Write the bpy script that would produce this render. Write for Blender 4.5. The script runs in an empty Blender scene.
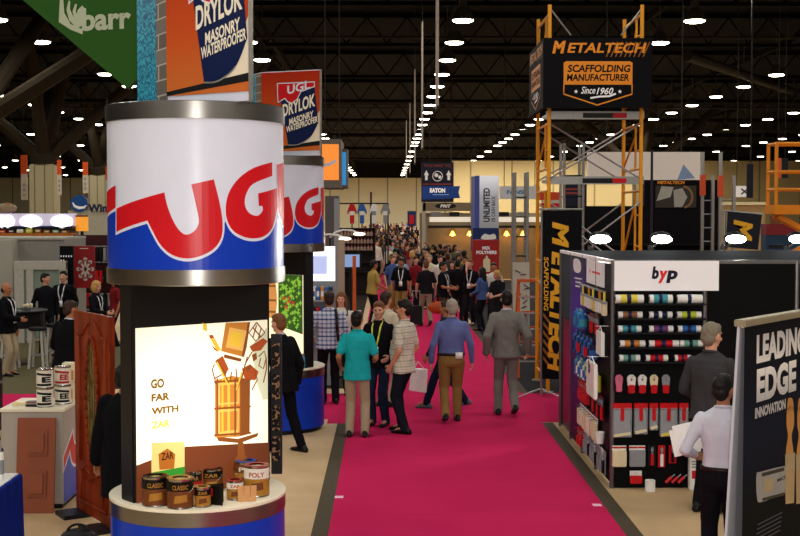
import bpy, bmesh, math, random
from mathutils import Vector, Matrix, noise
random.seed(7)
R = math.radians
SC = bpy.context.scene
COL = SC.collection

# ------------------------------------------------------------------ camera, world, exposure
H = 2.974
F = 1240.0
cam_d = bpy.data.cameras.new('camera'); cam = bpy.data.objects.new('camera', cam_d); COL.objects.link(cam)
cam.location = (0, 0, H)
cam.rotation_euler = (R(90 - 2.43), 0, R(-0.6))
cam_d.lens = F / 800 * 36; cam_d.sensor_width = 36; cam_d.clip_end = 600; cam_d.clip_start = .05
SC.camera = cam
CAMR = cam.rotation_euler.to_matrix()
w = bpy.data.worlds.new('world'); SC.world = w; w.use_nodes = True
w.node_tree.nodes['Background'].inputs[0].default_value = (.02, .02, .025, 1)
w.node_tree.nodes['Background'].inputs[1].default_value = 1
SC.view_settings.view_transform = 'Standard'; SC.view_settings.look = 'None'
SC.view_settings.gamma = 1; SC.view_settings.use_curve_mapping = False
SC.view_settings.exposure = 0.0

LAMP_Z = 10.6
LAMP_X = [2.87 + 8.78 * k for k in range(-7, 7)]
LAMP_Y = [47.2 + 6.0 * k for k in range(-12, 32)]

def lamp_light(kind, loc, energy, size=.5, color=(1, .95, .87), target=None, spread=None, spot=None, blend=.5):
    l = bpy.data.lights.new('lamp_light', kind); l.energy = energy; l.color = color
    if kind == 'AREA':
        l.shape = 'DISK'; l.size = size
        if spread: l.spread = spread
    else:
        l.shadow_soft_size = size
        if kind == 'SPOT': l.spot_size = spot; l.spot_blend = blend
    o = bpy.data.objects.new('lamp_light', l); COL.objects.link(o); o.location = loc
    if target is not None:
        o.rotation_euler = (Vector(target) - Vector(loc)).to_track_quat('-Z', 'Y').to_euler()
    return o

# the hall's own high-bay lamps light everything
for x in LAMP_X:
    if not (-24 < x < 30): continue
    for i, y in enumerate(LAMP_Y):
        if y > 62 and (i % 2): continue
        if y > 130 and (i % 4): continue
        lamp_light('AREA', (x, y, LAMP_Z - .36), (230 if y < 4 else 150) if y < 62 else (300 if y < 130 else 1200), .6)  # rows behind the camera are extra bright, added as front fill

# the photographer's flash, just above the lens
lamp_light('AREA', (.05, -.1, H + .22), 110, .16, (1, .97, .93), target=(.0, 14, 1.6), spread=R(110))

# ------------------------------------------------------------------ pixel helpers (photo pixel -> world point at depth Y)
def ray(px, py):
    return CAMR @ Vector(((px - 400) / F, -(py - 268) / F, -1))
def at(px, py, D):
    d = ray(px, py); return Vector((0, 0, H)) + d * (D / d.y)
def ground(px, py, z=0.0):
    d = ray(px, py); return Vector((0, 0, H)) + d * ((z - H) / d.z)
def xz(px, py, D):
    p = at(px, py, D); return (p.x, p.z)

# ------------------------------------------------------------------ materials
def lin(c): return c / 12.92 if c <= .04045 else ((c + .055) / 1.055) ** 2.4
def S(h):
    h = h.lstrip('#'); return tuple(lin(int(h[i:i + 2], 16) / 255) for i in (0, 2, 4)) + (1,)
MATS = {}
def pm(name, hexc, rough=.6, metal=0, var=.15, scale=9, bump=0, bscale=60, spec=.22, coat=0, stretch=None):
    if name in MATS: return MATS[name]
    m = bpy.data.materials.new(name); MATS[name] = m; m.use_nodes = True
    nt = m.node_tree; b = nt.nodes['Principled BSDF']
    tc = nt.nodes.new('ShaderNodeTexCoord'); nz = nt.nodes.new('ShaderNodeTexNoise')
    nz.inputs['Scale'].default_value = scale; nz.inputs['Detail'].default_value = 4
    src = tc.outputs['Object']
    if stretch:
        mp = nt.nodes.new('ShaderNodeMapping'); mp.inputs['Scale'].default_value = stretch
        nt.links.new(src, mp.inputs[0]); src = mp.outputs[0]
    nt.links.new(src, nz.inputs['Vector'])
    mx = nt.nodes.new('ShaderNodeMix'); mx.data_type = 'RGBA'
    c = S(hexc)
    mx.inputs[6].default_value = tuple(v * (1 - var) for v in c[:3]) + (1,)
    mx.inputs[7].default_value = tuple(min(1, v * (1 + var)) for v in c[:3]) + (1,)
    nt.links.new(nz.outputs['Fac'], mx.inputs[0]); nt.links.new(mx.outputs[2], b.inputs['Base Color'])
    b.inputs['Roughness'].default_value = rough; b.inputs['Metallic'].default_value = metal
    b.inputs['Specular IOR Level'].default_value = spec
    if coat: b.inputs['Coat Weight'].default_value = coat
    if bump:
        n2 = nt.nodes.new('ShaderNodeTexNoise'); n2.inputs['Scale'].default_value = bscale; n2.inputs['Detail'].default_value = 3
        nt.links.new(src, n2.inputs['Vector'])
        bp = nt.nodes.new('ShaderNodeBump'); bp.inputs['Strength'].default_value = bump; bp.inputs['Distance'].default_value = .01
        nt.links.new(n2.outputs['Fac'], bp.inputs['Height']); nt.links.new(bp.outputs[0], b.inputs['Normal'])
    return m
def em(name, hexc, strength):
    if name in MATS: return MATS[name]
    m = bpy.data.materials.new(name); MATS[name] = m; m.use_nodes = True
    b = m.node_tree.nodes['Principled BSDF']; c = S(hexc)
    b.inputs['Base Color'].default_value = c; b.inputs['Emission Color'].default_value = c
    b.inputs['Emission Strength'].default_value = strength; b.inputs['Roughness'].default_value = .5
    return m
def ramp_mat(name, axis, stops, rough=.5, lo=0, hi=1, emis=0):
    """colour printed as a ramp along an object-space axis"""
    if name in MATS: return MATS[name]
    m = bpy.data.materials.new(name); MATS[name] = m; m.use_nodes = True
    nt = m.node_tree; b = nt.nodes['Principled BSDF']
    tc = nt.nodes.new('ShaderNodeTexCoord'); sp = nt.nodes.new('ShaderNodeSeparateXYZ')
    nt.links.new(tc.outputs['Object'], sp.inputs[0])
    mr = nt.nodes.new('ShaderNodeMapRange'); mr.inputs[1].default_value = lo; mr.inputs[2].default_value = hi
    nt.links.new(sp.outputs['XYZ'.index(axis)], mr.inputs[0])
    cr = nt.nodes.new('ShaderNodeValToRGB'); e = cr.color_ramp.elements
    e[0].position = stops[0][0]; e[0].color = S(stops[0][1]); e[1].position = stops[-1][0]; e[1].color = S(stops[-1][1])
    for p, c in stops[1:-1]:
        k = e.new(p); k.color = S(c)
    nt.links.new(mr.outputs[0], cr.inputs[0]); nt.links.new(cr.outputs[0], b.inputs['Base Color']); b.inputs['Specular IOR Level'].default_value = .1
    b.inputs['Roughness'].default_value = rough
    if emis:
        nt.links.new(cr.outputs[0], b.inputs['Emission Color']); b.inputs['Emission Strength'].default_value = emis
    return m
def tex_mat(name, build, rough=.7, metal=0, bump=None):
    if name in MATS: return MATS[name]
    m = bpy.data.materials.new(name); MATS[name] = m; m.use_nodes = True
    nt = m.node_tree; b = nt.nodes['Principled BSDF']
    tc = nt.nodes.new('ShaderNodeTexCoord')
    out = build(nt, tc.outputs['Object'])
    nt.links.new(out, b.inputs['Base Color']); b.inputs['Specular IOR Level'].default_value = .12; b.inputs['Roughness'].default_value = rough; b.inputs['Metallic'].default_value = metal
    return m
def N(nt, t, **k):
    n = nt.nodes.new(t)
    for a, v in k.items(): setattr(n, a, v)
    return n
def mixc(nt, fac, a, b, mode='MIX'):
    n = N(nt, 'ShaderNodeMix', data_type='RGBA', blend_type=mode)
    if isinstance(fac, (int, float)): n.inputs[0].default_value = fac
    else: nt.links.new(fac, n.inputs[0])
    for i, v in ((6, a), (7, b)):
        if isinstance(v, str): n.inputs[i].default_value = S(v)
        else: nt.links.new(v, n.inputs[i])
    return n.outputs[2]
def stripe(nt, co, axis, freq, width):
    """1 inside a stripe, along axis"""
    sp = N(nt, 'ShaderNodeSeparateXYZ'); nt.links.new(co, sp.inputs[0])
    m1 = N(nt, 'ShaderNodeMath', operation='MULTIPLY'); nt.links.new(sp.outputs['XYZ'.index(axis)], m1.inputs[0]); m1.inputs[1].default_value = freq
    m2 = N(nt, 'ShaderNodeMath', operation='FRACT'); nt.links.new(m1.outputs[0], m2.inputs[0])
    m3 = N(nt, 'ShaderNodeMath', operation='LESS_THAN'); nt.links.new(m2.outputs[0], m3.inputs[0]); m3.inputs[1].default_value = width
    return m3.outputs[0]

# ------------------------------------------------------------------ mesh builder
class MB:
    def __init__(s): s.v = []; s.f = []
    def add(s, vs, fs):
        b = len(s.v); s.v += [Vector(p) for p in vs]; s.f += [[i + b for i in f] for f in fs]; return s
    def box(s, x0, x1, y0, y1, z0, z1):
        return s.add([(x0,y0,z0),(x1,y0,z0),(x1,y1,z0),(x0,y1,z0),(x0,y0,z1),(x1,y0,z1),(x1,y1,z1),(x0,y1,z1)],
                     [(0,3,2,1),(4,5,6,7),(0,1,5,4),(1,2,6,5),(2,3,7,6),(3,0,4,7)])
    def prism(s, pts, vec):
        n = len(pts); vec = Vector(vec); pts = [Vector(p) for p in pts]
        return s.add(pts + [p + vec for p in pts], [list(range(n))[::-1], list(range(n, 2*n))] + [[i, (i+1) % n, n+(i+1) % n, n+i] for i in range(n)])
    def cone(s, p0, p1, r0, r1, n=10, cap=True):
        p0 = Vector(p0); p1 = Vector(p1); d = p1 - p0
        if d.length < 1e-6: return s
        q = d.to_track_quat('Z', 'Y'); vs = []
        for p, r in ((p0, r0), (p1, r1)):
            for i in range(n):
                a = 2*math.pi*i/n; vs.append(p + q @ Vector((r*math.cos(a), r*math.sin(a), 0)))
        fs = [[i, (i+1) % n, n+(i+1) % n, n+i] for i in range(n)]
        if cap: fs += [list(range(n))[::-1], list(range(n, 2*n))]
        return s.add(vs, fs)
    def tube(s, pts, r, n=8):
        for a, b in zip(pts[:-1], pts[1:]): s.cone(a, b, r, r, n)
        for p in pts[1:-1]: s.ell(p, (r, r, r), n, 5)
        return s
    def bar(s, p0, p1, wd, hd, up=(0, 0, 1)):
        p0 = Vector(p0); p1 = Vector(p1); d = (p1 - p0).normalized(); up = Vector(up)
        if abs(d.dot(up)) > .99: up = Vector((1, 0, 0))
        x = d.cross(up).normalized() * wd/2; y = x.normalized().cross(d).normalized() * hd/2
        return s.prism([p0-x-y, p0+x-y, p0+x+y, p0-x+y], p1 - p0)
    def ell(s, c, r, seg=12, rings=8, M=None):
        c = Vector(c); vs = []; fs = []
        for j in range(rings + 1):
            t = math.pi*j/rings
            for i in range(seg):
                a = 2*math.pi*i/seg
                p = Vector((r[0]*math.sin(t)*math.cos(a), r[1]*math.sin(t)*math.sin(a), r[2]*math.cos(t)))
                vs.append(c + (M @ p if M else p))
        for j in range(rings):
            for i in range(seg):
                fs.append([j*seg+i, (j+1)*seg+i, (j+1)*seg+(i+1) % seg, j*seg+(i+1) % seg])
        return s.add(vs, fs)
    def rcone(s, p0, p1, r0, r1, n=12):
        s.ell(p0, (r0,)*3, n, 8); s.ell(p1, (r1,)*3, n, 8); return s.cone(p0, p1, r0, r1, n)
    def rings(s, rs, n=20, T=None):
        """loft: list of (z, rx, ry, cx, cy)"""
        vs = []; fs = []
        for z, rx, ry, cx, cy in rs:
            for i in range(n):
                a = 2*math.pi*i/n; p = Vector((cx + rx*math.cos(a), cy + ry*math.sin(a), z))
                vs.append(T(p) if T else p)
        m = len(rs)
        for j in range(m-1):
            for i in range(n): fs.append([j*n+i, j*n+(i+1) % n, (j+1)*n+(i+1) % n, (j+1)*n+i])
        fs += [list(range(n))[::-1], list(range((m-1)*n, m*n))]
        return s.add(vs, fs)
    def lathe(s, prof, c=(0, 0, 0), n=24, a0=0, a1=2*math.pi):
        c = Vector(c); full = abs(a1 - a0 - 2*math.pi) < 1e-4; k = n if full else n + 1
        vs = []; fs = []
        for r, z in prof:
            for i in range(k):
                a = a0 + (a1-a0)*i/n; vs.append(c + Vector((r*math.cos(a), r*math.sin(a), z)))
        for j in range(len(prof)-1):
            for i in range(n):
                i2 = (i+1) % k if full else i+1
                fs.append([j*k+i, j*k+i2, (j+1)*k+i2, (j+1)*k+i])
        return s.add(vs, fs)
    def mesh(s, name):
        me = bpy.data.meshes.new(name); me.from_pydata([tuple(p) for p in s.v], [], s.f); me.validate()
        return me
    def build(s, name, mat, parent=None, smooth=False, bevel=0):
        me = s.mesh(name)
        if not smooth or bevel: pass
        bm = bmesh.new(); bm.from_mesh(me); bmesh.ops.remove_doubles(bm, verts=bm.verts, dist=1e-5)
        bmesh.ops.recalc_face_normals(bm, faces=bm.faces)
        if bevel: bmesh.ops.bevel(bm, geom=[e for e in bm.edges if len(e.link_faces) == 2 and e.calc_face_angle(0) > .6], offset=bevel, segments=2, affect='EDGES', clamp_overlap=True)
        bm.to_mesh(me); bm.free()
        return link(name, me, mat, parent, smooth)
def link(name, me, mat, parent=None, smooth=False):
    o = bpy.data.objects.new(name, me); COL.objects.link(o)
    if mat and not me.materials: me.materials.append(mat)
    if smooth:
        me.polygons.foreach_set('use_smooth', [True]*len(me.polygons))
        if smooth == 'auto': me.set_sharp_from_angle(angle=R(35))
    if parent is not None: adopt(o, parent)
    return o
def mw(o):
    m = Matrix.LocRotScale(o.location, o.rotation_euler, o.scale)
    return mw(o.parent) @ o.matrix_parent_inverse @ m if o.parent else m
def adopt(o, parent):
    o.parent = parent; o.matrix_parent_inverse = mw(parent).inverted()
def tag(o, label=None, cat=None, group=None, kind=None):
    if label: o['label'] = label
    if cat: o['category'] = cat
    if group: o['group'] = group
    if kind: o['kind'] = kind
    return o
def thing(name, label, cat, loc=(0, 0, 0), rz=0, group=None):
    o = bpy.data.objects.new(name, None); COL.objects.link(o); o.location = loc; o.rotation_euler = (0, 0, rz)
    o.empty_display_size = .1
    return tag(o, label, cat, group)
def struct(o): o['kind'] = 'structure'; return o
KIDS = {}
def dup(root, loc=None, rz=None, label=None, group=None):
    def cp(o, par):
        c = o.copy(); COL.objects.link(c)
        if par is not None: c.parent = par; c.matrix_parent_inverse = o.matrix_parent_inverse.copy()
        for ch in [q for q in o.children]: cp(ch, c)
        return c
    c = cp(root, None)
    if loc is not None: c.location = loc
    if rz is not None: c.rotation_euler = (0, 0, rz)
    if label: c['label'] = label
    if group: c['group'] = group
    return c

# ------------------------------------------------------------------ faces, decals and lettering
class Frame:
    def __init__(s, O, U, V):
        s.O = Vector(O); s.U = Vector(U).normalized(); s.V = Vector(V).normalized(); s.N = s.U.cross(s.V).normalized()
    def P(s, u, v, w=0): return s.O + s.U*u + s.V*v + s.N*w
    def plate(s, mb, u0, v0, u1, v1, w0, w1):
        return mb.prism([s.P(u0, v0, w0), s.P(u1, v0, w0), s.P(u1, v1, w0), s.P(u0, v1, w0)], s.N*(w1-w0))
    def poly(s, mb, pts, w0, w1):
        return mb.prism([s.P(u, v, w0) for u, v in pts], s.N*(w1-w0))
class Cyl:
    """wraps (angle, z) prints round an upright cylinder; angle 0 faces -Y, grows to +X"""
    def __init__(s, cx, cy, r): s.c = (cx, cy); s.r = r
    def P(s, u, v, w=0):
        r = s.r + w; return Vector((s.c[0] + r*math.sin(u), s.c[1] - r*math.cos(u), v))
    def hit(s, px, py):
        d = ray(px, py); ox, oy = -s.c[0], -s.c[1]
        a = d.x*d.x + d.y*d.y; b = 2*(ox*d.x + oy*d.y); c = ox*ox + oy*oy - s.r*s.r
        disc = b*b - 4*a*c
        t = (-b - math.sqrt(max(disc, 0)))/(2*a)
        p = Vector((0, 0, H)) + d*t
        return (math.atan2(p.x - s.c[0], -(p.y - s.c[1])), p.z)
def flat_bm(polys):
    bm = bmesh.new()
    for pts in polys:
        vs = [bm.verts.new((p[0], p[1], 0)) for p in pts]
        try: bm.faces.new(vs)
        except ValueError: pass
    bm.normal_update()
    bmesh.ops.triangulate(bm, faces=bm.faces)
    return bm
def cut_u(bm, step):
    us = [v.co.x for v in bm.verts]; u = math.floor(min(us)/step)*step + step
    while u < max(us):
        bmesh.ops.bisect_plane(bm, geom=bm.verts[:] + bm.edges[:] + bm.faces[:], plane_co=(u, 0, 0), plane_no=(1, 0, 0)); u += step
def decal(name, fr, bm, mat, parent, w):
    if isinstance(fr, Cyl): cut_u(bm, R(4))
    for v in bm.verts: v.co = fr.P(v.co.x, v.co.y, w)
    bm.normal_update()
    me = bpy.data.meshes.new(name); bm.to_mesh(me); bm.free()
    return link(name, me, mat, parent)
def dpoly(name, fr, polys, mat, parent, w=.002):
    if not isinstance(polys[0][0], (tuple, list)): polys = [polys]
    return decal(name, fr, flat_bm(polys), mat, parent, w)
_TX = {}
def text_bm(body, bold=0, shear=0, fat=0):
    key = (body, bold, shear)
    if key not in _TX:
        c = bpy.data.curves.new('t', 'FONT'); c.body = body; c.size = 1; c.offset = bold; c.shear = shear; c.fill_mode = 'FRONT'; c.resolution_u = 3
        c.align_x = 'CENTER'; c.space_line = .85
        o = bpy.data.objects.new('t', c); COL.objects.link(o)
        dg = bpy.context.evaluated_depsgraph_get(); me = bpy.data.meshes.new_from_object(o.evaluated_get(dg))
        vs = [tuple(v.co) for v in me.vertices]; fs = [tuple(p.vertices) for p in me.polygons]
        bpy.data.objects.remove(o); bpy.data.curves.remove(c); bpy.data.meshes.remove(me)
        xs = [v[0] for v in vs]; ys = [v[1] for v in vs]
        x0, x1, y0, y1 = min(xs), max(xs), min(ys), max(ys)
        _TX[key] = ([((v[0]-x0)/(x1-x0), (v[1]-y0)/(y1-y0)) for v in vs], fs)
    vs, fs = _TX[key]
    bm = bmesh.new(); q = [bm.verts.new((v[0], v[1], 0)) for v in vs]
    for f in fs:
        try: bm.faces.new([q[i] for i in f])
        except ValueError: pass
    bmesh.ops.triangulate(bm, faces=bm.faces)
    return bm
def dtext(name, fr, body, rect, mat, parent, w=.003, bold=.02, shear=0, slope=0):
    u0, v0, u1, v1 = rect; bm = text_bm(body, bold, shear)
    for v in bm.verts:
        u = u0 + v.co.x*(u1-u0); v.co = Vector((u, v0 + v.co.y*(v1-v0) + slope*(u-u0), 0))
    return decal(name, fr, bm, mat, parent, w)
def smooth_pts(pts, sub=5):
    """pts: (x,y) or (x,y,1) for a hard corner; Catmull-Rom through the soft ones"""
    n = len(pts); out = []
    for i in range(n):
        p1 = pts[i]; p2 = pts[(i+1) % n]
        p0 = pts[i-1] if len(p1) == 2 else p1; p3 = pts[(i+2) % n] if len(p2) == 2 else p2
        if len(p1) == 3 and len(p2) == 3: out.append((p1[0], p1[1])); continue
        for k in range(sub):
            t = k/sub
            f = lambda a, b, c, d: .5*((2*b) + (-a+c)*t + (2*a-5*b+4*c-d)*t*t + (-a+3*b-3*c+d)*t**3)
            out.append((f(p0[0], p1[0], p2[0], p3[0]), f(p0[1], p1[1], p2[1], p3[1])))
    return out
def grow(pts, d):
    n = len(pts); A = sum(pts[i][0]*pts[(i+1) % n][1] - pts[(i+1) % n][0]*pts[i][1] for i in range(n)); sg = 1 if A > 0 else -1
    out = []
    for i in range(n):
        a, b, c = pts[i-1], pts[i], pts[(i+1) % n]
        e1 = Vector((b[0]-a[0], b[1]-a[1])); e2 = Vector((c[0]-b[0], c[1]-b[1]))
        if e1.length < 1e-6 or e2.length < 1e-6: continue
        e1.normalize(); e2.normalize(); nn = Vector((e1.y+e2.y, -e1.x-e2.x))*sg
        L = nn.length
        if L < .2: nn = Vector((e1.y, -e1.x))*sg; L = 1; k = 1
        else: nn = nn/L; k = min(1.6, 2/L)
        out.append((b[0]+nn.x*d*k, b[1]+nn.y*d*k))
    return out
def disc_pts(c, r, n=24, ry=None): return [(c[0]+r*math.cos(2*math.pi*i/n), c[1]+(ry or r)*math.sin(2*math.pi*i/n)) for i in range(n)]
def star_pts(c, r, n=5): return [(c[0]+(r if i % 2 == 0 else r*.42)*math.sin(math.pi*i/n), c[1]+(r if i % 2 == 0 else r*.42)*math.cos(math.pi*i/n)) for i in range(2*n)]
def ribbon(path, wd):
    """polygon strip along a 2-D path"""
    L = []; Q = []
    for i, p in enumerate(path):
        a = path[max(0, i-1)]; b = path[min(len(path)-1, i+1)]
        d = Vector((b[0]-a[0], b[1]-a[1])).normalized(); ww = wd(i/(len(path)-1)) if callable(wd) else wd
        L.append((p[0]-d.y*ww/2, p[1]+d.x*ww/2)); Q.append((p[0]+d.y*ww/2, p[1]-d.x*ww/2))
    return [[L[i], L[i+1], Q[i+1], Q[i]] for i in range(len(path)-1)]
# ------------------------------------------------------------------ people
def remesh(mb, name, vox, sm=3, fold=0, seed=0, fscale=9, ymask=None):
    me = mb.mesh(name); o = bpy.data.objects.new(name, me); COL.objects.link(o)
    m = o.modifiers.new('r', 'REMESH'); m.mode = 'VOXEL'; m.voxel_size = vox
    if sm:
        k = o.modifiers.new('s', 'SMOOTH'); k.factor = .5; k.iterations = sm
    dg = bpy.context.evaluated_depsgraph_get()
    me2 = bpy.data.meshes.new_from_object(o.evaluated_get(dg)); me2.name = name
    bpy.data.objects.remove(o); bpy.data.meshes.remove(me)
    if fold:
        so = Vector((seed*3.1, seed*1.7, seed*.9))
        n_ = len(me2.vertices); cs = [0.0]*(3*n_); ns = [0.0]*(3*n_)
        me2.vertices.foreach_get('co', cs); me2.vertices.foreach_get('normal', ns)
        for i in range(0, 3*n_, 3):
            q = Vector((cs[i]*1.3, cs[i+1]*1.3, cs[i+2]*.75 + cs[i]*.5))*fscale + so
            d = noise.noise(q)*fold + noise.noise(q*2.3)*fold*.45
            cs[i] += ns[i]*d; cs[i+1] += ns[i+1]*d; cs[i+2] += ns[i+2]*d
        me2.vertices.foreach_set('co', cs)
    return me2
def ik(a, t, l1, l2, pole):
    d = t - a; L = min(d.length, (l1+l2)*.999); n = d.normalized()
    ca = (l1*l1 + L*L - l2*l2)/(2*l1*L); ca = max(-1, min(1, ca)); sa = math.sqrt(1-ca*ca)
    pp = Vector(pole) - n*Vector(pole).dot(n); pp.normalize()
    return a + n*l1*ca + pp*l1*sa, a + n*L

SKIN = pm('skin_light', '#C98F6E', .55, var=.08); SKIN2 = pm('skin_tan', '#A86F4E', .55, var=.08); SKIN3 = pm('skin_pink', '#D39A80', .55, var=.08); SKIN4 = pm('skin_brown', '#75492F', .55, var=.08)
HB = pm('hair_black', '#14100E', .5, var=.3, scale=60); HBR = pm('hair_brown', '#33221A', .55, var=.3, scale=60)
HG = pm('hair_grey', '#9C9182', .6, var=.25, scale=60); HBL = pm('hair_blond', '#B98F4E', .55, var=.3, scale=60); HSP = pm('hair_greying', '#7C7161', .6, var=.35, scale=70)
HLB = pm('hair_light_brown', '#6E4526', .55, var=.3, scale=60)
EYE = pm('eye_dark', '#1B1512', .2); LIP = pm('lip', '#9C5348', .5)
SHOE = pm('shoe_black', '#0D0C0C', .35); BELT = pm('belt_leather', '#1C120D', .4)
CARD = pm('badge_card', '#E9E6DE', .5, var=.05); LAN = pm('lanyard', '#D8E04A', .6)
LANW = pm('lanyard_white', '#D9DADD', .6)
def cloth(name, hexc, rough=.85, var=.14): return pm('cloth_'+name, hexc, rough, var=var, scale=14, bump=.25, bscale=240, spec=.06)
def plaid(name, base, c1, c2, f=14, wd=.4):
    def b(nt, co):
        a = mixc(nt, stripe(nt, co, 'X', f, wd), base, c1); q = mixc(nt, stripe(nt, co, 'Z', f, wd), base, c1)
        c = mixc(nt, .5, a, q); return mixc(nt, stripe(nt, co, 'Z', f*.5, .12), c, c2)
    return tex_mat('cloth_'+name, b, .85)

SEED = [0]
def person(label, x, y, rz=0, h=1.75, vox=.011, group=None, build=1.0, belly=0.0, lean=0, yaw=0, nod=0,
           rh=None, lh=None, rf=(.10, 0, 0), lf=(-.10, 0, 0), rpole=(.5, -1, 0), lpole=(-.5, -1, 0), kpole=(0, 1, 0),
           top=None, sleeve='long', hem=.84, loose=0.0, pants=None, skirt=None, hair='short', hmat=None, skin=None, belt=False,
           lanyard=None, shoes=None, collar=None, extras=None, z0=0, fdir=None, fat_leg=1.0):
    SEED[0] += 1; sd = SEED[0]; skin = skin or SKIN; hmat = hmat or HBR; s = h/1.75
    Rl = Matrix.Rotation(-R(lean), 3, 'X'); hip = Vector((0, 0, .93))
    T = lambda p: hip + Rl @ (Vector(p) - hip)
    n0 = Vector((0, 0, 1.50)); Rh = Matrix.Rotation(R(yaw), 3, 'Z') @ Matrix.Rotation(-R(nod), 3, 'X')
    TH = lambda p: T(n0 + Rh @ (Vector(p) - n0)); RH = Rl @ Rh
    low = vox > .018; sg = 8 if low else 14
    body = MB()
    # torso under the clothes, neck, head with face
    b = build
    body.rings([(.86, .13*b, .09, 0, 0), (.95, .135*b, .095, 0, 0), (1.08, .125*b, .085+belly*.5, 0, belly*.4), (1.25, .14*b, .09, 0, 0), (1.36, .15*b, .085, 0, 0), (1.44, .09, .06, 0, 0)], 16, T)
    body.cone(T((0, -.015, 1.40)), TH((0, .0, 1.58)), .058, .052, 12)
    hd = MB()
    hd.ell(TH((0, -.005, 1.645)), (.076, .096, .104), 18, 12, RH)
    hd.ell(TH((0, .028, 1.592)), (.058, .062, .070), 14, 10, RH)
    hd.ell(TH((0, .074, 1.548)), (.026, .022, .022), 10, 6, RH)
    hd.ell(TH((0, .098, 1.612)), (.013, .020, .017), 8, 6, RH); hd.cone(TH((0, .086, 1.655)), TH((0, .104, 1.61)), .009, .014, 8)
    for e in (-1, 1):
        hd.ell(TH((e*.079, -.004, 1.628)), (.010, .020, .032), 8, 6, RH)
        hd.ell(TH((e*.03, .083, 1.665)), (.028, .012, .010), 8, 6, RH)
        hd.ell(TH((e*.038, .070, 1.606)), (.026, .020, .022), 8, 6, RH)
    body.v, body.f = body.v, body.f
    body.add(hd.v, hd.f)
    clo = MB(); tr = MB()
    sh = {}; el = {}; wr = {}
    kx = .195*(.5+.5*b)
    for e, tgt, pole in ((1, rh, rpole), (-1, lh, lpole)):
        a = T((e*(kx-.022), -.005, 1.388)); t = Vector(tgt) if tgt else T((e*(kx+.06), .035, .86))
        k, wv = ik(a, t, .295, .262, pole); sh[e], el[e], wr[e] = a, k, wv
        body.rcone(a, k, .046, .038, sg); body.rcone(k, wv, .038, .026, sg)
        # hand: palm, four fingers, thumb
        d = (wv - k).normalized()
        pn = Vector((-e, 0, 0)); pn = (pn - d*pn.dot(d)); pn = pn.normalized() if pn.length > .1 else Vector((0, 1, 0))
        sd_ = d.cross(pn)*(-e if False else 1)
        if sd_.dot(Rl @ Vector((0, 1, .2))) < 0: sd_ = -sd_
        Mh = Matrix((sd_, pn, d)).transposed()
        body.ell(wv + d*.045, (.040, .016, .055), 10, 8, Mh)
        if low: body.rcone(wv + d*.07, wv + d*.15 + pn*.03, .026, .02, 6)
        else:
            for q, ln in ((.030, .066), (.010, .076), (-.010, .072), (-.029, .056)):
                p0 = wv + d*.075 + sd_*q; p1 = p0 + d*ln*.5 + pn*.012; p2 = p1 + d*ln*.38 + pn*.028
                body.rcone(p0, p1, .0095, .009, 8); body.rcone(p1, p2, .009, .0075, 8)
            p0 = wv + d*.02 + sd_*.032; p1 = p0 + d*.035 + sd_*.028 + pn*.012; p2 = p1 + d*.032 + sd_*.006 + pn*.012
            body.rcone(p0, p1, .013, .011, 8); body.rcone(p1, p2, .011, .009, 8)
        # sleeves
        L = loose
        if sleeve == 'short':
            m = a.lerp(k, .72); clo.rcone(a, m, .056+L, .061+L, sg); 
        else:
            clo.rcone(a, k, .056+L, .050+L, sg); clo.rcone(k, k.lerp(wv, .95), .050+L, .039+L, sg)
    # shirt / jacket / dress trunk
    L = loose; hz = hem
    rs = [(hz, (.172+L)*b, .128+L, 0, 0)] if belt else [(hz, (.188+L)*b, .136+L, 0, 0), (hz+.03, (.186+L)*b, .136+L, 0, 0)]
    for z, rx, ry in ((.90, .172 if belt else .183, .130), (.98, .166 if belt else .174, .128), (1.08, .158, .120), (1.18, .166, .126), (1.27, .178, .130), (1.35, .188, .122), (1.40, .182, .104), (1.435, .150, .088), (1.465, .100, .076), (1.492, .068, .066)):
        if z <= hz + .04: continue
        bb = belly*max(0, 1 - abs(z-1.06)/.2)
        rs.append((z, (rx+L)*b if z < 1.4 else rx, ry+L*.7+bb*.6, 0, bb*.55))
    clo.rings(rs, 22, T)
    clo.ell(T((0, -.045, 1.385)), (.155*b, .065, .07), 14, 8, Rl)
    # legs
    for e, f in ((1, rf), (-1, lf)):
        a = Vector((e*.085*b, 0, .90)); ft = Vector(f) + Vector((0, 0, .085)); 
        k, an = ik(a, ft, .43, .415, kpole)
        body.rcone(a, k, .07, .052, sg); body.rcone(k, an, .05, .036, sg)
        dirn = Vector((0, 1, 0)) if fdir is None else Vector(fdir[0 if e > 0 else 1]).normalized()
        body.rcone(an, an + dirn*.12 - Vector((0, 0, .045)), .036, .028, sg)
        g = fat_leg
        if pants is not None:
            tr.rcone(a + Vector((0, 0, -.02)), k, (.096 if belt else .088)*g*(.6+.4*b), .072*g, sg); tr.rcone(k, an + (an-k)*.04, .072*g, .060*g, sg)
        # shoe
        sm = MB(); up = Vector((0, 0, 1)); q = an - Vector((0, 0, .085)); pit = f[2]
        dd = dirn.copy()
        if pit > .03: dd = (dirn - Vector((0, 0, min(.8, pit*5)))).normalized()
        upv = dd.cross(Vector((1, 0, 0)) if abs(dd.x) < .9 else Vector((0, 1, 0))); upv = upv if upv.z > 0 else -upv; upv.normalize()
        Ms = Matrix((dd.cross(upv), dd, upv)).transposed()
        base = an - upv*.085
        sx = dd.cross(upv)
        for t_, ww, hh in ():
            pass
        prof = [(-.10, .012, .012, .030), (-.092, .032, .001, .062), (-.06, .040, 0, .100), (-.01, .042, 0, .112), (.04, .044, 0, .085), (.09, .048, 0, .066), (.14, .047, 0, .056), (.18, .034, .002, .044), (.198, .012, .008, .028)]
        vs = []; nn = 10
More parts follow.
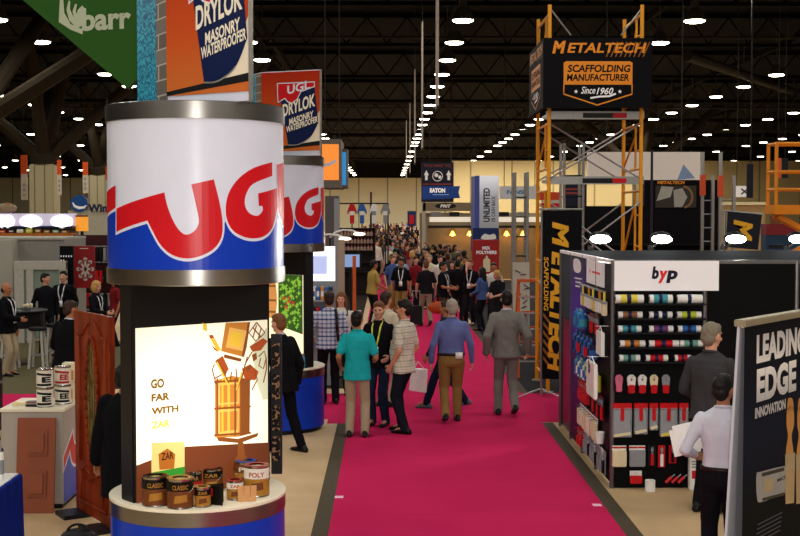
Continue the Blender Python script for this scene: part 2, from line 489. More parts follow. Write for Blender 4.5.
        for yy, ww, zl, zh in prof:
            for i in range(nn):
                a_ = 2*math.pi*i/nn; vs.append(base + dd*yy + sx*ww*math.cos(a_) + upv*((zl+zh)/2 + (zh-zl)/2*math.sin(a_)))
        m_ = len(prof)
        sm.add(vs, [[j*nn+i, j*nn+(i+1) % nn, (j+1)*nn+(i+1) % nn, (j+1)*nn+i] for j in range(m_-1) for i in range(nn)] + [list(range(nn))[::-1], list(range((m_-1)*nn, m_*nn))])
        if sm.v:
            smin = min(v.z for v in sm.v)
            if f[2] < .02 and smin != 0: 
                for v in sm.v: v.z -= smin
        f_ = sm.mesh('shoe')
        sh.setdefault('shoes', []).append(f_)
    if pants is not None:
        tr.rings([(.80, .14*b, .095, 0, -.005), (.86, (.165 if belt else .15)*b, .125 if belt else .108, 0, -.01 if belt else 0), (.92, (.170 if belt else .15)*b, .128 if belt else .108, 0, -.006 if belt else 0), (.985, (.163 if belt else .145)*b, (.122 if belt else .10)+belly*.2, 0, belly*.1)], 20, T)
    sc = lambda me: me.transform(Matrix.Scale(s, 4))
    me = remesh(body, 'person', vox*.85, 2); sc(me)
    root = link('person', me, skin, None, True); root.location = (x, y, z0); root.rotation_euler = (0, 0, R(rz))
    tag(root, label, 'person', group)
    def part(name, me, mat, scale=True):
        if scale: sc(me)
        o = bpy.data.objects.new(name, me); COL.objects.link(o)
        if not me.materials: me.materials.append(mat)
        me.polygons.foreach_set('use_smooth', [True]*len(me.polygons)); o.parent = root
        return o
    part('jacket' if loose > .012 else ('dress' if hem < .7 else 'shirt'), remesh(clo, 'top', vox, 3, 0 if low else .009, sd), top)
    if pants is not None: part('trousers', remesh(tr, 'trousers', vox, 3, 0 if low else .008, sd+50, 7), pants)
    for f_ in sh['shoes']: part('shoe', f_, shoes or SHOE)
    hm = MB()
    if hair == 'short':
        hm.ell(TH((0, -.016, 1.672)), (.084, .099, .094), 16, 12, RH); hm.ell(TH((0, -.05, 1.62)), (.076, .062, .085), 14, 10, RH)
        hm.ell(TH((0, .045, 1.722)), (.062, .045, .03), 12, 8, RH)
    elif hair == 'bald':
        hm.ell(TH((0, -.042, 1.615)), (.080, .066, .062), 14, 10, RH)
    elif hair == 'long':
        hm.ell(TH((0, -.016, 1.674)), (.088, .103, .096), 16, 12, RH); hm.ell(TH((0, -.06, 1.58)), (.092, .062, .14), 14, 10, RH); hm.ell(TH((0, -.085, 1.46)), (.095, .05, .14), 14, 10, RH)
        for e in (-1, 1): hm.ell(TH((e*.075, -.01, 1.58)), (.028, .05, .12), 10, 8, RH)
    elif hair == 'bob':
        hm.ell(TH((0, -.016, 1.674)), (.092, .106, .098), 16, 12, RH); hm.ell(TH((0, -.05, 1.60)), (.098, .075, .10), 14, 10, RH)
        for e in (-1, 1): hm.ell(TH((e*.078, .0, 1.59)), (.03, .055, .09), 10, 8, RH)
    part('hair', remesh(hm, 'hair', max(.009, vox*.9), 2, .006, sd, 34), hmat)
    if not low:
        for e in (-1, 1):
            q = MB().ell(TH((e*.031, .0855, 1.641)), (.012, .008, .007), 8, 6, RH); part('eye', q.mesh('eye'), EYE)
        q = MB().ell(TH((0, .0905, 1.575)), (.024, .008, .006), 8, 6, RH); part('mouth', q.mesh('mouth'), LIP)
        if collar is not None:
            q = MB(); pts = [T((.064*math.cos(a_), .060*math.sin(a_)-.006, 1.485 + .012*(-math.sin(a_)))) for a_ in [2*math.pi*i/18 for i in range(19)]]
            q.tube(pts, .014, 8); part('collar', q.mesh('collar'), collar)
    if belt:
        q = MB(); q.rings([(.962, .176*b, .135+belly*.25, 0, belly*.12), (1.0, .174*b, .133+belly*.25, 0, belly*.12)], 24, T); part('belt', q.mesh('belt'), BELT)
    if lanyard is not None:
        yb = .150 + loose + belly*.9
        q = MB()
        for e in (-1, 1): 
            pts = [T((e*.062, .03, 1.485)), T((e*.062, .115+loose, 1.40)), T((e*.05, .148+loose, 1.28)), T((0.01*e, yb, 1.12))]
            for p0, p1 in zip(pts[:-1], pts[1:]): q.bar(p0, p1, .022, .006, (0, 1, 0))
        part('lanyard', q.mesh('lanyard'), lanyard)
        q = MB(); c = T((0, yb+.008, 1.06)); q.box(c.x-.045, c.x+.045, c.y-.004, c.y+.004, c.z-.065, c.z+.065); part('badge', q.mesh('badge'), CARD)
    if extras: extras(part, T, TH, wr, sh)
    return root
# ================================================================== the hall
CONC = pm('floor_concrete', '#BFA27A', .6, var=.2, scale=2.2, bump=.05, bscale=30, spec=.25)
struct(MB().box(-95, 95, -32, 242, -.3, 0).build('floor', CONC))
def carpet_col(nt, co):
    n = N(nt, 'ShaderNodeTexNoise'); nt.links.new(co, n.inputs[0]); n.inputs['Scale'].default_value = 1.6; n.inputs['Detail'].default_value = 3
    a = mixc(nt, n.outputs['Fac'], '#B61848', '#CD2A60')
    mp = N(nt, 'ShaderNodeMapping'); nt.links.new(co, mp.inputs[0]); mp.inputs['Scale'].default_value = (.5, 9, 1)
    n2 = N(nt, 'ShaderNodeTexNoise'); nt.links.new(mp.outputs[0], n2.inputs[0]); n2.inputs['Scale'].default_value = 3; n2.inputs['Detail'].default_value = 4
    b = mixc(nt, n2.outputs['Fac'], '#8E0F38', '#D42C62')
    n3 = N(nt, 'ShaderNodeTexNoise'); nt.links.new(co, n3.inputs[0]); n3.inputs['Scale'].default_value = 90
    return mixc(nt, .22, mixc(nt, .35, a, b), mixc(nt, n3.outputs['Fac'], '#7A0B2E', '#E23A70'))
CARP = tex_mat('carpet_pink', carpet_col, 1.0)
CARP.node_tree.nodes['Principled BSDF'].inputs['Specular IOR Level'].default_value = .02
def carpet(name, x0, x1, y0, y1, z1, mat, label):
    return struct(MB().box(x0, x1, y0, y1, .0005, .004 if z1 > .01 else .003).build('floor_'+name, mat))
carpet('aisle_carpet', -.55, 2.22, 1, 17.7, .012, CARP, 'bright pink carpet running up the main aisle, nearest length')
carpet('cross_carpet', -.56, 14, 17.7, 20.6, .012, CARP, '')
carpet('cross_carpet', -14, -.56, 18.0, 20.6, .012, CARP, '')
carpet('cross_carpet', -.86, -.56, 17.62, 18.0, .012, CARP, '')
carpet('aisle_carpet', -.55, 2.22, 20.6, 238, .012, CARP, 'pink carpet of the main aisle running off under the crowd')
STRIP = pm('olive_strip', '#4A4132', .9, var=.2, scale=20)
carpet('edge_strip', -.71, -.55, 1, 17.62, .009, STRIP, 'dark olive strip edging the pink carpet on the left')
carpet('edge_strip', 2.22, 2.38, 1, 17.66, .009, STRIP, 'dark olive strip edging the pink carpet on the right')
carpet('edge_strip', 2.22, 2.36, 20.6, 34, .009, STRIP, 'olive strip beside the scaffold booth on the right')
carpet('booth_carpet', 2.36, 9, 20.6, 57, .008, pm('carpet_black', '#17151A', .95, var=.2), 'black carpet laid under the scaffold booth')
carpet('booth_carpet', -5.1, -.71, 21.2, 56, .008, pm('carpet_brown', '#2B2420', .95, var=.2, spec=.05), '')
# floor scraps of tape on the carpet
TAPE = pm('tape_white', '#E9B8CF', .5)
for px, py, t in ((339, 497, 'left edge of the pink carpet'), (597, 505, 'right edge of the pink carpet')):
    c = ground(px, py, .004); q = MB()
    q.box(c.x-.045, c.x+.045, c.y-.05, c.y+.05, .0041, .0055); tag(q.build('tape_scrap', TAPE), 'small pale tape scrap stuck on the ' + t, 'tape')

CEIL = pm('ceiling_dark', '#050404', .95, spec=.1, var=.3, scale=.3)
struct(MB().box(-95, 95, -32, 242, 13, 13.3).build('ceiling', CEIL))
def wallpanels(nt, co):
    s = stripe(nt, co, 'X', .18, .04); return mixc(nt, s, '#F2E6BC', '#a0946c')
WALLM = tex_mat('wall_cream', wallpanels, .8)
struct(MB().box(-95, 95, 240, 240.5, 0, 10.2).build('wall_back', WALLM))
W3 = at(452, 200, 150).x
struct(MB().box(W3, 94, 150, 150.4, 0, at(0, 160.5, 150).z).build('wall_back_right', tex_mat('wall_warm', lambda nt, co: mixc(nt, stripe(nt, co, 'X', .2, .04), '#C2AE7C', '#8d7d55'), .8)))
struct(MB().box(-95, 95, 239.6, 240.4, 10.2, 13).build('wall_back_upper', pm('upper_wall', '#15110E', .9)))
DKW = pm('wall_dark', '#1D1916', .9)
struct(MB().box(-95.3, -95, -32, 242, 0, 13).build('wall_left', DKW)); struct(MB().box(95, 95.3, -32, 242, 0, 13).build('wall_right', DKW))
struct(MB().box(-95, 95, -32.3, -32, 0, 13).build('wall_front', DKW))
# roof beams and service pipes
BEAM = pm('beam_steel', '#070505', .9, spec=.1, var=.2); PIPE = pm('pipe_grey', '#241F1B', .7, var=.2)
for i, y in enumerate((26, 38, 50, 62, 76, 92, 110, 130, 155, 185)):
    q = MB(); q.box(-61.5, 61.5, y-.12, y+.12, 12.75, 12.98); q.box(-61.5, 61.5, y-.1, y+.1, 11.35, 11.52)
    for k in range(-30, 30): q.bar((k*2.0, y, 11.5), (k*2.0+1, y, 12.8), .07, .07); q.bar((k*2.0+1, y, 12.8), (k*2.0+2, y, 11.5), .07, .07)
    struct(q.build('roof_truss', BEAM))
for x in (-33, -24, -15, -6, 3, 12, 21, 30):
    struct(MB().box(x-.1, x+.1, 10, 236, 11.9, 12.2).build('roof_purlin', BEAM))
for y, z in ((84, 10.55), (84.4, 10.25), (57, 11.1), (103, 10.0)):
    struct(MB().tube([(-61, y, z), (61, y, z)], .07, 8).build('service_pipe', PIPE))
struct(MB().tube([(14, 58, 10.4), (26, 80, 11)], .25, 10).build('air_duct', PIPE))
# tree columns with spreading struts
CCOL = tex_mat('column_concrete', lambda nt, co: mixc(nt, stripe(nt, co, 'X', 1.6, .12), '#A89F80', '#6f684f'), .85)
STRUT = pm('strut_brown', '#2B241A', .95, spec=.1, var=.15)
def tree_column(px, D, w_, ztop, spreads, dark=False):
    c = at(px, 215, D).x
    q = MB().box(c-w_/2, c+w_/2, D-w_/2, D+w_/2, 0, ztop)
    q.box(c-w_*.62, c+w_*.62, D-w_*.62, D+w_*.62, 0, .5)
    col_ = struct(q.build('column', CCOL, bevel=.08))
    q = MB()
    q.lathe([(0, ztop-.001), (w_*.55, ztop), (w_*.6, ztop+.5), (w_*.3, ztop+1.2), (0, ztop+1.25)], (c, D, 0), 16)
    for dx, dy in spreads:
        q.cone((c, D, ztop+.2), (c+dx, D+dy, 12.95), .42, .32, 10)
    o = q.build('column_strut', STRUT, None); o['kind'] = 'structure'
tree_column(45, 78, 1.55, 6.15, ((-7.5, 0), (7.5, 0), (.6, -5), (-.8, 5), (1.6, 0)))
tree_column(100, 100, 1.5, 6.2, ((-7, 0), (7, 0), (0, 5), (0, -5)))
tree_column(392 + 250, 110, 1.5, 6.2, ((-7, 0), (7, 0), (0, 5), (0, -5)))
c0 = at(-30, 200, 48).x
q = MB().box(c0-.7, c0+.7, 47.3, 48.7, 0, 6.5); struct(q.build('column', CCOL, bevel=.06))
q = MB()
for dx, dy in ((10.6, 0), (2.2, 6), (-5, 0), (1, -4)): q.cone((c0, 48, 6.3), (c0+dx, 48+dy, 12.95), .36, .3, 10)
struct(q.build('column_strut', STRUT))

# high-bay lamps in rows
LH = pm('lamp_housing', '#4A4540', .5, metal=.3); LE = em('lamp_glow', '#FFF4DC', 16)
lamp0 = None
for iy, y in enumerate(LAMP_Y):
    if y < 40 or (y > 130 and iy % 2): continue
    for x in LAMP_X:
        px = 387 + x/y*F
        if px < -20 or px > 820: continue
        if lamp0 is None:
            lamp0 = thing('ceiling_lamp', 'round high-bay lamp glowing white in the dark ceiling rows', 'lamp', (x, y, LAMP_Z), 0, 'rows of high-bay ceiling lamps')
            MB().lathe([(.06, .55), (.14, .5), (.16, .22), (.36, -.02), (.44, -.26), (.40, -.26), (.0, -.12)], (x, y, LAMP_Z), 20).build('lamp_shade', LH, lamp0, 'auto')
            MB().lathe([(0, -.255), (.39, -.255), (.39, -.29), (.30, -.33), (0, -.35)], (x, y, LAMP_Z), 20).build('diffuser', LE, lamp0, True)
            MB().cone((x, y, LAMP_Z+.5), (x, y, 12.9), .025, .025, 6).build('stem', LH, lamp0)
        else: dup(lamp0, (x, y, LAMP_Z))
# rows of narrow banners over the aisle, seen edge-on
BN = pm('banner_cloth', '#B5A99C', .8, var=.3)
for i, (y, z0, z1) in enumerate(((29.8, 5.55, 9.9), (42.5, 5.25, 9.5), (53.5, 5.2, 9.2), (65, 5.2, 8.8), (77, 5.2, 8.8))):
    x = 1.2
    t = thing('hanging_banner', ['tall narrow grey banner hung edge-on above the aisle, nearest one', 'tall banner hung edge-on above the aisle, second from the front', 'tall banner hung edge-on above the aisle, third from the front', 'tall banner hung edge-on above the aisle, fourth from the front', 'tall banner hung edge-on above the aisle, farthest one'][i], 'banner', (x, y, z0), 0, 'banners above the aisle')
    MB().box(x-.02, x+.02, y-.5, y+.5, z0, z1).build('cloth', BN, t)
    MB().tube([(x, y-.55, z1+.02), (x, y+.55, z1+.02)], .035).build('top_rod', PIPE, t); MB().tube([(x, y-.52, z0-.02), (x, y+.52, z0-.02)], .03).build('bottom_rod', PIPE, t)
    MB().tube([(x, y, z1), (x, y, 13.02)], .012, 6).build('cable', PIPE, t)

# ================================================================== the two UGL columns
METAL = pm('brushed_metal', '#8C8882', .28, metal=1, var=.12, scale=4, stretch=(1, 1, 40))
CREAM = pm('cream_laminate', '#E6DCC4', .35, var=.04); BLUE = pm('print_blue', '#0D36AE', .3, var=.05, scale=3); WHITEP = pm('print_white', '#D3D8E8', .3, var=.03)
RED = pm('print_red', '#C4141F', .32, var=.05, scale=3); DGREY = pm('charcoal_laminate', '#0D0E11', .4, var=.08, spec=.25); KICK = pm('kick_black', '#08080A', .5, spec=.25)
ORNG = ramp_mat('sign_orange', 'Z', [(0, '#C4692E'), (.4, '#BE4E1C'), (1, '#A82A14')], .4, 3.85, 4.9)
NAVY = pm('can_navy', '#0B1A45', .3); SILV = pm('silver', '#B8B4AC', .3, metal=.8); TXT = pm('print_cream_text', '#E8E2CF', .5, var=.03)
BRICK = tex_mat('sign_block', lambda nt, co: (lambda b: (nt.links.new(co, b.inputs[0]), b.outputs[0])[1])(N(nt, 'ShaderNodeTexBrick')), .8)
for n_ in BRICK.node_tree.nodes:
    if n_.type == 'TEX_BRICK':
        n_.inputs['Color1'].default_value = S('#7B746C'); n_.inputs['Color2'].default_value = S('#5F5952'); n_.inputs['Mortar'].default_value = S('#B3ACA0'); n_.inputs['Scale'].default_value = 2.2; n_.inputs['Mortar Size'].default_value = .012
        mp = BRICK.node_tree.nodes.new('ShaderNodeMapping'); mp.inputs['Rotation'].default_value = (R(90), 0, 0)
        tc = [k for k in BRICK.node_tree.nodes if k.type == 'TEX_COORD'][0]
        BRICK.node_tree.links.new(tc.outputs['Object'], mp.inputs[0]); BRICK.node_tree.links.new(mp.outputs[0], n_.inputs[0])
def water(nt, co):
    wv = N(nt, 'ShaderNodeTexWave'); nt.links.new(co, wv.inputs[0]); wv.inputs['Scale'].default_value = 6; wv.inputs['Distortion'].default_value = 14; wv.inputs['Detail'].default_value = 3; wv.inputs['Detail Scale'].default_value = 2.2; wv.bands_direction = 'Z'
    return mixc(nt, wv.outputs['Fac'], '#084F7C', '#3FB2CC')
WATER = tex_mat('sign_water', water, .35)

CX1, CY1, RD = -1.436, 9.37, .653
CX2, CY2 = -1.535, 17.3
PH = .89
# printed outline of the letters round the drum, as angle and height
def drum_print():
    cy = Cyl(CX1, CY1, RD)
    def Z(x, y): return cy.hit(100 + x/2.55, 90 + y/2.552)
    def zz(pts): return [Z(p[0], p[1]) + ((1,) if len(p) == 3 else ()) for p in pts]
    U = zz([(43,303,1),(165,261,1),(172,295),(192,343),(215,368),(238,362),(252,338),(246,300),(233,241,1),(290,228,1),(304,285),(312,335),(310,372),(295,400),(265,420),(225,430),(185,421),(155,395),(134,358),(122,333,1),(43,362,1)])
    G = zz([(438,184,1),(395,197),(357,222),(330,258),(320,300),(326,338),(345,364),(380,378),(415,374),(438,352),(448,318),(452,296,1),(450,250,1),(402,264,1),(404,296,1),(413,297),(413,309),(400,321),(380,314),(369,294),(372,266),(392,238),(438,219,1)])
    L1 = zz([(447,181,1),(460,175,1),(461,330,1),(454,316,1)])
    # the rest of the third letter and its tail run round the back
    pL = Z(455, 250); 
    L = [(R(72), pL[1]+.17), (R(92), pL[1]+.20), (R(92), pL[1]-.12), (R(150), pL[1]-.02), (R(285), pL[1]-.02), (R(290), pL[1]-.20), (R(140), pL[1]-.22), (R(84), pL[1]-.28), (R(75), pL[1]-.18)]
    tail = zz([(19,262,1),(41,243,1),(41,301,1),(19,322,1)])
    tl = [(-R(100), tail[0][1]-.04)] + [(p[0], p[1]) for p in tail] + [(-R(100), tail[-1][1]-.03)]
    blue = [Z(19, 300), Z(42, 285), Z(43, 335), Z(140, 312), Z(165, 370), Z(200, 398), Z(250, 398), Z(290, 372), Z(314, 348), Z(322, 330), Z(345, 350), Z(388, 362), Z(428, 350), Z(446, 312)]
    return U, G, L, tl, blue
PRINT = drum_print()
ZD0, ZD1 = 2.475, 3.78
def ugl_column(cx, cy, ang, label, drum_only=False):
    t = thing('display_column', label, 'display column', (cx, cy, 0))
    c = (cx, cy, 0)
    MB().lathe([(RD-.05, 0), (RD-.05, .06), (0, .06)], c, 48).build('kick_plate', KICK, t, 'auto')
    MB().lathe([(0, .06), (RD, .06), (RD, PH-.13)], c, 64).build('pedestal', BLUE, t, 'auto')
    MB().lathe([(RD-.002, PH-.13), (RD+.006, PH-.13), (RD+.006, PH-.025), (RD-.002, PH-.025)], c, 64).build('metal_band', METAL, t, 'auto')
    MB().lathe([(RD, PH-.027), (RD+.01, PH-.024), (RD+.01, PH-.004), (RD, PH), (0, PH)], c, 64).build('pedestal_top', CREAM, t, 'auto')
    # slab carrying the lit pictures
    d = Vector((math.cos(ang), math.sin(ang), 0)); n = Vector((d.y, -d.x, 0)); c3 = Vector(c)
    fr = Frame(c3 - d*.6 + n*.09, d, (0, 0, 1))
    q = MB(); fr.plate(q, 0, PH, 1.2, ZD0+.02, -.18, 0); slab = q.build('sign_slab', DGREY, t, bevel=.006)
    # drum
    MB().lathe([(0, ZD0), (RD+.004, ZD0), (RD+.012, ZD0+.005), (RD+.012, ZD0+.115), (RD-.01, ZD0+.115)], c, 72).build('metal_band', METAL, t, 'auto')
    MB().lathe([(RD-.01, ZD0+.11), (RD, ZD0+.11), (RD, ZD1-.12), (RD-.01, ZD1-.12)], c, 72).build('drum', WHITEP, t, 'auto')
    MB().lathe([(RD-.01, ZD1-.125), (RD+.012, ZD1-.125), (RD+.012, ZD1-.005), (RD+.004, ZD1), (0, ZD1)], c, 72).build('metal_band', METAL, t, 'auto')
    U, G, L, tl, blue = PRINT
    f = Cyl(cx, cy, RD)
    zb = ZD0 + .112
    bp = [(-R(100), zb)] + [(-R(100), blue[0][1]-.03)] + [(p[0], p[1]) for p in blue] + [(R(95), blue[-1][1]-.05), (R(260), blue[-1][1]-.02), (R(260), zb)]
    dpoly('drum_blue_print', f, bp, BLUE, t, .0015)
    Us = smooth_pts(U); Gs = smooth_pts(G)
    k = .021
    dpoly('drum_white_outline', f, [grow(Us, k), grow(Gs, k), grow(L, k), grow(tl, k)], WHITEP, t, .003)
    # white inside the letters, above the blue
    dpoly('drum_lettering', f, [Us, Gs, L, tl], RED, t, .0045)
    return t, fr
col1, fr1 = ugl_column(CX1, CY1, R(40), 'tall round display column with blue pedestal and red lettered drum, nearest on the left')
col2, fr2 = ugl_column(CX2, CY2, R(-38), 'second blue and white display column, behind the nearest one')

# lit picture on the near slab
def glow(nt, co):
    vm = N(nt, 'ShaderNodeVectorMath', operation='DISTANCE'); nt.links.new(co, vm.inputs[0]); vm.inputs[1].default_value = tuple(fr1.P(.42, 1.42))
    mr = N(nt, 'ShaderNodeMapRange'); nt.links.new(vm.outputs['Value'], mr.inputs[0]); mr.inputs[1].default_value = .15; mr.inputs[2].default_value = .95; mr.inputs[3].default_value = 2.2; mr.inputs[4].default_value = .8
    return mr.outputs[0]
def lit(name, hexc, k=1.0, fade=True):
    if name in MATS: return MATS[name]
    m = bpy.data.materials.new(name); MATS[name] = m; m.use_nodes = True; nt = m.node_tree; b = nt.nodes['Principled BSDF']
    c = S(hexc); b.inputs['Base Color'].default_value = tuple(v*.22 for v in c[:3]) + (1,); b.inputs['Emission Color'].default_value = c; b.inputs['Roughness'].default_value = .35
    b.inputs['Emission Strength'].default_value = k
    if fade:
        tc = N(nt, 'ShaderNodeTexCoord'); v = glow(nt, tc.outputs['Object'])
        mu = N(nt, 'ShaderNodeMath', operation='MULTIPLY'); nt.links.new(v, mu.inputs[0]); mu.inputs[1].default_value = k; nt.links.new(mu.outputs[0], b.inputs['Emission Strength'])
    return m
lp = MB(); fr1.plate(lp, .03, PH+.01, 1.17, 2.16, 0, .012); panel = lp.build('lit_panel', lit('panel_cream', '#FFF3D2', 1.0), col1)
LW = lit('panel_wood', '#C47A2E', .85); LWD = lit('panel_wood_dark', '#84461A', .85); LWL = lit('panel_wood_light', '#E8AE58', .85); LTX = lit('panel_text', '#96661C', .5); LTY = lit('panel_text_yellow', '#E0C255', .75); LSH = lit('panel_floor', '#6A3218', .8); LRED = lit('panel_red', '#A8481E', .85); LGR = lit('panel_green', '#2F8A2A', .6); LYE = lit('panel_yellow', '#E8B838', .85); LGY = lit('panel_shade', '#D6D2AE', .85); LBK = lit('panel_black', '#2a1a10', .25)
FP = fr1
def on1(px, py):
    """point of the lit face under a photo pixel"""
    d = ray(px, py); o = Vector((0, 0, H)); t_ = (FP.O - o).dot(FP.N)/d.dot(FP.N); p = o + d*t_
    return ((p - FP.O).dot(FP.U), p.z)
def P1(*pts): return [on1(130 + x/4.12, 310 + y/4.123) for x, y in pts]
W_ = .014
for ch, box_, m_ in (('GO', (82, 280, 137, 325), LTX), ('FAR', (84, 338, 160, 378), LTX), ('WITH', (84, 390, 196, 432), LTX), ('ZAR', (84, 450, 162, 490), LTY)):
    a_ = on1(130+box_[0]/4.12, 310+box_[3]/4.123); b_ = on1(130+box_[2]/4.12, 310+box_[1]/4.123)
    dtext('lettering', FP, ch, (a_[0], a_[1], b_[0], b_[1]), m_, panel, W_, .05)
# stacked furniture on a cake stand
dpoly('print_floor', FP, [P1((225,562),(568,545),(568,700),(23,812),(23,640))][0], LSH, panel, W_)
dpoly('print_stand', FP, [P1((350,520),(440,530),(525,505),(520,520),(450,548),(360,540)), P1((440,545),(462,545),(470,600),(490,625),(420,625),(438,600))], LWD, panel, W_+.002)
def P3(*pts): return [on1(190 + x/6.541, 318 + y/6.537) for x, y in pts]
dpoly('print_shade', FP, P3((395,180),(498,60),(500,530),(470,535),(430,420)), LGY, panel, W_)
dpoly('print_chest', FP, [P1((345,290),(415,270),(490,285),(488,510),(440,522),(345,525))], LW, panel, W_+.002)
dpoly('print_chest_side', FP, P1((452,280),(490,285),(488,508),(452,518)), LWD, panel, W_+.003)
dpoly('print_drawer', FP, [P1((358,300),(445,296),(444,385),(358,392)), P1((358,410),(444,405),(442,503),(358,512))], LWL, panel, W_+.004)
dpoly('print_drawer', FP, [P1((366,310),(396,308),(396,380),(366,384)), P1((406,307),(438,305),(437,378),(406,380)), P1((366,420),(396,418),(396,495),(366,502)), P1((406,417),(438,414),(436,492),(406,496))], LW, panel, W_+.005)
for px_ in (350, 372, 398, 424, 448): dpoly('print_column', FP, P1((px_,282),(px_+7,280),(px_+7,515),(px_,518)), LYE if px_ in (372, 398) else LWD, panel, W_+.006)
for py_ in (286, 396, 505): dpoly('print_ledge', FP, P1((340,py_+6),(492,py_-4),(492,py_+4),(340,py_+14)), LWD, panel, W_+.007)
dpoly('print_cabinet', FP, P3((225,30),(385,25),(345,255),(195,215)), LW, panel, W_+.003)
dpoly('print_cabinet_side', FP, P3((370,28),(385,25),(362,190),(345,255),(330,250)), LWD, panel, W_+.004)
dpoly('print_cabinet_door', FP, P3((250,60),(362,82),(335,215),(225,190)), LWL, panel, W_+.005)
dpoly('print_cabinet_pane', FP, P3((262,85),(335,98),(318,190),(240,172)), LYE, panel, W_+.006)
dpoly('print_cabinet_foot', FP, P3((215,235),(330,265),(322,285),(212,258)), LWD, panel, W_+.006)
dpoly('print_books', FP, [P3((115,112),(140,108),(195,205),(172,222)), P3((75,30),(102,40),(104,85),(78,78))], LYE, panel, W_+.003)
dpoly('print_book_end', FP, [P3((115,112),(140,108),(150,128),(124,134)), P3((130,170),(165,205),(178,222),(150,205))], LRED, panel, W_+.004)
dpoly('print_chair_seat', FP, [P3((380,185),(470,130),(500,150),(455,210),(400,220)), P3((330,330),(385,300),(440,350),(420,405),(350,400)), P3((155,280),(205,245),(245,330),(215,390))], LRED, panel, W_+.004)
dpoly('print_stool_top', FP, [P3((395,240),(425,225),(430,265),(405,285)), P3((355,330),(385,305),(395,325),(365,350))], LWD, panel, W_+.005)
leg_ = lambda pts, wd=.011: dpoly('print_leg', FP, ribbon(P3(*pts), wd), LWD, panel, W_+.008)
for pts in (((425,28),(375,95),(420,150),(480,95),(425,28)), ((400,60),(455,125)), ((425,45),(400,130)), ((455,65),(435,140)), ((440,250),(475,215),(488,260),(470,330),(440,310),(452,260)), ((488,260),(490,330),(470,420)), ((240,425),(205,330),(165,270)), ((295,470),(330,380),(365,250)), ((150,395),(230,350)), ((410,345),(430,400),(395,470)), ((150,300),(135,335),(160,430)), ((395,220),(350,300),(330,390)), ((262,350),(250,420)), ((290,330),(300,420))): leg_(pts)
for pts in (((165,285),(240,440)), ((330,350),(292,468))): dpoly('print_leg', FP, ribbon(P3(*pts), .013), LYE, panel, W_+.009)
def Q1(*pts): return [on1(120 + x/4.444, 420 + y/4.444) for x, y in pts]
dpoly('print_can', FP, Q1((135,100),(282,95),(282,240),(135,262)), lit('panel_can', '#E9CF7A', .6), panel, W_+.002)
dpoly('print_can_art', FP, [Q1((165,150),(205,125),(240,150),(235,215),(170,220))], lit('panel_can_art', '#B4641E', .6), panel, W_+.004)
dpoly('print_can_band', FP, Q1((135,232),(282,205),(282,240),(135,262)), LGR, panel, W_+.005)
b0 = Q1((178, 178), (232, 138)); dtext('lettering', FP, 'ZAR', (b0[0][0], b0[0][1], b0[1][0], b0[1][1]), LBK, panel, W_+.006, .02)
# sample strip behind the slab
t = thing('sample_rack', 'narrow black rack of patterned samples at the edge of the lit sign', 'rack', tuple(at(276, 480, 9.95)))
p0 = at(271.5, 460, 9.95); p1 = at(281.5, 340, 9.95)
MB().box(p0.x, p1.x, 9.93, 9.99, PH, 2.02).build('backing', KICK, t)
def N_gt(nt, s, v):
    m = N(nt, 'ShaderNodeMath', operation='GREATER_THAN'); nt.links.new(s, m.inputs[0]); m.inputs[1].default_value = v; return m.outputs[0]
def samp(nt, co):
    v = N(nt, 'ShaderNodeTexVoronoi'); nt.links.new(co, v.inputs[0]); v.inputs['Scale'].default_value = 34
    return mixc(nt, N_gt(nt, v.outputs['Distance'], .62), '#0f0a08', '#8A6A4E')
SAMP = tex_mat('samples', samp, .5)
for i in range(4):
    z = 1.0 + i*.25; MB().box(p0.x+.012, p1.x-.012, 9.90, 9.93, z, z+.2).build('sample_card', SAMP, t)

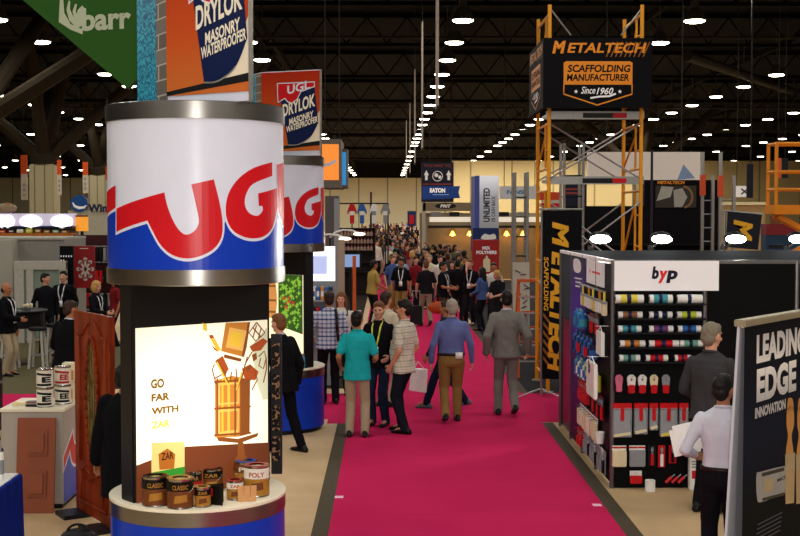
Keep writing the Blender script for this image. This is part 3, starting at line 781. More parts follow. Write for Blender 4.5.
# printed sign boxes on the drums
def sign_box(cx, cy, pts, ztop, label, brand, first):
    t = thing('sign_box', label, 'sign', (cx, cy, ZD1))
    q = MB().prism([(p[0], p[1], ZD1+.003) for p in pts], (0, 0, ztop-ZD1)); q.build('core', WHITEP, t)
    # left face: water print then block wall
    A, B, C = [Vector((p[0], p[1], 0)) for p in pts[:3]]
    fl = Frame((A.x, A.y, 0), B-A, (0, 0, 1)); L = (B-A).length
    q = MB(); fl.plate(q, 0, ZD1+.02, L*.68, ztop-.01, .001, .012); q.build('water_print', WATER, t)
    q = MB(); fl.plate(q, L*.68, ZD1+.02, L, ztop-.01, .001, .014); q.build('block_print', BRICK, t)
    fc = Frame((B.x, B.y, 0), C-B, (0, 0, 1)); Wd = (C-B).length
    q = MB(); fc.plate(q, .0, ZD1+.07, Wd-.02, ztop-.01, .001, .012); face = q.build('front_print', ORNG, t)
    q = MB(); fc.plate(q, Wd-.02, ZD1+.0, Wd, ztop, .0, .03); q.build('edge_trim', SILV, t)
    w = .014
    # cream floor and grey ledge under the can
    dpoly('cream_print', fc, [(Wd*.42, ZD1+.13), (Wd-.02, ZD1+.2), (Wd-.02, ZD1+.62), (Wd*.8, ZD1+.35)], CREAM, face, w-.0005)
    dpoly('ledge_print', fc, [(0, ZD1+.07), (Wd-.02, ZD1+.14), (Wd-.02, ZD1+.20), (0, ZD1+.10)], DGREY, face, w)
    # the leaning can
    can = smooth_pts([(Wd*.45, ZD1+.15, 1), (Wd*.62, ZD1+.155), (Wd*.82, ZD1+.25), (Wd*.95, ZD1+.44, 1), (Wd*.88, ZD1+.98, 1), (Wd*.28, ZD1+.98, 1)])
    dpoly('can_print', fc, can, NAVY, face, w+.002)
    dpoly('can_edge_print', fc, ribbon(can[:11], .012), SILV, face, w+.003)
    sl = .28
    dtext('lettering', fc, 'DRYLOK', (Wd*.36, ZD1+.525, Wd*.90, ZD1+.70), TXT, face, w+.005, .03, 0, sl)
    dtext('lettering', fc, 'MASONRY', (Wd*.47, ZD1+.415, Wd*.87, ZD1+.505), TXT, face, w+.005, .03, 0, sl)
    dtext('lettering', fc, 'WATERPROOFER', (Wd*.42, ZD1+.315, Wd*.94, ZD1+.40), TXT, face, w+.005, .03, 0, sl)
    red = [(Wd*.29, ZD1+.74), (Wd*.40, ZD1+.79), (Wd*.45, ZD1+.74), (Wd*.52, ZD1+.72), (Wd*.60, ZD1+.77), (Wd*.66, ZD1+.87), (Wd*.88, ZD1+.93), (Wd*.88, ZD1+.98), (Wd*.28, ZD1+.98)]
    dpoly('can_red_print', fc, grow(red, .014), WHITEP, face, w+.004); dpoly('can_red_print', fc, red, RED, face, w+.005)
    dtext('lettering', fc, 'UGL', (Wd*.44, ZD1+.83, Wd*.82, ZD1+.95), WHITEP if first else WHITEP, face, w+.006, .03, 0, .2)
    return t
A = at(139, 98, 9.78); B = at(168, 98, 9.2); C = at(253.5, 93, 8.78)
sign1 = sign_box(CX1, CY1, [(A.x, A.y), (B.x, B.y), (C.x, C.y), (C.x-.16, C.y+.62), (CX1-.05, CY1+.62)], 4.95, 'tall printed sign of a leaning waterproofer can on top of the nearest column', '', True)
A = at(246, 140, 17.6); B = at(262, 140, 17.1); C = at(322, 140, 16.75)
sign2 = sign_box(CX2, CY2, [(A.x, A.y), (B.x, B.y), (C.x, C.y), (C.x-.12, C.y+.8), (CX2-.1, CY2+.6)], 4.93, 'smaller printed can sign on top of the second column', '', False)

# second column's lit picture: a barrel on the left, garden on the right
W2 = .014
lp = MB(); fr2.plate(lp, .03, PH+.01, 1.17, 2.16, 0, .012)
p2 = lp.build('lit_panel', em('panel2_cream', '#F6E6C0', .95), col2)
EB = em('panel2_wood', '#C98A4A', .75); EG = em('panel2_green', '#2F5A1C', .45); EGL = em('panel2_leaf', '#86B83C', .6); ER = em('panel2_red', '#C22A2A', .7); EBD = em('panel2_hoop', '#8A5426', .6)
dpoly('print_garden', fr2, [(.72, 1.45), (1.17, 1.35), (1.17, 2.16), (.72, 2.16)], EG, p2, W2)
random.seed(3)
dpoly('print_leaf', fr2, [star_pts((random.uniform(.75, 1.14), random.uniform(1.42, 2.13)), random.uniform(.015, .045), 4) for _ in range(110)], EGL, p2, W2+.002)
dpoly('print_flower', fr2, [star_pts((random.uniform(.8, 1.0), random.uniform(1.68, 1.9)), random.uniform(.02, .045), 6) for _ in range(7)], ER, p2, W2+.004)
dpoly('print_barrel', fr2, smooth_pts([(.32, 1.55, 1), (.66, 1.55, 1), (.70, 1.8), (.66, 2.1, 1), (.32, 2.1, 1), (.28, 1.8)]), EB, p2, W2+.002)
dpoly('print_hoop', fr2, [[(.30, z), (.68, z), (.68, z+.03), (.30, z+.03)] for z in (1.62, 1.78, 1.98)], EBD, p2, W2+.004)
for nm, d_, dk in (('blue_jar', (.36, -.42), '#3F7C9C'),):
    x, y = CX2+d_[0], CY2+d_[1]
    t = thing('paint_jar', 'small teal jar standing on the second column pedestal', 'jar', (x, y, PH))
    MB().lathe([(0, 0), (.055, 0), (.06, .01), (.06, .15), (.045, .17), (0, .17)], (x, y, PH+.001), 20).build('body', pm('jar_teal', '#4A8FA8', .3), t, 'auto')
    MB().lathe([(0, .17), (.05, .17), (.05, .20), (0, .20)], (x, y, PH+.001), 20).build('lid', SILV, t, 'auto')

# paint cans on the near pedestal
WOODL = pm('sample_wood', '#C08A55', .5, var=.2, scale=30); BRASS = pm('can_gold', '#A9772F', .4, metal=.25); BLKL = pm('can_black', '#0C0A09', .35); TIN = pm('can_tin', '#A8A49C', .25, metal=1); REDC = pm('can_red', '#A01D1A', .35); CANW = pm('can_white', '#D9D3C4', .35); BLUC = pm('can_blue', '#1F55A8', .35); BRWN = pm('can_brown', '#6B3A1B', .4)
def paint_can(px, py, r, h, low, up, ring, label, text=None, tcol=None, D=None):
    r *= 1.14; h *= 1.14
    p = ground(px, py, PH)
    v = Vector((p.x-CX1, p.y-CY1)); 
    v = v + v.normalized()*-r*.9 if v.length + r > .66 else v
    if v.length + r > .658: v = v.normalized()*(.658-r)
    x, y = CX1+v.x, CY1+v.y
    t = thing('paint_can', label, 'paint can', (x, y, PH), 0, 'paint cans on the pedestal'); c = (x, y, PH+.001)
    MB().lathe([(0, 0), (r, 0), (r, .006), (r*.985, .01), (r*.985, h-.012), (r, h-.008), (r, h), (r*.9, h), (r*.88, h-.006), (0, h-.006)], c, 28).build('body', TIN, t, 'auto')
    MB().lathe([(r*.99, .012), (r*.995, .012), (r*.995, h*.6), (r*.99, h*.6)], c, 28).build('label', low, t, 'auto')
    MB().lathe([(r*.99, h*.6), (r*.995, h*.6), (r*.995, h-.016), (r*.99, h-.016)], c, 28).build('label_top', up, t, 'auto')
    MB().lathe([(r*.62, h-.004), (r*.86, h-.002), (r*.86, h+.003), (r*.6, h+.003)], c, 28).build('lid', ring, t, 'auto')
    if r > .06:
        q = MB(); q.tube([(x + r*1.01*math.cos(a_), y - r*1.01*math.sin(a_)*.9 - .003, PH + h*.78 - h*.34*math.sin(a_)) for a_ in [math.pi*i/10 for i in range(11)]], .0028, 5); q.build('handle', TIN, t)
    if text:
        f = Cyl(x, y, r*.995); a0 = math.atan2(-x, y)*-1
        a0 = math.atan2(0-x, y)  # the side turned to the aisle
        dtext('lettering', f, text, (a0-.62, PH+h*.66, a0+.62, PH+h*.82), tcol or BRASS, t, .001, .02)
        dpoly('label_art', f, [(a0-.5, PH+h*.2), (a0+.55, PH+h*.26), (a0+.5, PH+h*.5), (a0-.4, PH+h*.46)], BRASS if low is not BRASS else BRWN, t, .001)
    return t
paint_can(148, 507, .084, .185, BRWN, BLKL, BLKL, 'black and brown can of wood finish, leftmost on the pedestal', 'CLASSIC')
paint_can(176, 511, .084, .185, BRWN, BLKL, BRASS, 'black and brown can of wood finish, second from the left', 'CLASSIC')
paint_can(203, 508, .052, .125, BRASS, BLKL, BRASS, 'small gold and black can in front, right of the two black cans', 'ZAR')
paint_can(194, 494, .052, .150, REDC, BLKL, TIN, 'slim black and red can behind the small gold can', 'ZAR')
paint_can(211, 490, .080, .15, BRWN, BLKL, BLKL, 'wide low black can behind the folded leaflet', 'ZAR')
paint_can(226, 478, .058, .145, CANW, CANW, BLUC, 'white can with blue lid at the back of the pedestal', None)
paint_can(235, 499, .054, .125, BRASS, CANW, REDC, 'small gold can with a red lid beside the wood slats', 'ZAR', REDC)
paint_can(246, 487, .080, .18, BRASS, BRWN, BLUC, 'gold can with a blue lid ring near the right rim', 'PIL', CANW)
paint_can(267, 496, .084, .20, BRASS, CANW, REDC, 'gold and white can with a red lid ring at the right rim', 'POLY', REDC)
paint_can(266, 476, .078, .19, CANW, CANW, TIN, 'pale can with bare tin lid, rearmost at the right rim', None)
# leaflet and wood slats
p = ground(216, 506, PH); t = thing('leaflet', 'folded black leaflet standing between the small cans', 'leaflet', (p.x, p.y, PH))
q = MB(); f = Frame((p.x-.09, p.y+.06, PH+.001), (1, -.45, 0), (0, 0, 1)); f.plate(q, 0, 0, .15, .14, -.004, 0); leaf = q.build('cover', BLKL, t)
f2 = Frame((p.x-.09, p.y+.06, PH+.001), (.9, .35, 0), (0, 0, 1)); q = MB(); f2.plate(q, 0, 0, .14, .14, -.004, 0); q.build('back_cover', BLKL, t)
dpoly('print', f, [(.02, .06), (.07, .06), (.07, .12), (.02, .12)], REDC, leaf, .001)
p = ground(247, 503, PH)
for i in range(3):
    a_ = R(-8 + i*9)
    t = thing('wood_slat', ['pale wood sample slat leaning by the gold cans, left of three', 'pale wood sample slat leaning by the gold cans, middle of three', 'pale wood sample slat leaning by the gold cans, right of three'][i], 'wood sample', (p.x-.05+i*.045, p.y+.02+i*.012, PH), 0, 'wood sample slats')
    f = Frame((p.x-.07+i*.045, p.y+.02+i*.012, PH+.001), (math.cos(R(12)), math.sin(R(12)), 0), (0, .18, .98)); q = MB(); f.plate(q, 0, 0, .043, .115, -.008, 0); q.build('board', WOODL, t)
# ================================================================== right side: product wall
BX, BY, BR, BZ = 2.45, 13.4, 17.4, 2.48
PANB = pm('wall_panel_black', '#050508', .5, var=.1, spec=.1); ALU = pm('aluminium', '#77787C', .35, metal=.9); PANG = pm('panel_grey', '#2C2E33', .5); WH = pm('sign_white', '#FBFBFF', .4, var=.02)
PURP = ramp_mat('purple_print_reflection', 'Z', [(0, '#3A0F26'), (.45, '#3A1466'), (.75, '#4A22A8'), (1, '#1E1440')], .4, 0, 2.48)  # purple graphic; the maroon foot is the pink carpet's reflection painted in
INK = pm('ink_navy', '#14142E', .4); INKR = pm('ink_red', '#E0323A', .4); INKO = pm('ink_orange', '#E8881E', .4, var=.04)
wall = thing('display_wall', 'black panelled product wall with a white lettered header', 'display wall', (BX, BY, 0))
q = MB(); q.box(BX+.03, 8.2, BY, BY+.06, .003, BZ-.01); q.build('front_panel', PANB, wall)
q = MB(); q.box(BX, BX+.05, BY+.06, BR-1.0, .04, BZ-.04); q.build('side_panel', PANB, wall)
q = MB(); q.box(BX, 8.2, BR-.05, BR, .04, BZ); q.build('rear_panel', PANG, wall)
q = MB(); q.box(BX+.01, BX+.04, BR-.98, BR-.07, .04, 1.55); q.build('end_panel', pm('panel_maroon', '#4A1428', .2), wall)
for i, (x, y) in enumerate([(BX, BY), (BX+1, BY), (BX+2, BY), (BX+3, BY), (BX+4, BY), (BX+5, BY), (BX, BY+1), (BX, BY+2), (BX, BY+3), (BX, BR)]):
    MB().lathe([(0, 0), (.025, 0), (.025, BZ), (0, BZ)], (x, y, 0), 8).build('post', ALU, wall)
q = MB(); q.box(BX-.02, 8.2, BY-.02, BY+.02, BZ-.03, BZ+.01); q.build('top_rail', ALU, wall); q = MB(); q.box(BX-.02, BX+.02, BY, BR, BZ-.03, BZ+.01); q.build('side_rail', WH, wall)
fB = Frame((0, BY, 0), (1, 0, 0), (0, 0, 1))
def F2(px, py): return xz(px, py, BY)
x0, z1 = F2(613.8, 260.8); x1, z0 = F2(717.5, 290.5)
q = MB(); fB.plate(q, x0, z0, x1, z1+.0, .022, .05); hd_ = q.build('header_sign', WH, wall)
bx = [F2(651, 283.5), F2(660.5, 267), F2(661.5, 287), F2(667.5, 271.5), F2(669.5, 287), F2(679, 271.5)]
dtext('lettering', fB, 'b', (F2(650.7, 279)[0], F2(0, 279.2)[1], F2(660.2, 0)[0], F2(0, 266.5)[1]), INK, hd_, .053, .05, .15)
dtext('lettering', fB, 'y', (F2(659.5, 0)[0], F2(0, 283.2)[1], F2(669.3, 0)[0], F2(0, 270.7)[1]), INKR, hd_, .055, .05, .15)
dtext('lettering', fB, 'p', (F2(667.5, 0)[0], F2(0, 283.2)[1], F2(679.2, 0)[0], F2(0, 270.5)[1]), INK, hd_, .053, .05, .15)
# side face graphics; the face looks towards the aisle
fS = Frame((BX, BR, 0), (0, -1, 0), (0, 0, 1))       # u runs towards the camera
def S2(px, py):
    d = ray(px, py); k = BX/d.x; p = Vector((0, 0, H)) + d*k; return (BR - p.y, p.z)
u0 = S2(571.5, 300)[0]; u1 = S2(587, 300)[0]
q = MB(); fS.plate(q, u0, .05, u1, BZ-.05, .002, .012); pg = q.build('purple_panel', PURP, wall)
dpoly('logo_print', fS, smooth_pts([S2(574.5, 260), S2(578, 258.5), S2(581.5, 262), S2(582, 270), S2(579, 273), S2(575, 270)]), WH, pg, .014)
dpoly('logo_print', fS, [[S2(575.5, 277), S2(583, 278.5), S2(583, 280), S2(575.5, 278.5)], [S2(576.5, 281), S2(582, 282), S2(582, 283.5), S2(576.5, 282.5)], [S2(576.5, 285), S2(581, 286), S2(581, 287.5), S2(576.5, 286.5)]], WH, pg, .014)
a_ = S2(588, 281); b_ = S2(605, 281)
q = MB(); fS.plate(q, a_[0], 2.16, b_[0], 2.44, .004, .02); sg_ = q.build('side_sign', WH, wall)
m_ = (a_[0]+b_[0])/2
dpoly('logo_print', fS, star_pts((a_[0]+.28, 2.31), .05, 4), INKR, sg_, .022)
dtext('lettering', fS, 'byp tools', (a_[0]+.42, 2.28, b_[0]-.25, 2.34), INKR, sg_, .022, .02) if False else dpoly('print', fS, [(a_[0]+.42, 2.295), (b_[0]-.2, 2.295), (b_[0]-.2, 2.32), (a_[0]+.42, 2.32)], INKR, sg_, .022)

# shelves and packs on the front
SHB = pm('shelf_black', '#08080A', .5, spec=.2)
PK = {k: pm('pack_'+k, v, .35, var=.12, scale=30) for k, v in dict(white='#E6E4DE', yellow='#D9C84A', blue='#2C5FA8', teal='#3C93A0', red='#C3141C', green='#6FA08A', orange='#C98238', purple='#6B3B72', navy='#1C2246', pink='#D56A86', grey='#8A8C90', cream='#DCCFA8', black='#141416', lime='#B9C832', brown='#8A5A3A').items()}
CLEAR = bpy.data.materials.new('pack_clear'); CLEAR.use_nodes = True; b_ = CLEAR.node_tree.nodes['Principled BSDF']; b_.inputs['Base Color'].default_value = S('#C9CED4'); b_.inputs['Alpha'].default_value = .28; b_.inputs['Roughness'].default_value = .12
rows = [(303.5, (('yellow', 616, 644), ('teal', 650, 673), ('white', 678, 703))), (318.3, (('brown', 619, 643), ('navy', 650, 673), ('lime', 678, 702))), (332.3, (('teal', 619, 642), ('purple', 650, 674), ('blue', 679, 702))), (347, (('orange', 621, 646), ('red', 650, 680), ('green', 681, 704))), (361.5, (('green', 620.5, 641), ('red', 647, 669), ('red', 676, 692)))]
ordn = ('top', 'second', 'third', 'fourth', 'fifth')
Yf = BY
for ri, (yb, items) in enumerate(rows):
    z = F2(0, yb)[1]
    t = thing('wall_shelf', 'thin black shelf on the product wall, ' + ordn[ri] + ' from the header', 'shelf', (BX+.1, Yf, z))
    q = MB(); q.box(BX+.04, BX+.98, Yf-.15, Yf, z-.014, z); q.build('board', SHB, t); q = MB(); q.box(BX+.04, BX+.98, Yf-.153, Yf-.15, z-.014, z+.006); q.build('lip', SHB, t)
    for ci, (c, a, b) in enumerate(items):
        xa, xb = F2(a, 0)[0], F2(b, 0)[0]; r = .048 if ri == 0 else .037; yc = Yf-.085
        t = thing('roller_pack', f'white paint roller pack with {c} label on the {ordn[ri]} shelf, {("left", "middle", "right")[ci]} one', 'roller pack', (xa, yc, z), 0, 'roller packs on the wall shelves')
        q = MB(); 
        for k in range(2 if ri != 2 else 1):
            q.cone((xa, yc+.0+k*.0, z+r+.001), (xb, yc, z+r+.001), r, r, 16)
        q.build('roller', PK['white'], t, 'auto')
        q = MB(); q.cone((xa+(xb-xa)*.18, yc, z+r+.001), (xb-(xb-xa)*.22, yc, z+r+.001), r+.0015, r+.0015, 16, False); q.build('label', PK[c], t, 'auto')
        q = MB(); q.cone((xa+(xb-xa)*.4, yc, z+r+.001), (xa+(xb-xa)*.55, yc, z+r+.001), r+.003, r+.003, 16, False); q.build('label_stripe', PK['navy' if c != 'navy' else 'white'], t, 'auto')
        q = MB()
        for xx in (xa, xb): q.cone((xx-.004, yc, z+r+.001), (xx+.004, yc, z+r+.001), r*.55, r*.55, 12)
        q.build('core_end', PK['black'], t)
HOOK = pm('hook_steel', '#9A9A9A', .3, metal=1)
def hang_pack(x0, x1, z0, z1, kind, label, group, y=BY, fr=None, c1='white', c2='red', dep=.04):
    """a carded pack on a peg; fr gives the wall face"""
    fr = fr or fB; um = (x0+x1)/2
    root = fr.P(um, z0, .05); t = thing('hanging_pack', label, 'hanging pack', tuple(root), 0, group)
    w0 = .035
    q = MB(); q.tube([fr.P(um, z1-.015, 0), fr.P(um, z1-.015, w0+dep+.03)], .004, 6); q.build('peg_hook', HOOK, t)
    hh = z1-z0
    if kind == 'glove':
        q = MB(); fr.poly(q, [(x0+.008, z0+hh*.4), (x1-.008, z0+hh*.4), (x1, z1-.03), (um+.02, z1), (um-.02, z1), (x0, z1-.03)], w0, w0+dep*.6); q.build('card', PK[c1], t, bevel=.004)
        q = MB(); fr.plate(q, x0+.012, z0, x1-.012, z0+hh*.46, w0, w0+dep); q.build('pouch', PK[c2], t, bevel=.008)
        q = MB(); q.ell(fr.P(um, z1-hh*.25, w0+dep*.7), (.012, .012, .016), 8, 6); q.build('emblem', PK['grey'], t)
    elif kind == 'bag':
        q = MB(); fr.plate(q, x0, z0, x1, z1-.05, w0, w0+dep); q.build('clear_bag', CLEAR, t, bevel=.006)
        q = MB(); fr.plate(q, x0, z1-.06, x1, z1, w0-.002, w0+dep*.7); q.build('header_card', PK['red'], t)
        q = MB(); fr.plate(q, x0+.015, z0+.012, x1-.015, z1-.08, w0+.006, w0+dep*.6); q.build('tray', PK['grey'], t, bevel=.006)
        q = MB(); fr.plate(q, um-.02, z1-.19, um+.02, z1-.05, w0+dep*.6, w0+dep+.006); q.build('handle', PK['red'], t, bevel=.006)
        q = MB(); q.bar(fr.P(x0+.012, z0+.02, w0+dep), fr.P(x1-.012, z0+.045, w0+dep), .012, .03); q.build('edge_strip', PK[c1], t)
    elif kind == 'card':
        q = MB(); fr.plate(q, x0, z0, x1, z1-.05, w0, w0+dep); q.build('pouch', PK[c1], t, bevel=.008)
        q = MB(); fr.plate(q, x0, z1-.055, x1, z1, w0, w0+.01); q.build('header_card', PK['white'], t)
        dpoly('print', fr, [(x0, z1-.03), (x1, z1-.03), (x1, z1-.012), (x0, z1-.012)], PK[c2], t, w0+.012)
    elif kind == 'tool':
        q = MB(); fr.plate(q, x0, z0, x1, z1, w0-.004, w0); q.build('card', PK[c1], t)
        q = MB(); q.tube([fr.P(um, z0+.015, w0+.015), fr.P(um, z0+hh*.6, w0+.015)], min(.018, (x1-x0)*.25), 8); q.build('handle', PK[c2], t)
        q = MB(); q.tube([fr.P(um, z0+hh*.6, w0+.012), fr.P(um, z1-.03, w0+.012)], .008, 8); q.ell(fr.P(um, z1-hh*.2, w0+.015), (.016, .012, .03), 8, 6); q.build('tool_head', PK['grey'], t)
    elif kind == 'tube':
        r = (x1-x0)*.42; q = MB(); p = fr.P(um, 0, w0+r)
        q.lathe([(0, z0), (r, z0), (r, z0+hh*.74), (r*.4, z0+hh*.84), (r*.25, z0+hh*.98), (0, z0+hh)], (p.x, p.y, 0), 14); q.build('bottle', PK[c1], t, 'auto')
        q = MB(); q.lathe([(r*1.01, z0+hh*.12), (r*1.015, z0+hh*.12), (r*1.015, z0+hh*.52), (r*1.01, z0+hh*.52)], (p.x, p.y, 0), 14); q.build('label', PK[c2], t, 'auto')
    elif kind == 'brush':
        q = MB(); fr.plate(q, x0+.01, z0, x1-.01, z0+hh*.5, w0, w0+dep); q.build('bristle_sleeve', PK[c1], t, bevel=.006)
        q = MB(); q.tube([fr.P(um, z0+hh*.5, w0+dep*.5), fr.P(um, z1-.02, w0+dep*.5)], .014, 8); q.build('handle', PK[c2], t)
        q = MB(); fr.plate(q, x0+.006, z0+hh*.46, x1-.006, z0+hh*.56, w0-.002, w0+dep+.002); q.build('ferrule', PK['grey'], t)
    return t
for i, (a, b, c1, c2) in enumerate(((617, 625, 'pink', 'pink'), (629, 638, 'white', 'red'), (640, 649, 'white', 'red'), (652, 660.5, 'cream', 'red'), (664, 672.5, 'grey', 'red'))):
    hang_pack(F2(a, 0)[0], F2(b, 0)[0], F2(0, 393.5)[1], F2(0, 375)[1], 'glove', f'small {c1} and {c2} glove pack hanging on the wall, {("first", "second", "third", "fourth", "fifth")[i]} from the corner', 'glove packs on the wall', c1=c1, c2=c2) if i else hang_pack(F2(a, 0)[0], F2(b, 0)[0], F2(0, 392)[1], F2(0, 375)[1], 'glove', 'small pink glove pack hanging nearest the wall corner', 'glove packs on the wall', c1='pink', c2='pink')
for i, (a, b, yb, c1) in enumerate(((613.8, 634, 437.5, 'cream'), (635.5, 650, 434.5, 'cream'), (651, 660.5, 430.5, 'cream'), (661.5, 680, 437, 'yellow'), (681, 691, 433, 'yellow'))):
    hang_pack(F2(a, 0)[0]+.01, F2(b, 0)[0], F2(0, yb)[1], F2(0, 403.5)[1], 'bag', f'grey tool tray in clear bag with red header, {("first", "second", "third", "fourth", "fifth")[i]} from the corner', 'clear tool bags on the wall', c1=c1)
for i, (a, b, yb, kind, c1, c2, lb) in enumerate(((613.8, 629, 467, 'card', 'cream', 'red', 'cream pouch with printed header in the bottom row by the corner'), (631, 648, 467, 'card', 'grey', 'red', 'grey sponge pouch with white header in the bottom row'), (650.5, 659, 467, 'tool', 'black', 'red', 'black tool card with red handle in the bottom row'), (660.5, 668.5, 468, 'tool', 'red', 'white', 'red card with white handled tool in the bottom row'), (671.5, 680, 464, 'tool', 'red', 'black', 'red tool card beside the held white papers'))):
    hang_pack(F2(a, 0)[0]+.01, F2(b, 0)[0], F2(0, yb)[1], F2(0, 446)[1], kind, lb, 'bottom row packs on the wall', c1=c1, c2=c2)
# things at the foot of the wall
x0, z0 = F2(629, 482.5); x1, z1 = F2(641, 470)
hang_pack(x0, x1, z0, z1, 'card', 'small white pack with red base hanging lowest on the wall', 'bottom row packs on the wall', c1='red', c2='white')
x, _ = F2(647, 480); t = thing('paper_roll', 'white round roll standing on the floor at the wall foot', 'roll', (x, BY-.2, 0))
MB().lathe([(.02, 0), (.055, 0), (.055, .12), (.02, .12), (.02, 0)], (x, BY-.16, .001), 20).build('roll', PK['white'], t, 'auto')
MB().lathe([(.0, .005), (.02, .005), (.02, .115), (0, .115)], (x, BY-.16, .001), 14).build('core', PK['grey'], t, 'auto')
for i in range(3):
    xa, za = F2(665 + i*6.2, 482); xb, zb = F2(671 + i*6.2, 476.5)
    t = thing('red_tool', f'short red tool slanting at the wall foot, {("first", "second", "third", "fourth")[i]} from the corner', 'tool', (xa, BY-.04, za), 0, 'red tools at the wall foot')
    MB().tube([(xa, BY-.03, za), (xb, BY-.03, zb)], .018, 8).build('handle', PK['red'], t); MB().tube([(xb, BY-.03, zb), (xb+.035, BY-.03, zb+.03)], .008, 8).build('tip', PK['grey'], t)
    MB().tube([(xb, BY, zb-.01), (xb, BY-.045, zb-.01)], .004, 6).build('peg', HOOK, t)
x0, z0 = F2(687, 479); x1, z1 = F2(699, 456)
t = thing('product_bag', 'white carrier bag with a red block leaning at the wall', 'bag', ((x0+x1)/2, BY-.1, 0))
q = MB(); q.box(x0, x1+.02, BY-.13, BY-.03, .0, z1); q.build('bag', PK['white'], t, bevel=.01)
f = Frame((0, BY-.13, 0), (1, 0, 0), (0, 0, 1)); dpoly('red_block', f, [(x0+.02, z0+.03), (x1, z0+.03), (x1, z0+.12), (x0+.02, z0+.12)], PK['red'], t, .002)
dpoly('print_lines', f, [[(x0+.02, z0+.15+k*.03), (x1-.01, z0+.15+k*.03), (x1-.01, z0+.165+k*.03), (x0+.02, z0+.165+k*.03)] for k in range(3)], PK['grey'], t, .002)

# goods on the side face of the wall
random.seed(11)
siderows = [('brush', 1.87, .28, 587, 611, 11, (('cream', 'yellow'), ('yellow', 'black'), ('white', 'black'), ('white', 'orange'), ('white', 'black')), 'sleeved brush'),
            ('tube', 1.60, .24, 584, 592, 4, (('blue', 'teal'), ('blue', 'blue'), ('teal', 'blue')), 'blue bottle'),
            ('tool', 1.58, .24, 593, 603, 6, (('red', 'black'), ('brown', 'red'), ('black', 'red')), 'red carded tool'),
            ('tube', 1.28, .28, 583, 602, 10, (('blue', 'navy'), ('navy', 'blue'), ('blue', 'red'), ('navy', 'red')), 'dark blue tube'),
            ('tube', 1.00, .24, 584, 596, 7, (('teal', 'blue'), ('blue', 'white'), ('cream', 'blue')), 'pale blue bottle'),
            ('tube', 0.98, .24, 597, 606, 4, (('yellow', 'navy'), ('yellow', 'yellow')), 'yellow bottle'),
            ('glove', .70, .26, 584, 594, 5, (('red', 'red'),), 'red glove pack'),
            ('tool', .66, .28, 595, 608, 6, (('red', 'black'), ('black', 'red')), 'red and black tool card'),
            ('card', .38, .26, 584, 602, 7, (('cream', 'red'), ('white', 'red'), ('cream', 'brown')), 'cream pouch'),
            ('tool', .08, .28, 588, 610, 9, (('grey', 'grey'), ('white', 'grey'), ('grey', 'black')), 'grey tool card'),
            ('glove', .12, .22, 583, 588, 2, (('red', 'red'),), 'low red pack')]
nth = ('first', 'second', 'third', 'fourth', 'fifth', 'sixth', 'seventh', 'eighth', 'ninth', 'tenth', 'eleventh', 'twelfth')
rown = {0: 'under the small sign', 1: 'below the brushes', 2: 'below the brushes', 3: 'at chest height', 4: 'under dark blue tubes', 5: 'near the white bag', 6: 'below pale blue bottles', 7: 'low down', 8: 'second lowest row', 9: 'lowest row', 10: 'at the bottom'}
for ri, (kind, z0, hh, pa, pb, n, cols, nm) in enumerate(siderows):
    ua = S2(pa, 300)[0]; ub = S2(pb, 300)[0]; st = (ub-ua)/n
    for k in range(n):
        c1, c2 = cols[k % len(cols)]; wd = min(st*.86, .15)
        u = ua + st*(k+.5)
        hang_pack(u-wd/2, u+wd/2, z0 + random.uniform(0, .02), z0+hh, kind, f'{nm} on the wall side, {rown[ri]}, {nth[k]} from far end', 'packs on the side of the product wall', fr=fS, c1=c1, c2=c2, dep=.05)
for i, (px0, px1, ya, yb) in enumerate(((605.5, 611, 327, 357), (604, 612.5, 359, 400))):
    ua, ub = S2(px0, 360)[0], S2(px1, 360)[0]; zb, zt = S2(px1, yb)[1], S2(px1, ya)[1]
    t = thing('carrier_bag', ('small tall white bag hanging near the wall corner, upper one', 'long white bag with a black letter hanging near the wall corner, lower one')[i], 'bag', tuple(fS.P(ub, zb, .1)))
    q = MB(); fS.plate(q, ua, zb, ub, zt-.06, .07+i*.09, .11+i*.09); q.build('bag', PK['white'], t, bevel=.008)
    q = MB(); um = (ua+ub)/2; q.tube([fS.P(ua+.04, zt-.07, .09+i*.09), fS.P(um, zt, .09+i*.09), fS.P(ub-.04, zt-.07, .09+i*.09)], .006, 6); q.tube([fS.P(um, zt-.004, 0), fS.P(um, zt-.004, .14+i*.09)], .004, 6); q.build('handle', PK['white'], t)
    if i: dtext('lettering', fS, 'b', (um-.12, zb+.25, um+.02, zb+.4), PK['black'], t, .112+.09, .04)
t = thing('plastic_cup', 'frosted cup hung low beside the wall corner', 'cup', tuple(fS.P(S2(606, 437)[0], .6, .05)))
p = fS.P(S2(606.5, 437)[0], 0, .075); z = S2(606, 443)[1]
MB().lathe([(0, z), (.04, z), (.055, z+.13), (.05, z+.13), (.037, z+.01), (0, z+.01)], (p.x, p.y, 0), 18).build('cup', PK['white'], t, 'auto'); MB().tube([(p.x+.05, p.y, z+.11), (BX, p.y, z+.11)], .004, 6).build('peg', HOOK, t)

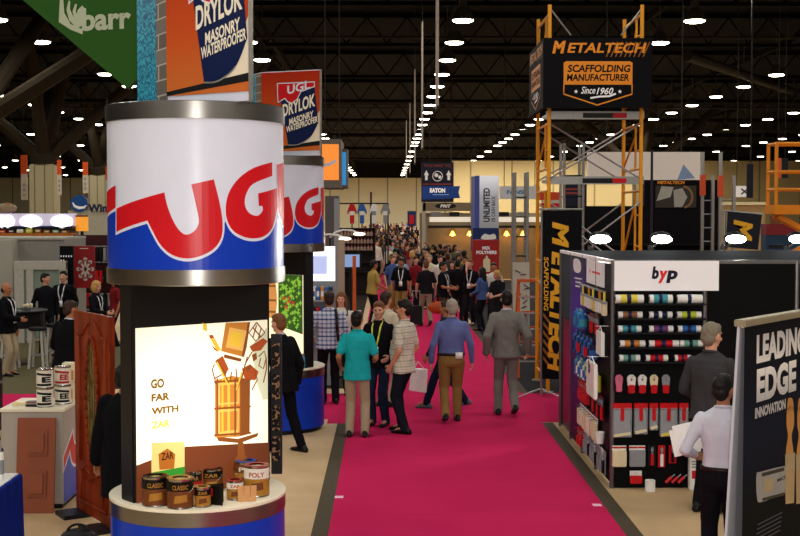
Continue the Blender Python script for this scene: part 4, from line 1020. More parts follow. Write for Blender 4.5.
# floodlights clamped on the rear wall
FL = em('flood_glow', '#FFFFF2', 30); FLB = pm('flood_black', '#17171A', .4)
for i, px in enumerate((600, 661, 735, 798)):
    p = at(px, 238.5, BR-.2)
    t = thing('floodlight', ('bright oval floodlight on the wall top, nearest the scaffold banner', 'bright floodlight above the white lettered header', 'bright floodlight in front of the tilted dark flag', 'bright floodlight at the right end under the orange lift')[i], 'floodlight', (p.x, BR, BZ), 0, 'floodlights on the product wall')
    M_ = Matrix.Rotation(R(-32), 3, 'X')
    q = MB(); q.ell(p + Vector((0, .03, .02)), (.15, .08, .08), 18, 10, M_); q.build('housing', FLB, t, True)
    q = MB(); q.ell(p + Vector((0, -.05, -.008)), (.145, .04, .066), 18, 8, M_); q.build('lens', FL, t, True)
    q = MB(); q.tube([p + Vector((0, .05, -.04)), p + Vector((-.08, .12, -.12)), (p.x-.1, BR-.03, BZ+.03)], .012, 8); q.build('arm', ALU, t)
    q = MB(); q.box(p.x-.14, p.x-.06, BR-.06, BR+.02, BZ+.012, BZ+.07); q.build('clamp', FLB, t)
    lamp_light('SPOT', (p.x, BR-.42, p.z-.05), 160, .08, (1, .98, .92), (p.x-.1, BY-1.2, 1.0), spot=R(120))

# pull-up banner at the right edge
A = Vector((2.615, 9.0, 0)); dB = Vector((.62, .78, 0)).normalized()
fb = Frame(A, dB, (0, 0, 1)); W_b, H_b = 1.45, 2.175
t = thing('banner_stand', 'dark banner stand with big white lettering and paint brushes at the right edge', 'banner stand', tuple(A+dB*.7))
BNV = ramp_mat('banner_navy', 'Z', [(0, '#040406'), (.35, '#050609'), (.6, '#0C1122'), (1, '#040409')], .75, 0, 2.2)
q = MB(); fb.plate(q, 0, .06, W_b, H_b, -.004, 0); sheet = q.build('front_sheet', BNV, t)
bk = MB(); n = fb.N
bk.prism([fb.P(0, H_b, -.04), fb.P(0, H_b, -.06), fb.P(0, .06, -.17), fb.P(0, .06, -.15)][::-1], dB*W_b); bk.build('rear_sheet', pm('banner_back', '#B9BCC4', .5, var=.04), t)
q = MB(); fb.plate(q, -.02, H_b-.015, W_b+.02, H_b+.035, -.08, .015); q.build('top_rail', pm('rail_champagne', '#A89F88', .35, metal=.6), t, bevel=.006)
q = MB(); fb.plate(q, -.03, 0, W_b+.03, .07, -.20, .04); q.build('base', ALU, t, bevel=.01)
q = MB(); q.ell(fb.P(0, H_b+.005, -.02), (.018, .018, .03), 10, 6); q.build('end_cap', WH, t)
def onB(px, py):
    d = ray(px, py); o = Vector((0, 0, H)); k = (fb.O - o).dot(fb.N)/d.dot(fb.N); p = o + d*k; return ((p - fb.O).dot(fb.U), p.z)
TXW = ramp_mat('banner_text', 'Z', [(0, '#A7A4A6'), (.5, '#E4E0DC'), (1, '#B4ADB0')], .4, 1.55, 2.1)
L0 = onB(756, 364); L1_ = onB(756, 335); R1 = onB(799, 350)
vx = (R1[0]-L0[0])/6.15
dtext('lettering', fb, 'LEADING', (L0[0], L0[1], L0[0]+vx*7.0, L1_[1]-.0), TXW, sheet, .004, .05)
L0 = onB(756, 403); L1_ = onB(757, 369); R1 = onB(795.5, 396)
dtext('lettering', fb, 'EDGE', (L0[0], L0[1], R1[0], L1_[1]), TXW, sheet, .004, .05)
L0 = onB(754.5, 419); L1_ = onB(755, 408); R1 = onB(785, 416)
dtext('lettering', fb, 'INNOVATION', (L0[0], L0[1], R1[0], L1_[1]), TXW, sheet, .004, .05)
BRW = pm('brush_handle_wood', '#B47C3E', .4); BRI = pm('bristle_tan', '#A58A66', .6); BRF = pm('ferrule_brass', '#9C8A6A', .35)
def BP(*pts): return [onB(735 + x/4.262, 410 + y/4.254) for x, y in pts]
def BP2(*pts): return [onB(735 + x/4.877, 310 + y/4.873) for x, y in pts]
for k in (0, 46):
    dpoly('brush_print', fb, smooth_pts(BP((222+k, -10), (246+k, -10), (250+k, 60), (240+k, 110), (246+k, 185), (216+k, 188), (224+k, 110), (218+k, 60))), BRW, sheet, .003)
    dpoly('brush_print', fb, smooth_pts([p for p in BP((224+k, -45), (232+k, -52), (244+k, -45), (247+k, 0), (222+k, 0))]), BRW, sheet, .003)
    dpoly('ferrule_print', fb, BP((212+k, 188), (254+k, 180), (254+k, 250), (212+k, 256)), BRF, sheet, .004)
    dpoly('bristle_print', fb, BP((212+k, 252), (254+k, 248), (250+k, 395), (214+k, 400)), BRI, sheet, .003)
dpoly('roller_print', fb, smooth_pts(BP((90, 275), (110, 262), (200, 240), (212, 250), (212, 345), (200, 355), (110, 392), (92, 370))), pm('roller_print', '#8D8A88', .5), sheet, .003)
dpoly('roller_band_print', fb, BP((112, 268), (208, 243), (208, 258), (112, 284)), PK['black'], sheet, .004); dpoly('roller_band_print', fb, BP((115, 375), (208, 350), (208, 362), (115, 388)), PK['black'], sheet, .004)
dpoly('roller_mark_print', fb, [BP((122, 295), (160, 285), (160, 345), (122, 352))][0], BRF, sheet, .004)
dtext('lettering', fb, 'MO', (BP((178, 308))[0][0], BP((178, 308))[0][1], BP((212, 300))[0][0], BP((178, 292))[0][1]), PK['black'], sheet, .005, .02)
for k in range(5):
    a_ = BP((95-k*3, 490+k*20))[0]
    dpoly('fine_print', fb, [(a_[0], a_[1]), (a_[0]+.5, a_[1]+.0), (a_[0]+.5, a_[1]+.008), (a_[0], a_[1]+.008)], pm('fine_print', '#4A4D58', .5), sheet, .004)

# ================================================================== scaffold tower with its sign box
YEL = pm('scaffold_yellow', '#E59A1C', .45, var=.15); GALV = pm('galvanised', '#9A9A96', .4, metal=.7); BKP = pm('sign_black', '#050509', .7, spec=.12); MTO = pm('metal_orange', '#E38B22', .45, var=.05)
SX0, SX1, SY0, SY1 = 2.69, 4.22, 20.62, 22.15
tower = thing('scaffold_tower', 'yellow scaffold tower with silver cross braces carrying the black sign box', 'scaffold', (SX0, SY0, 0))
lv = [0, 1.93, 3.5, 4.62, 6.42]
for x in (SX0, SX1):
    for y in (SY0, SY1):
        MB().cone((x, y, .0), (x, y, 6.45), .032, .032, 10).build('post', YEL, tower); MB().cone((x, y, 0), (x, y, .03), .09, .09, 12).build('base_plate', GALV, tower)
    for k in range(4):
        q = MB(); zb, zt = lv[k], lv[k+1]
        q.tube([(x, SY0, zt-.12), (x, SY1, zt-.12)], .022, 8); q.tube([(x, SY0, zb+.25), (x, SY1, zb+.25)], .022, 8)
        q.tube([(x, SY0+.45, zb+.25), (x, SY0+.45, zt-.12)], .02, 8)
        n_ = max(2, int((zt-zb)/.42))
        for j in range(1, n_): q.tube([(x, SY0, zb+(zt-zb)*j/n_), (x, SY0+.45, zb+(zt-zb)*j/n_)], .016, 6)
        q.tube([(x, SY1, zb+.3), (x, SY0+.45, zt-.3)], .018, 6)
        q.build('end_frame', YEL, tower)
for y in (SY0-.02, SY1+.02):
    for zb, zt in ((.5, 1.8), (2.05, 3.2), (3.58, 4.5)):
        q = MB(); q.tube([(SX0, y, zb), (SX1, y, zt)], .016, 6); q.tube([(SX0, y+.03, zt), (SX1, y+.03, zb)], .016, 6); q.build('cross_brace', GALV, tower)
for x in (SX0, SX1):
    q = MB(); q.tube([(x, SY0, 6.4), (x + (.35 if x == SX0 else -.35), SY0, 5.95)], .014, 6); q.build('cross_brace', GALV, tower)
for z, nm in ((4.60, 'platform'), (3.52, 'platform')):
    q = MB(); q.box(SX0-.05, SX1+.05, SY0+.03, SY0+.55, z, z+.05); q.box(SX0-.05, SX1+.05, SY0-.0, SY0+.03, z-.03, z+.10); pl = q.build(nm, GALV, tower)
    f = Frame((0, SY0, 0), (1, 0, 0), (0, 0, 1)); dpoly('platform_label', f, [(3.25, z-.01), (3.75, z-.01), (3.75, z+.07), (3.25, z+.07)], PK['black'], pl, .003); dpoly('platform_label', f, [(3.75, z-.01), (3.98, z-.01), (3.98, z+.07), (3.75, z+.07)], PK['red'], pl, .004)
SBY = 20.36
sx0, sz0 = xz(543, 107.5, SBY); sx1, sz1 = xz(652.5, 38, SBY)
box = thing('sign_box', 'black scaffolding manufacturer sign box high on the yellow tower', 'sign', ((sx0+sx1)/2, SBY, sz0))
q = MB(); q.box(sx0, sx1, SBY, SBY+.1, sz0, sz1); q.box(sx0, sx0+.06, SBY+.1, SY1+.12, sz0, sz1); q.box(sx1-.06, sx1, SBY+.1, SY1+.12, sz0, sz1); q.box(sx0, sx1, SY1+.12, SY1+.2, sz0, sz1); q.build('panels', BKP, box)
def mt_front(f, PX, par):
    """sign artwork laid on a face; PX maps photo pixels of the front face to (u, v)"""
    a, b = PX(551, 53.5), PX(648, 41)
    dtext('lettering', f, 'M', (a[0]+.02, a[1], PX(566, 0)[0], b[1]), MTO, par, .004, .05, .22)
    dtext('lettering', f, 'ETALTECH', (PX(567.5, 0)[0], a[1]+.01, PX(647, 0)[0], b[1]-.03), MTO, par, .004, .025, .2)
    st = []
    for k in range(9):
        u = PX(606+k*4.6, 0)[0]; st.append([(u, PX(0, 56)[1]), (u+.022, PX(0, 56)[1]), (u+.13, PX(0, 41)[1]), (u+.108, PX(0, 41)[1])])
    dpoly('stripes', f, st, pm('metal_orange_dim', '#8A551A', .5), par, .003)
    z = lambda y: PX(0, y)[1]; x = lambda p: PX(p, 0)[0]
    dpoly('badge', f, [(x(564.5)+.03, z(60.5)), (x(632.5)-.03, z(60.5)), (x(633), z(62)), (x(633), z(84)), (x(564), z(84)), (x(564), z(62))], MTO, par, .004)
    path = [(x(564.3), z(84)), (x(564.3), z(93.5)), (x(598), z(104.5)), (x(632.7), z(93.5)), (x(632.7), z(84))]
    dpoly('badge_outline', f, ribbon(path, .022), MTO, par, .005)
    dtext('lettering', f, 'SCAFFOLDING', (x(568), z(71.5), x(631), z(64)), BKP, par, .006, .03, .12)
    dtext('lettering', f, 'MANUFACTURER', (x(567), z(80.3), x(629.5), z(73.2)), BKP, par, .006, .03, .12)
    dtext('lettering', f, 'Since', (x(581.5), z(93.2), x(596), z(86)), WH, par, .006, .01, .35)
    dtext('lettering', f, '1960', (x(597), z(94), x(614), z(87)), WH, par, .006, .02, .3)
    dpoly('swoosh', f, ribbon([(x(591), z(97.5)), (x(600), z(96)), (x(610), z(95.6)), (x(616.5), z(93))], .03), WH, par, .006)
    dpoly('star', f, [star_pts((x(576.5), z(91)), .036), star_pts((x(620.5), z(91)), .036)], WH, par, .006)
fM = Frame((0, SBY, 0), (1, 0, 0), (0, 0, 1)); mt_front(fM, lambda px, py: xz(px, py, SBY), box)
# the same artwork on the narrow-looking left side
fL_ = Frame((sx0, SY1+.2, 0), (0, -1, 0), (0, 0, 1)); Ls = SY1+.2-SBY
mt_front(fL_, lambda px, py: ((px-543)/109.5*Ls if px else 0, xz(600, py, SBY)[1] if py else 0), box)

# tall vertical banner at the tower foot
VY = 20.0
vx0, vz1 = xz(543, 210.5, VY); vx1, _ = xz(582, 214, VY)
t = thing('vertical_banner', 'tall black banner with yellow lettering running down it', 'banner', ((vx0+vx1)/2, VY, 0))
q = MB(); q.box(vx0, vx1, VY, VY+.03, .32, vz1); vb = q.build('cloth', BKP, t)
q = MB(); q.tube([(vx0-.01, VY+.05, 0.05), (vx0-.01, VY+.05, vz1+.03)], .02, 8); q.tube([(vx0-.05, VY+.05, vz1+.02), (vx1+.03, VY+.05, vz1+.02)], .018, 8); q.build('pole', GALV, t)
q = MB()
for a_ in (200, 320, 80): q.tube([(vx0-.01, VY+.05, .16), (vx0-.01+.45*math.cos(R(a_)), VY+.05+.45*math.sin(R(a_)), .03)], .014, 6)
q.build('base_feet', GALV, t)
fv = Frame((vx1, VY, vz1), (0, 0, -1), (1, 0, 0))   # reads downwards
Wv = vx1-vx0
MTY = pm('banner_yellow', '#E0A220', .5)
dtext('lettering', fv, 'M', (.18, -Wv*.76, .60, -Wv*.34), MTY, vb, .003, .05, .2)
dtext('lettering', fv, 'ETALTECH', (.66, -Wv*.77, 2.62, -Wv*.37), MTY, vb, .003, .05, .2, -.035)
dtext('lettering', fv, 'SCAFFOLDING', (.75, -Wv*.97, 1.62, -Wv*.85), MTY, vb, .003, .02, .1)
dpoly('stripes', fv, [[(1.65+k*.14, -Wv*.98), (1.71+k*.14, -Wv*.98), (1.86+k*.14, -Wv*.80), (1.80+k*.14, -Wv*.80)] for k in range(6)], pm('metal_orange_dim', '#8A551A', .5), vb, .0025)
# spare scaffold frames and an orange ladder behind it
def ladder(name, label, cat, xa, xb, ya, yb, h, mat, n=9, lean=0.5, r=.022, group=None):
    t = thing(name, label, cat, ((xa+xb)/2, (ya+yb)/2, 0), 0, group)
    for i, (yy, yt) in enumerate(((ya, (ya+yb)/2-.03), (yb, (ya+yb)/2+.03))):
        for x in (xa, xb): MB().bar((x, yy, 0.0), (x + (.05 if x == xa else -.05), yt, h), .05, .03, (0, 1, 0)).build('rail', mat, t)
        for k in range(1, n):
            f_ = k/n; MB().bar((xa+.05*f_, yy+(yt-yy)*f_, h*f_), (xb-.05*f_, yy+(yt-yy)*f_, h*f_), .06, .022).build('rung', GALV if i == 0 else mat, t)
    MB().box(xa+.03, xb-.03, (ya+yb)/2-.12, (ya+yb)/2+.12, h-.01, h+.04).build('top_cap', mat, t)
    return t
ORL = pm('ladder_orange', '#C2561B', .45)
p = at(531, 345, 23.0); ladder('step_ladder', 'orange step ladder standing beside the tall yellow lettered banner', 'ladder', p.x-.28, p.x+.2, 22.6, 23.5, 1.75, ORL, 6)
p = at(548, 380, 21.2)
# rolling scaffold with rungs, behind
def roll_scaffold(name, label, xa, xb, ya, yb, h, mat):
    t = thing(name, label, 'scaffold', ((xa+xb)/2, (ya+yb)/2, 0))
    for x in (xa, xb):
        for y in (ya, yb):
            MB().cone((x, y, .0), (x, y, h), .03, .03, 8).build('post', mat, t)
    for y in (ya, yb):
        for k in range(1, int(h/.42)):
            MB().tube([(xa, y, k*.42), (xb, y, k*.42)], .016, 6).build('rung', PK['black'], t)
    q = MB()
    for x in (xa, xb): q.tube([(x, ya, h*.62), (x, yb, h*.62)], .018, 6); q.tube([(x, ya, .4), (x, yb, .4)], .018, 6)
    q.build('side_rail', mat, t)
    MB().box(xa, xb, ya, yb, h*.3, h*.3+.04).build('deck', mat, t)
    return t
p = at(515, 200, 26.5); p2_ = at(527.5, 200, 26.5)
roll_scaffold('rolling_scaffold', 'slim aluminium rolling scaffold with black rungs behind the grey suited man', p.x, p2_.x, 26.5, 26.95, at(0, 172, 26.5).z, GALV)
p = at(564, 200, 25.2); p2_ = at(583, 200, 25.2)
roll_scaffold('rolling_scaffold', 'grey scaffold frame standing behind the yellow tower, right of the tall banner', p.x, p2_.x, 25.2, 25.7, at(0, 143, 25.2).z, GALV)
# specimen board leaning on it
t = thing('display_board', 'pale display board of black hardware leaning at the rolling scaffold', 'board', tuple(at(521, 330, 26.0)))
b0_, b1_ = at(513, 312, 26.0), at(530, 262, 26.0)
f = Frame((b0_.x, 26.0, b0_.z), (1, 0, 0), (0, .12, 1)); bw = b1_.x-b0_.x
q = MB(); f.plate(q, 0, 0, bw, b1_.z-b0_.z, -.03, 0); bd = q.build('board', pm('board_pale', '#B9B4A4', .6), t)
q = MB(); q.bar(f.P(.02, 0, -.02), (b0_.x+.02, 26.0, 0), .04, .03, (0, 1, 0)); q.bar(f.P(bw-.02, 0, -.02), (b1_.x-.02, 26.0, 0), .04, .03, (0, 1, 0)); q.build('easel_legs', GALV, t)
q = MB(); random.seed(5)
for k in range(9):
    u = random.uniform(.05, bw-.1); v = .08 + k*.1; a_ = random.uniform(-.8, .8); q.bar(f.P(u, v, .01), f.P(u+.12*math.cos(a_), v+.12*math.sin(a_), .01), .02, .012, (0, 1, 0))
q.build('hardware', PK['black'], bd)
# dark booth wall with the scaffold picture, the white hanging sign over it
DY = 28.0
x0, z1 = xz(566, 206, DY); x1, _ = xz(721, 206, DY); 
t = thing('booth_wall', 'dark booth wall behind the tower under the scaffold picture', 'booth wall', ((x0+x1)/2, DY, 0))
q = MB(); q.box(x0, x1, DY, DY+.15, 0, z1); q.build('wall_panel', pm('booth_dark', '#06060A', .6, spec=.12), t)
for k in range(5): MB().box(x0+.3, x1, DY-.25, DY, .5+k*.45, .53+k*.45).build('shelf', SHB, t)
x0, z0 = xz(644, 208, DY); x1, z1 = xz(719, 180, DY)
t = thing('mural_panel', 'wide scaffold picture panel with orange heading on the dark booth', 'panel', ((x0+x1)/2, DY, z0))
q = MB(); q.box(x0, x1, DY-.02, DY+.12, z0, z1); mu = q.build('panel', BKP, t)
f = Frame((0, DY-.02, 0), (1, 0, 0), (0, 0, 1)); X = lambda px: xz(px, 0, DY)[0]; Z_ = lambda py: xz(0, py, DY)[1]
dtext('lettering', f, 'METALTECH', (X(658.5), Z_(184), X(686.5), Z_(180.7)), MTO, mu, .003, .05, .2)
dpoly('picture', f, [(X(657), Z_(207.5)), (X(698), Z_(207.5)), (X(698), Z_(185.5)), (X(657), Z_(185.5))], pm('picture_dark', '#3B352F', .6), mu, .003)
dpoly('picture_tone', f, [[(X(658), Z_(201)), (X(663), Z_(186)), (X(675), Z_(187)), (X(672), Z_(197))], [(X(676), Z_(207)), (X(675), Z_(190)), (X(684), Z_(188)), (X(689), Z_(197)), (X(684), Z_(207))]], pm('picture_pale', '#A9A79C', .6), mu, .004)
dpoly('picture_ring', f, ribbon([(X(685+9*math.sin(a_)), Z_(197-10.5*math.cos(a_))) for a_ in [i*.3 for i in range(11)]], .05), pm('picture_tan', '#8A6A45', .6), mu, .005)
WY = 40.0
x0, z0 = xz(588, 180, WY); x1, z1 = xz(700.5, 152, WY)
t = thing('hanging_sign', 'long white hanging sign with a pale blue arrow above the scaffold picture', 'sign', ((x0+x1)/2, WY, z0))
q = MB(); q.box(x0, x1, WY, WY+.25, z0, z1); hs = q.build('panel', pm('hang_white', '#E8DED6', .6, var=.03), t)
q = MB()
for x in (x0+.6, x1-.6): q.tube([(x, WY+.1, z1), (x, WY+.1, 13.02)], .02, 6)
q.build('cable', PIPE, t)
f = Frame((0, WY, 0), (1, 0, 0), (0, 0, 1)); X = lambda px: xz(px, 0, WY)[0]; Z_ = lambda py: xz(0, py, WY)[1]
dpoly('arrow_print', f, [(X(679), Z_(179.5)), (X(697), Z_(178)), (X(685), Z_(164))], pm('arrow_blue', '#7C93B8', .6), hs, .004)
# tall extension ladders, a thin mast
for i, (px, D, y0) in enumerate(((704, 27.2, 152), (722, 26.4, 152))):
    a_ = at(px-1, y0, D); b_ = at(px+ (4 if i == 0 else 7), y0, D)
    t = thing('extension_ladder', ('grey extension ladder standing by the right end of the scaffold picture', 'grey extension ladder with an orange tag left of the tilted dark flag')[i], 'ladder', (a_.x, D, 0), 0, 'extension ladders')
    hgt = (a_.z, a_.z)[0]
    for xx, hh_ in ((a_.x, hgt), (b_.x+.12, hgt-.5)): MB().box(xx-.03, xx+.03, D-.02, D+.06, 0, hh_).build('rail', GALV, t)
    for k in range(1, int((hgt-.6)/.3)): MB().tube([(a_.x, D+.02, k*.3), (b_.x+.12, D+.02, k*.3)], .016, 6).build('rung', GALV, t)
    MB().box(a_.x-.05, a_.x+.06, D-.03, D+.07, hgt-.95, hgt-.5).build('orange_tag', pm('tag_orange', '#D0532E', .5), t)
t = thing('mast', 'thin dark mast rising behind the white lettered header', 'mast', tuple(at(652, 300, 19.5))[:2] + (0,))
p = at(652, 150, 19.5); MB().cone((p.x, 19.5, 0), (p.x, 19.5, p.z), .025, .02, 8).build('pole', pm('mast_dark', '#241A2A', .5), t); MB().cone((p.x, 19.5, 0), (p.x, 19.5, .05), .2, .2, 16).build('foot', FLB, t)
# tilted flag
FY = 19.2
t = thing('tilted_flag', 'tilted dark flag with a yellow letter M above the product wall', 'flag', tuple(at(745, 300, FY))[:2] + (0,))
c_ = [at(726, 247, FY), at(758, 250, FY), at(762, 215, FY), at(728, 211.5, FY)]
q = MB(); q.prism([(p.x, FY, p.z) for p in c_], (0, .03, 0)); fl = q.build('cloth', pm('flag_navy', '#10131F', .5), t)
q = MB(); q.tube([(c_[3].x-.03, FY+.06, c_[3].z), (c_[0].x-.03, FY+.06, 0)], .022, 8); q.tube([(c_[3].x-.05, FY+.06, c_[3].z+.01), (c_[2].x+.02, FY+.06, c_[2].z+.01)], .018, 8); q.build('pole', GALV, t)
q = MB(); q.cone((c_[0].x-.03, FY+.06, 0), (c_[0].x-.03, FY+.06, .05), .25, .22, 16); q.build('foot', FLB, t)
f = Frame((at(748, 219, FY).x, FY, at(748, 219, FY).z), (-.05, 0, -1), (1, 0, -.05))
dtext('lettering', f, 'M', (0.02, -.22, .34, .08), MTY, fl, .003, .05, .2)
# orange lift cage
LY = 23.0
lift = thing('scissor_lift', 'orange scissor lift cage raised at the right edge', 'lift', tuple(at(780, 300, LY))[:2] + (0,))
LO = pm('lift_orange', '#E08A1C', .4, var=.1)
x0 = at(776, 200, LY).x; x1 = x0 + 1.9; zt = at(0, 143, LY).z; zp = at(0, 208, LY).z
for x, y in ((x0, LY), (x1, LY), (x0, LY+.5), (x1, LY+.5)): MB().tube([(x, y, zp-.1), (x, y, zt)], .035, 8).build('cage_post', LO, lift)
for z in (zt, zt-.52, zt-.85):
    q = MB(); q.tube([(x0, LY, z), (x1, LY, z)], .028, 8); q.tube([(x0, LY+.5, z), (x1, LY+.5, z)], .028, 8); q.tube([(x0, LY, z), (x0, LY+.5, z)], .028, 8); q.tube([(x1, LY, z), (x1, LY+.5, z)], .028, 8); q.build('guard_rail', LO, lift)
q = MB(); q.box(x0-.04, x1+.04, LY-.04, LY+.54, zp-.12, zp+.06); q.build('platform', LO, lift, bevel=.01)
q = MB()
for k in range(3):
    zb = .35 + k*(zp-.5)/3; zt_ = zb + (zp-.5)/3
    for y in (LY+.1, LY+.4): q.bar((x0+.1, y, zb), (x1-.1, y, zt_), .09, .05, (0, 1, 0)); q.bar((x0+.1, y+.06, zt_), (x1-.1, y+.06, zb), .09, .05, (0, 1, 0))
q.build('scissor_arms', LO, lift)
q = MB(); q.box(x0-.05, x1+.05, LY-.02, LY+.52, .15, .42); q.build('chassis', FLB, lift, bevel=.02)
for x in (x0+.2, x1-.2):
    for y in (LY-.06, LY+.56): MB().cone((x, y-.05, .17), (x, y+.05, .17), .17, .17, 18).build('wheel', FLB, lift)
MB().box(x0-.12, x0+.2, LY-.1, LY-.0, zp-.75, zp-.68).build('cable_box', FLB, lift)
# red and blue booth sign behind the lift, plants and wares
t = thing('booth_counter', 'red and blue booth front behind the orange lift', 'booth counter', tuple(at(785, 300, 30))[:2] + (0,))
x0, z1 = xz(766, 224, 30); x1, zm = xz(840, 235, 30)
MB().box(x0, x1, 30, 30.4, 0, zm).build('blue_front', pm('counter_blue', '#1D3A55', .5), t); MB().box(x0, x1, 29.98, 30.42, zm, z1).build('red_band', pm('counter_red', '#7A1F26', .5), t)
LEAF = pm('leaf_green', '#5C7A2E', .6, var=.4, scale=20)
p = at(775, 222, 30.2); t = thing('potted_plant', 'leafy potted plant on the red booth front behind the lift', 'plant', (p.x, 30.2, z1))
MB().lathe([(0, z1+.001), (.12, z1+.001), (.15, z1+.2), (0, z1+.2)], (p.x, 30.2, 0), 14).build('pot', PK['brown'], t, 'auto')
q = MB(); random.seed(9)
for k in range(60):
    a_ = random.uniform(0, 6.28); b_ = random.uniform(.1, 1.2); L = random.uniform(.2, .42); tip = Vector((p.x + L*math.cos(a_)*math.cos(b_), 30.2 + L*.7*math.sin(a_)*math.cos(b_), z1+.2 + L*math.sin(b_))); bs = Vector((p.x, 30.2, z1+.18)); md = (tip+bs)/2 + Vector((0, 0, .05)); sd_ = Vector((-math.sin(a_), math.cos(a_), 0))*.03
    q.add([bs, md-sd_, tip, md+sd_], [(0, 1, 2, 3)])
q.build('foliage', LEAF, t)
x0, z0 = xz(736, 197, 45); x1, z1 = xz(753, 186, 45)
t = thing('hanging_sign', 'small pale hanging sign with a dark cross mark right of the ladders', 'sign', (x0, 45, z0))
q = MB(); q.box(x0, x1, 45, 45.3, z0, z1); q.build('panel', WH, t); q = MB()
for x in (x0+.05, x1-.05): q.tube([(x, 45.1, z1), (x, 45.1, 13.02)], .012, 6)
q.build('cable', PIPE, t)
f = Frame((0, 45, 0), (1, 0, 0), (0, 0, 1)); cx_, cz_ = (x0+x1)/2, (z0+z1)/2
dpoly('cross_mark', f, ribbon([(cx_-.12, cz_-.1), (cx_+.12, cz_+.1)], .05) + ribbon([(cx_-.12, cz_+.1), (cx_+.12, cz_-.1)], .05), PK['black'], t, .003)
x0, z1 = xz(727, 205, 50); x1, z0 = xz(765, 216, 50)
t = thing('booth_wall', 'low tan booth wall beyond the tilted flag', 'booth wall', (x0, 50, 0)); MB().box(x0, x1, 50, 50.4, 0, z1).build('wall_panel', pm('tan_wall', '#A98A5E', .7), t); MB().box(x0-.1, x1+.1, 49.9, 50.5, z1, z1+.12).build('cap', PK['cream'], t)
for px, y0, y1, D, m_, lb in ((778, 158, 178, 44, 'tag_orange', 'orange and white hanging flag seen through the lift cage'), (785, 158, 178, 47, 'flag_navy', 'narrow dark hanging flag seen through the lift cage'), (750, 164, 198, 41, 'flag_navy', 'narrow dark flag hanging right of the pale cross sign')):
    a_ = at(px-3, y0, D); b_ = at(px+3, y1, D)
    t = thing('hanging_flag', lb, 'flag', (a_.x, D, b_.z)); MB().box(a_.x, b_.x, D, D+.05, b_.z, a_.z).build('cloth', MATS[m_], t); MB().tube([((a_.x+b_.x)/2, D+.02, a_.z), ((a_.x+b_.x)/2, D+.02, 13.02)], .012, 6).build('cable', PIPE, t)
# ================================================================== left foreground: counter, doors, skirted table
WOODD = tex_mat('door_wood', lambda nt, co: (lambda w_: (nt.links.new(co, w_.inputs[0]), setattr(w_.inputs['Scale'], 'default_value', 2.2), setattr(w_.inputs['Distortion'], 'default_value', 5), setattr(w_, 'bands_direction', 'X'), mixc(nt, w_.outputs['Fac'], '#6A2009', '#86300E'))[4])(N(nt, 'ShaderNodeTexWave')), .35)
SKIND = pm('panel_terracotta', '#8B4A30', .5, var=.08, scale=25, stretch=(8, 8, 1))
LAMW = pm('counter_white', '#ADA398', .45, var=.04)
x0, x1, y0, y1, hc = -3.90, -3.28, 12.5, 13.25, 1.02
t = thing('display_counter', 'white display counter with blue and red printed side, on the left', 'counter', ((x0+x1)/2, (y0+y1)/2, 0))
q = MB(); q.box(x0, x1, y0, y1, .05, hc-.03); q.build('body', LAMW, t, bevel=.004); q = MB(); q.box(x0+.02, x1-.02, y0+.02, y1-.02, 0, .05); q.build('plinth', KICK, t)
q = MB(); q.box(x0-.02, x1+.02, y0-.02, y1+.02, hc-.03, hc); q.build('worktop', CREAM, t, bevel=.004)
f = Frame((x1, y0, 0), (0, 1, 0), (0, 0, 1)); L = y1-y0
dpoly('blue_print', f, [(0, .06), (L, .06), (L, .52), (L*.6, .42), (L*.4, .55), (0, .38)], BLUE, t, .002)
sq = smooth_pts([(0, .40, 1), (L*.35, .56, 1), (L*.45, .42), (L*.7, .38), (L*.98, .62, 1), (L*.98, .78, 1), (L*.78, .58), (L*.6, .58), (L*.5, .72, 1), (0, .52, 1)])
dpoly('white_print', f, grow(sq, .03), WHITEP, t, .003); dpoly('red_print', f, sq, RED, t, .004)
# leaning sample door skin
def panel_door(name, label, cat, fr, wd, ht, th, panels, mat, arch=False):
    t = thing(name, label, cat, tuple(fr.P(wd/2, 0, 0)))
    q = MB(); fr.plate(q, 0, 0, wd, ht, -th, 0); q.build('slab', mat, t, bevel=.004)
    for (u0, v0, u1, v1) in panels:
        q = MB(); fr.poly(q, [(u0, v0), (u1, v0), (u1, v1), (u0, v1)], 0, .016); 
        g = q.build('moulding', mat, t, bevel=.006)
        q = MB(); iu, iv = (u1-u0)*.14, (v1-v0)*.12; fr.poly(q, [(u0+iu, v0+iv), (u1-iu, v0+iv), (u1-iu, v1-iv), (u0+iu, v1-iv)], .010, .034); q.build('raised_panel', mat, t, bevel=.006)
    return t
fd = Frame((-3.715, 12.30, .0), (1, .0, 0), (0, .14, .99))
panel_door('sample_door', 'small terracotta two panel door skin leaning on the white counter', 'sample door', fd, .385, .95, .025, [(.10, .16, .31, .43), (.10, .57, .31, .83)], SKIND)
# big panelled wooden door with the oval glass
A = Vector((-3.13, 12.40, 0)); B = Vector((-2.57, 11.50, 0)); Wd = (B-A).length
fr = Frame(A, B-A, (0, 0, 1)); Ht = 2.03
dr = thing('wooden_door', 'tall orange brown wooden display door with carved arch and oval glass', 'door', tuple((A+B)/2))
q = MB(); fr.plate(q, 0, .04, Wd, Ht, -.045, 0); q.build('slab', WOODD, dr, bevel=.006)
oval = [(Wd*.52+.17*math.cos(a_), 1.18+.62*math.sin(a_)) for a_ in [2*math.pi*i/40 for i in range(40)]]
GLS = tex_mat('leaded_glass', lambda nt, co: (lambda v: (nt.links.new(co, v.inputs[0]), setattr(v.inputs['Scale'], 'default_value', 9), mixc(nt, v.outputs['Distance'], '#3B2E14', '#8C7A44'))[2])(N(nt, 'ShaderNodeTexVoronoi')), .15)
q = MB(); fr.poly(q, oval, .0, .006); gl = q.build('oval_glass', GLS, dr)
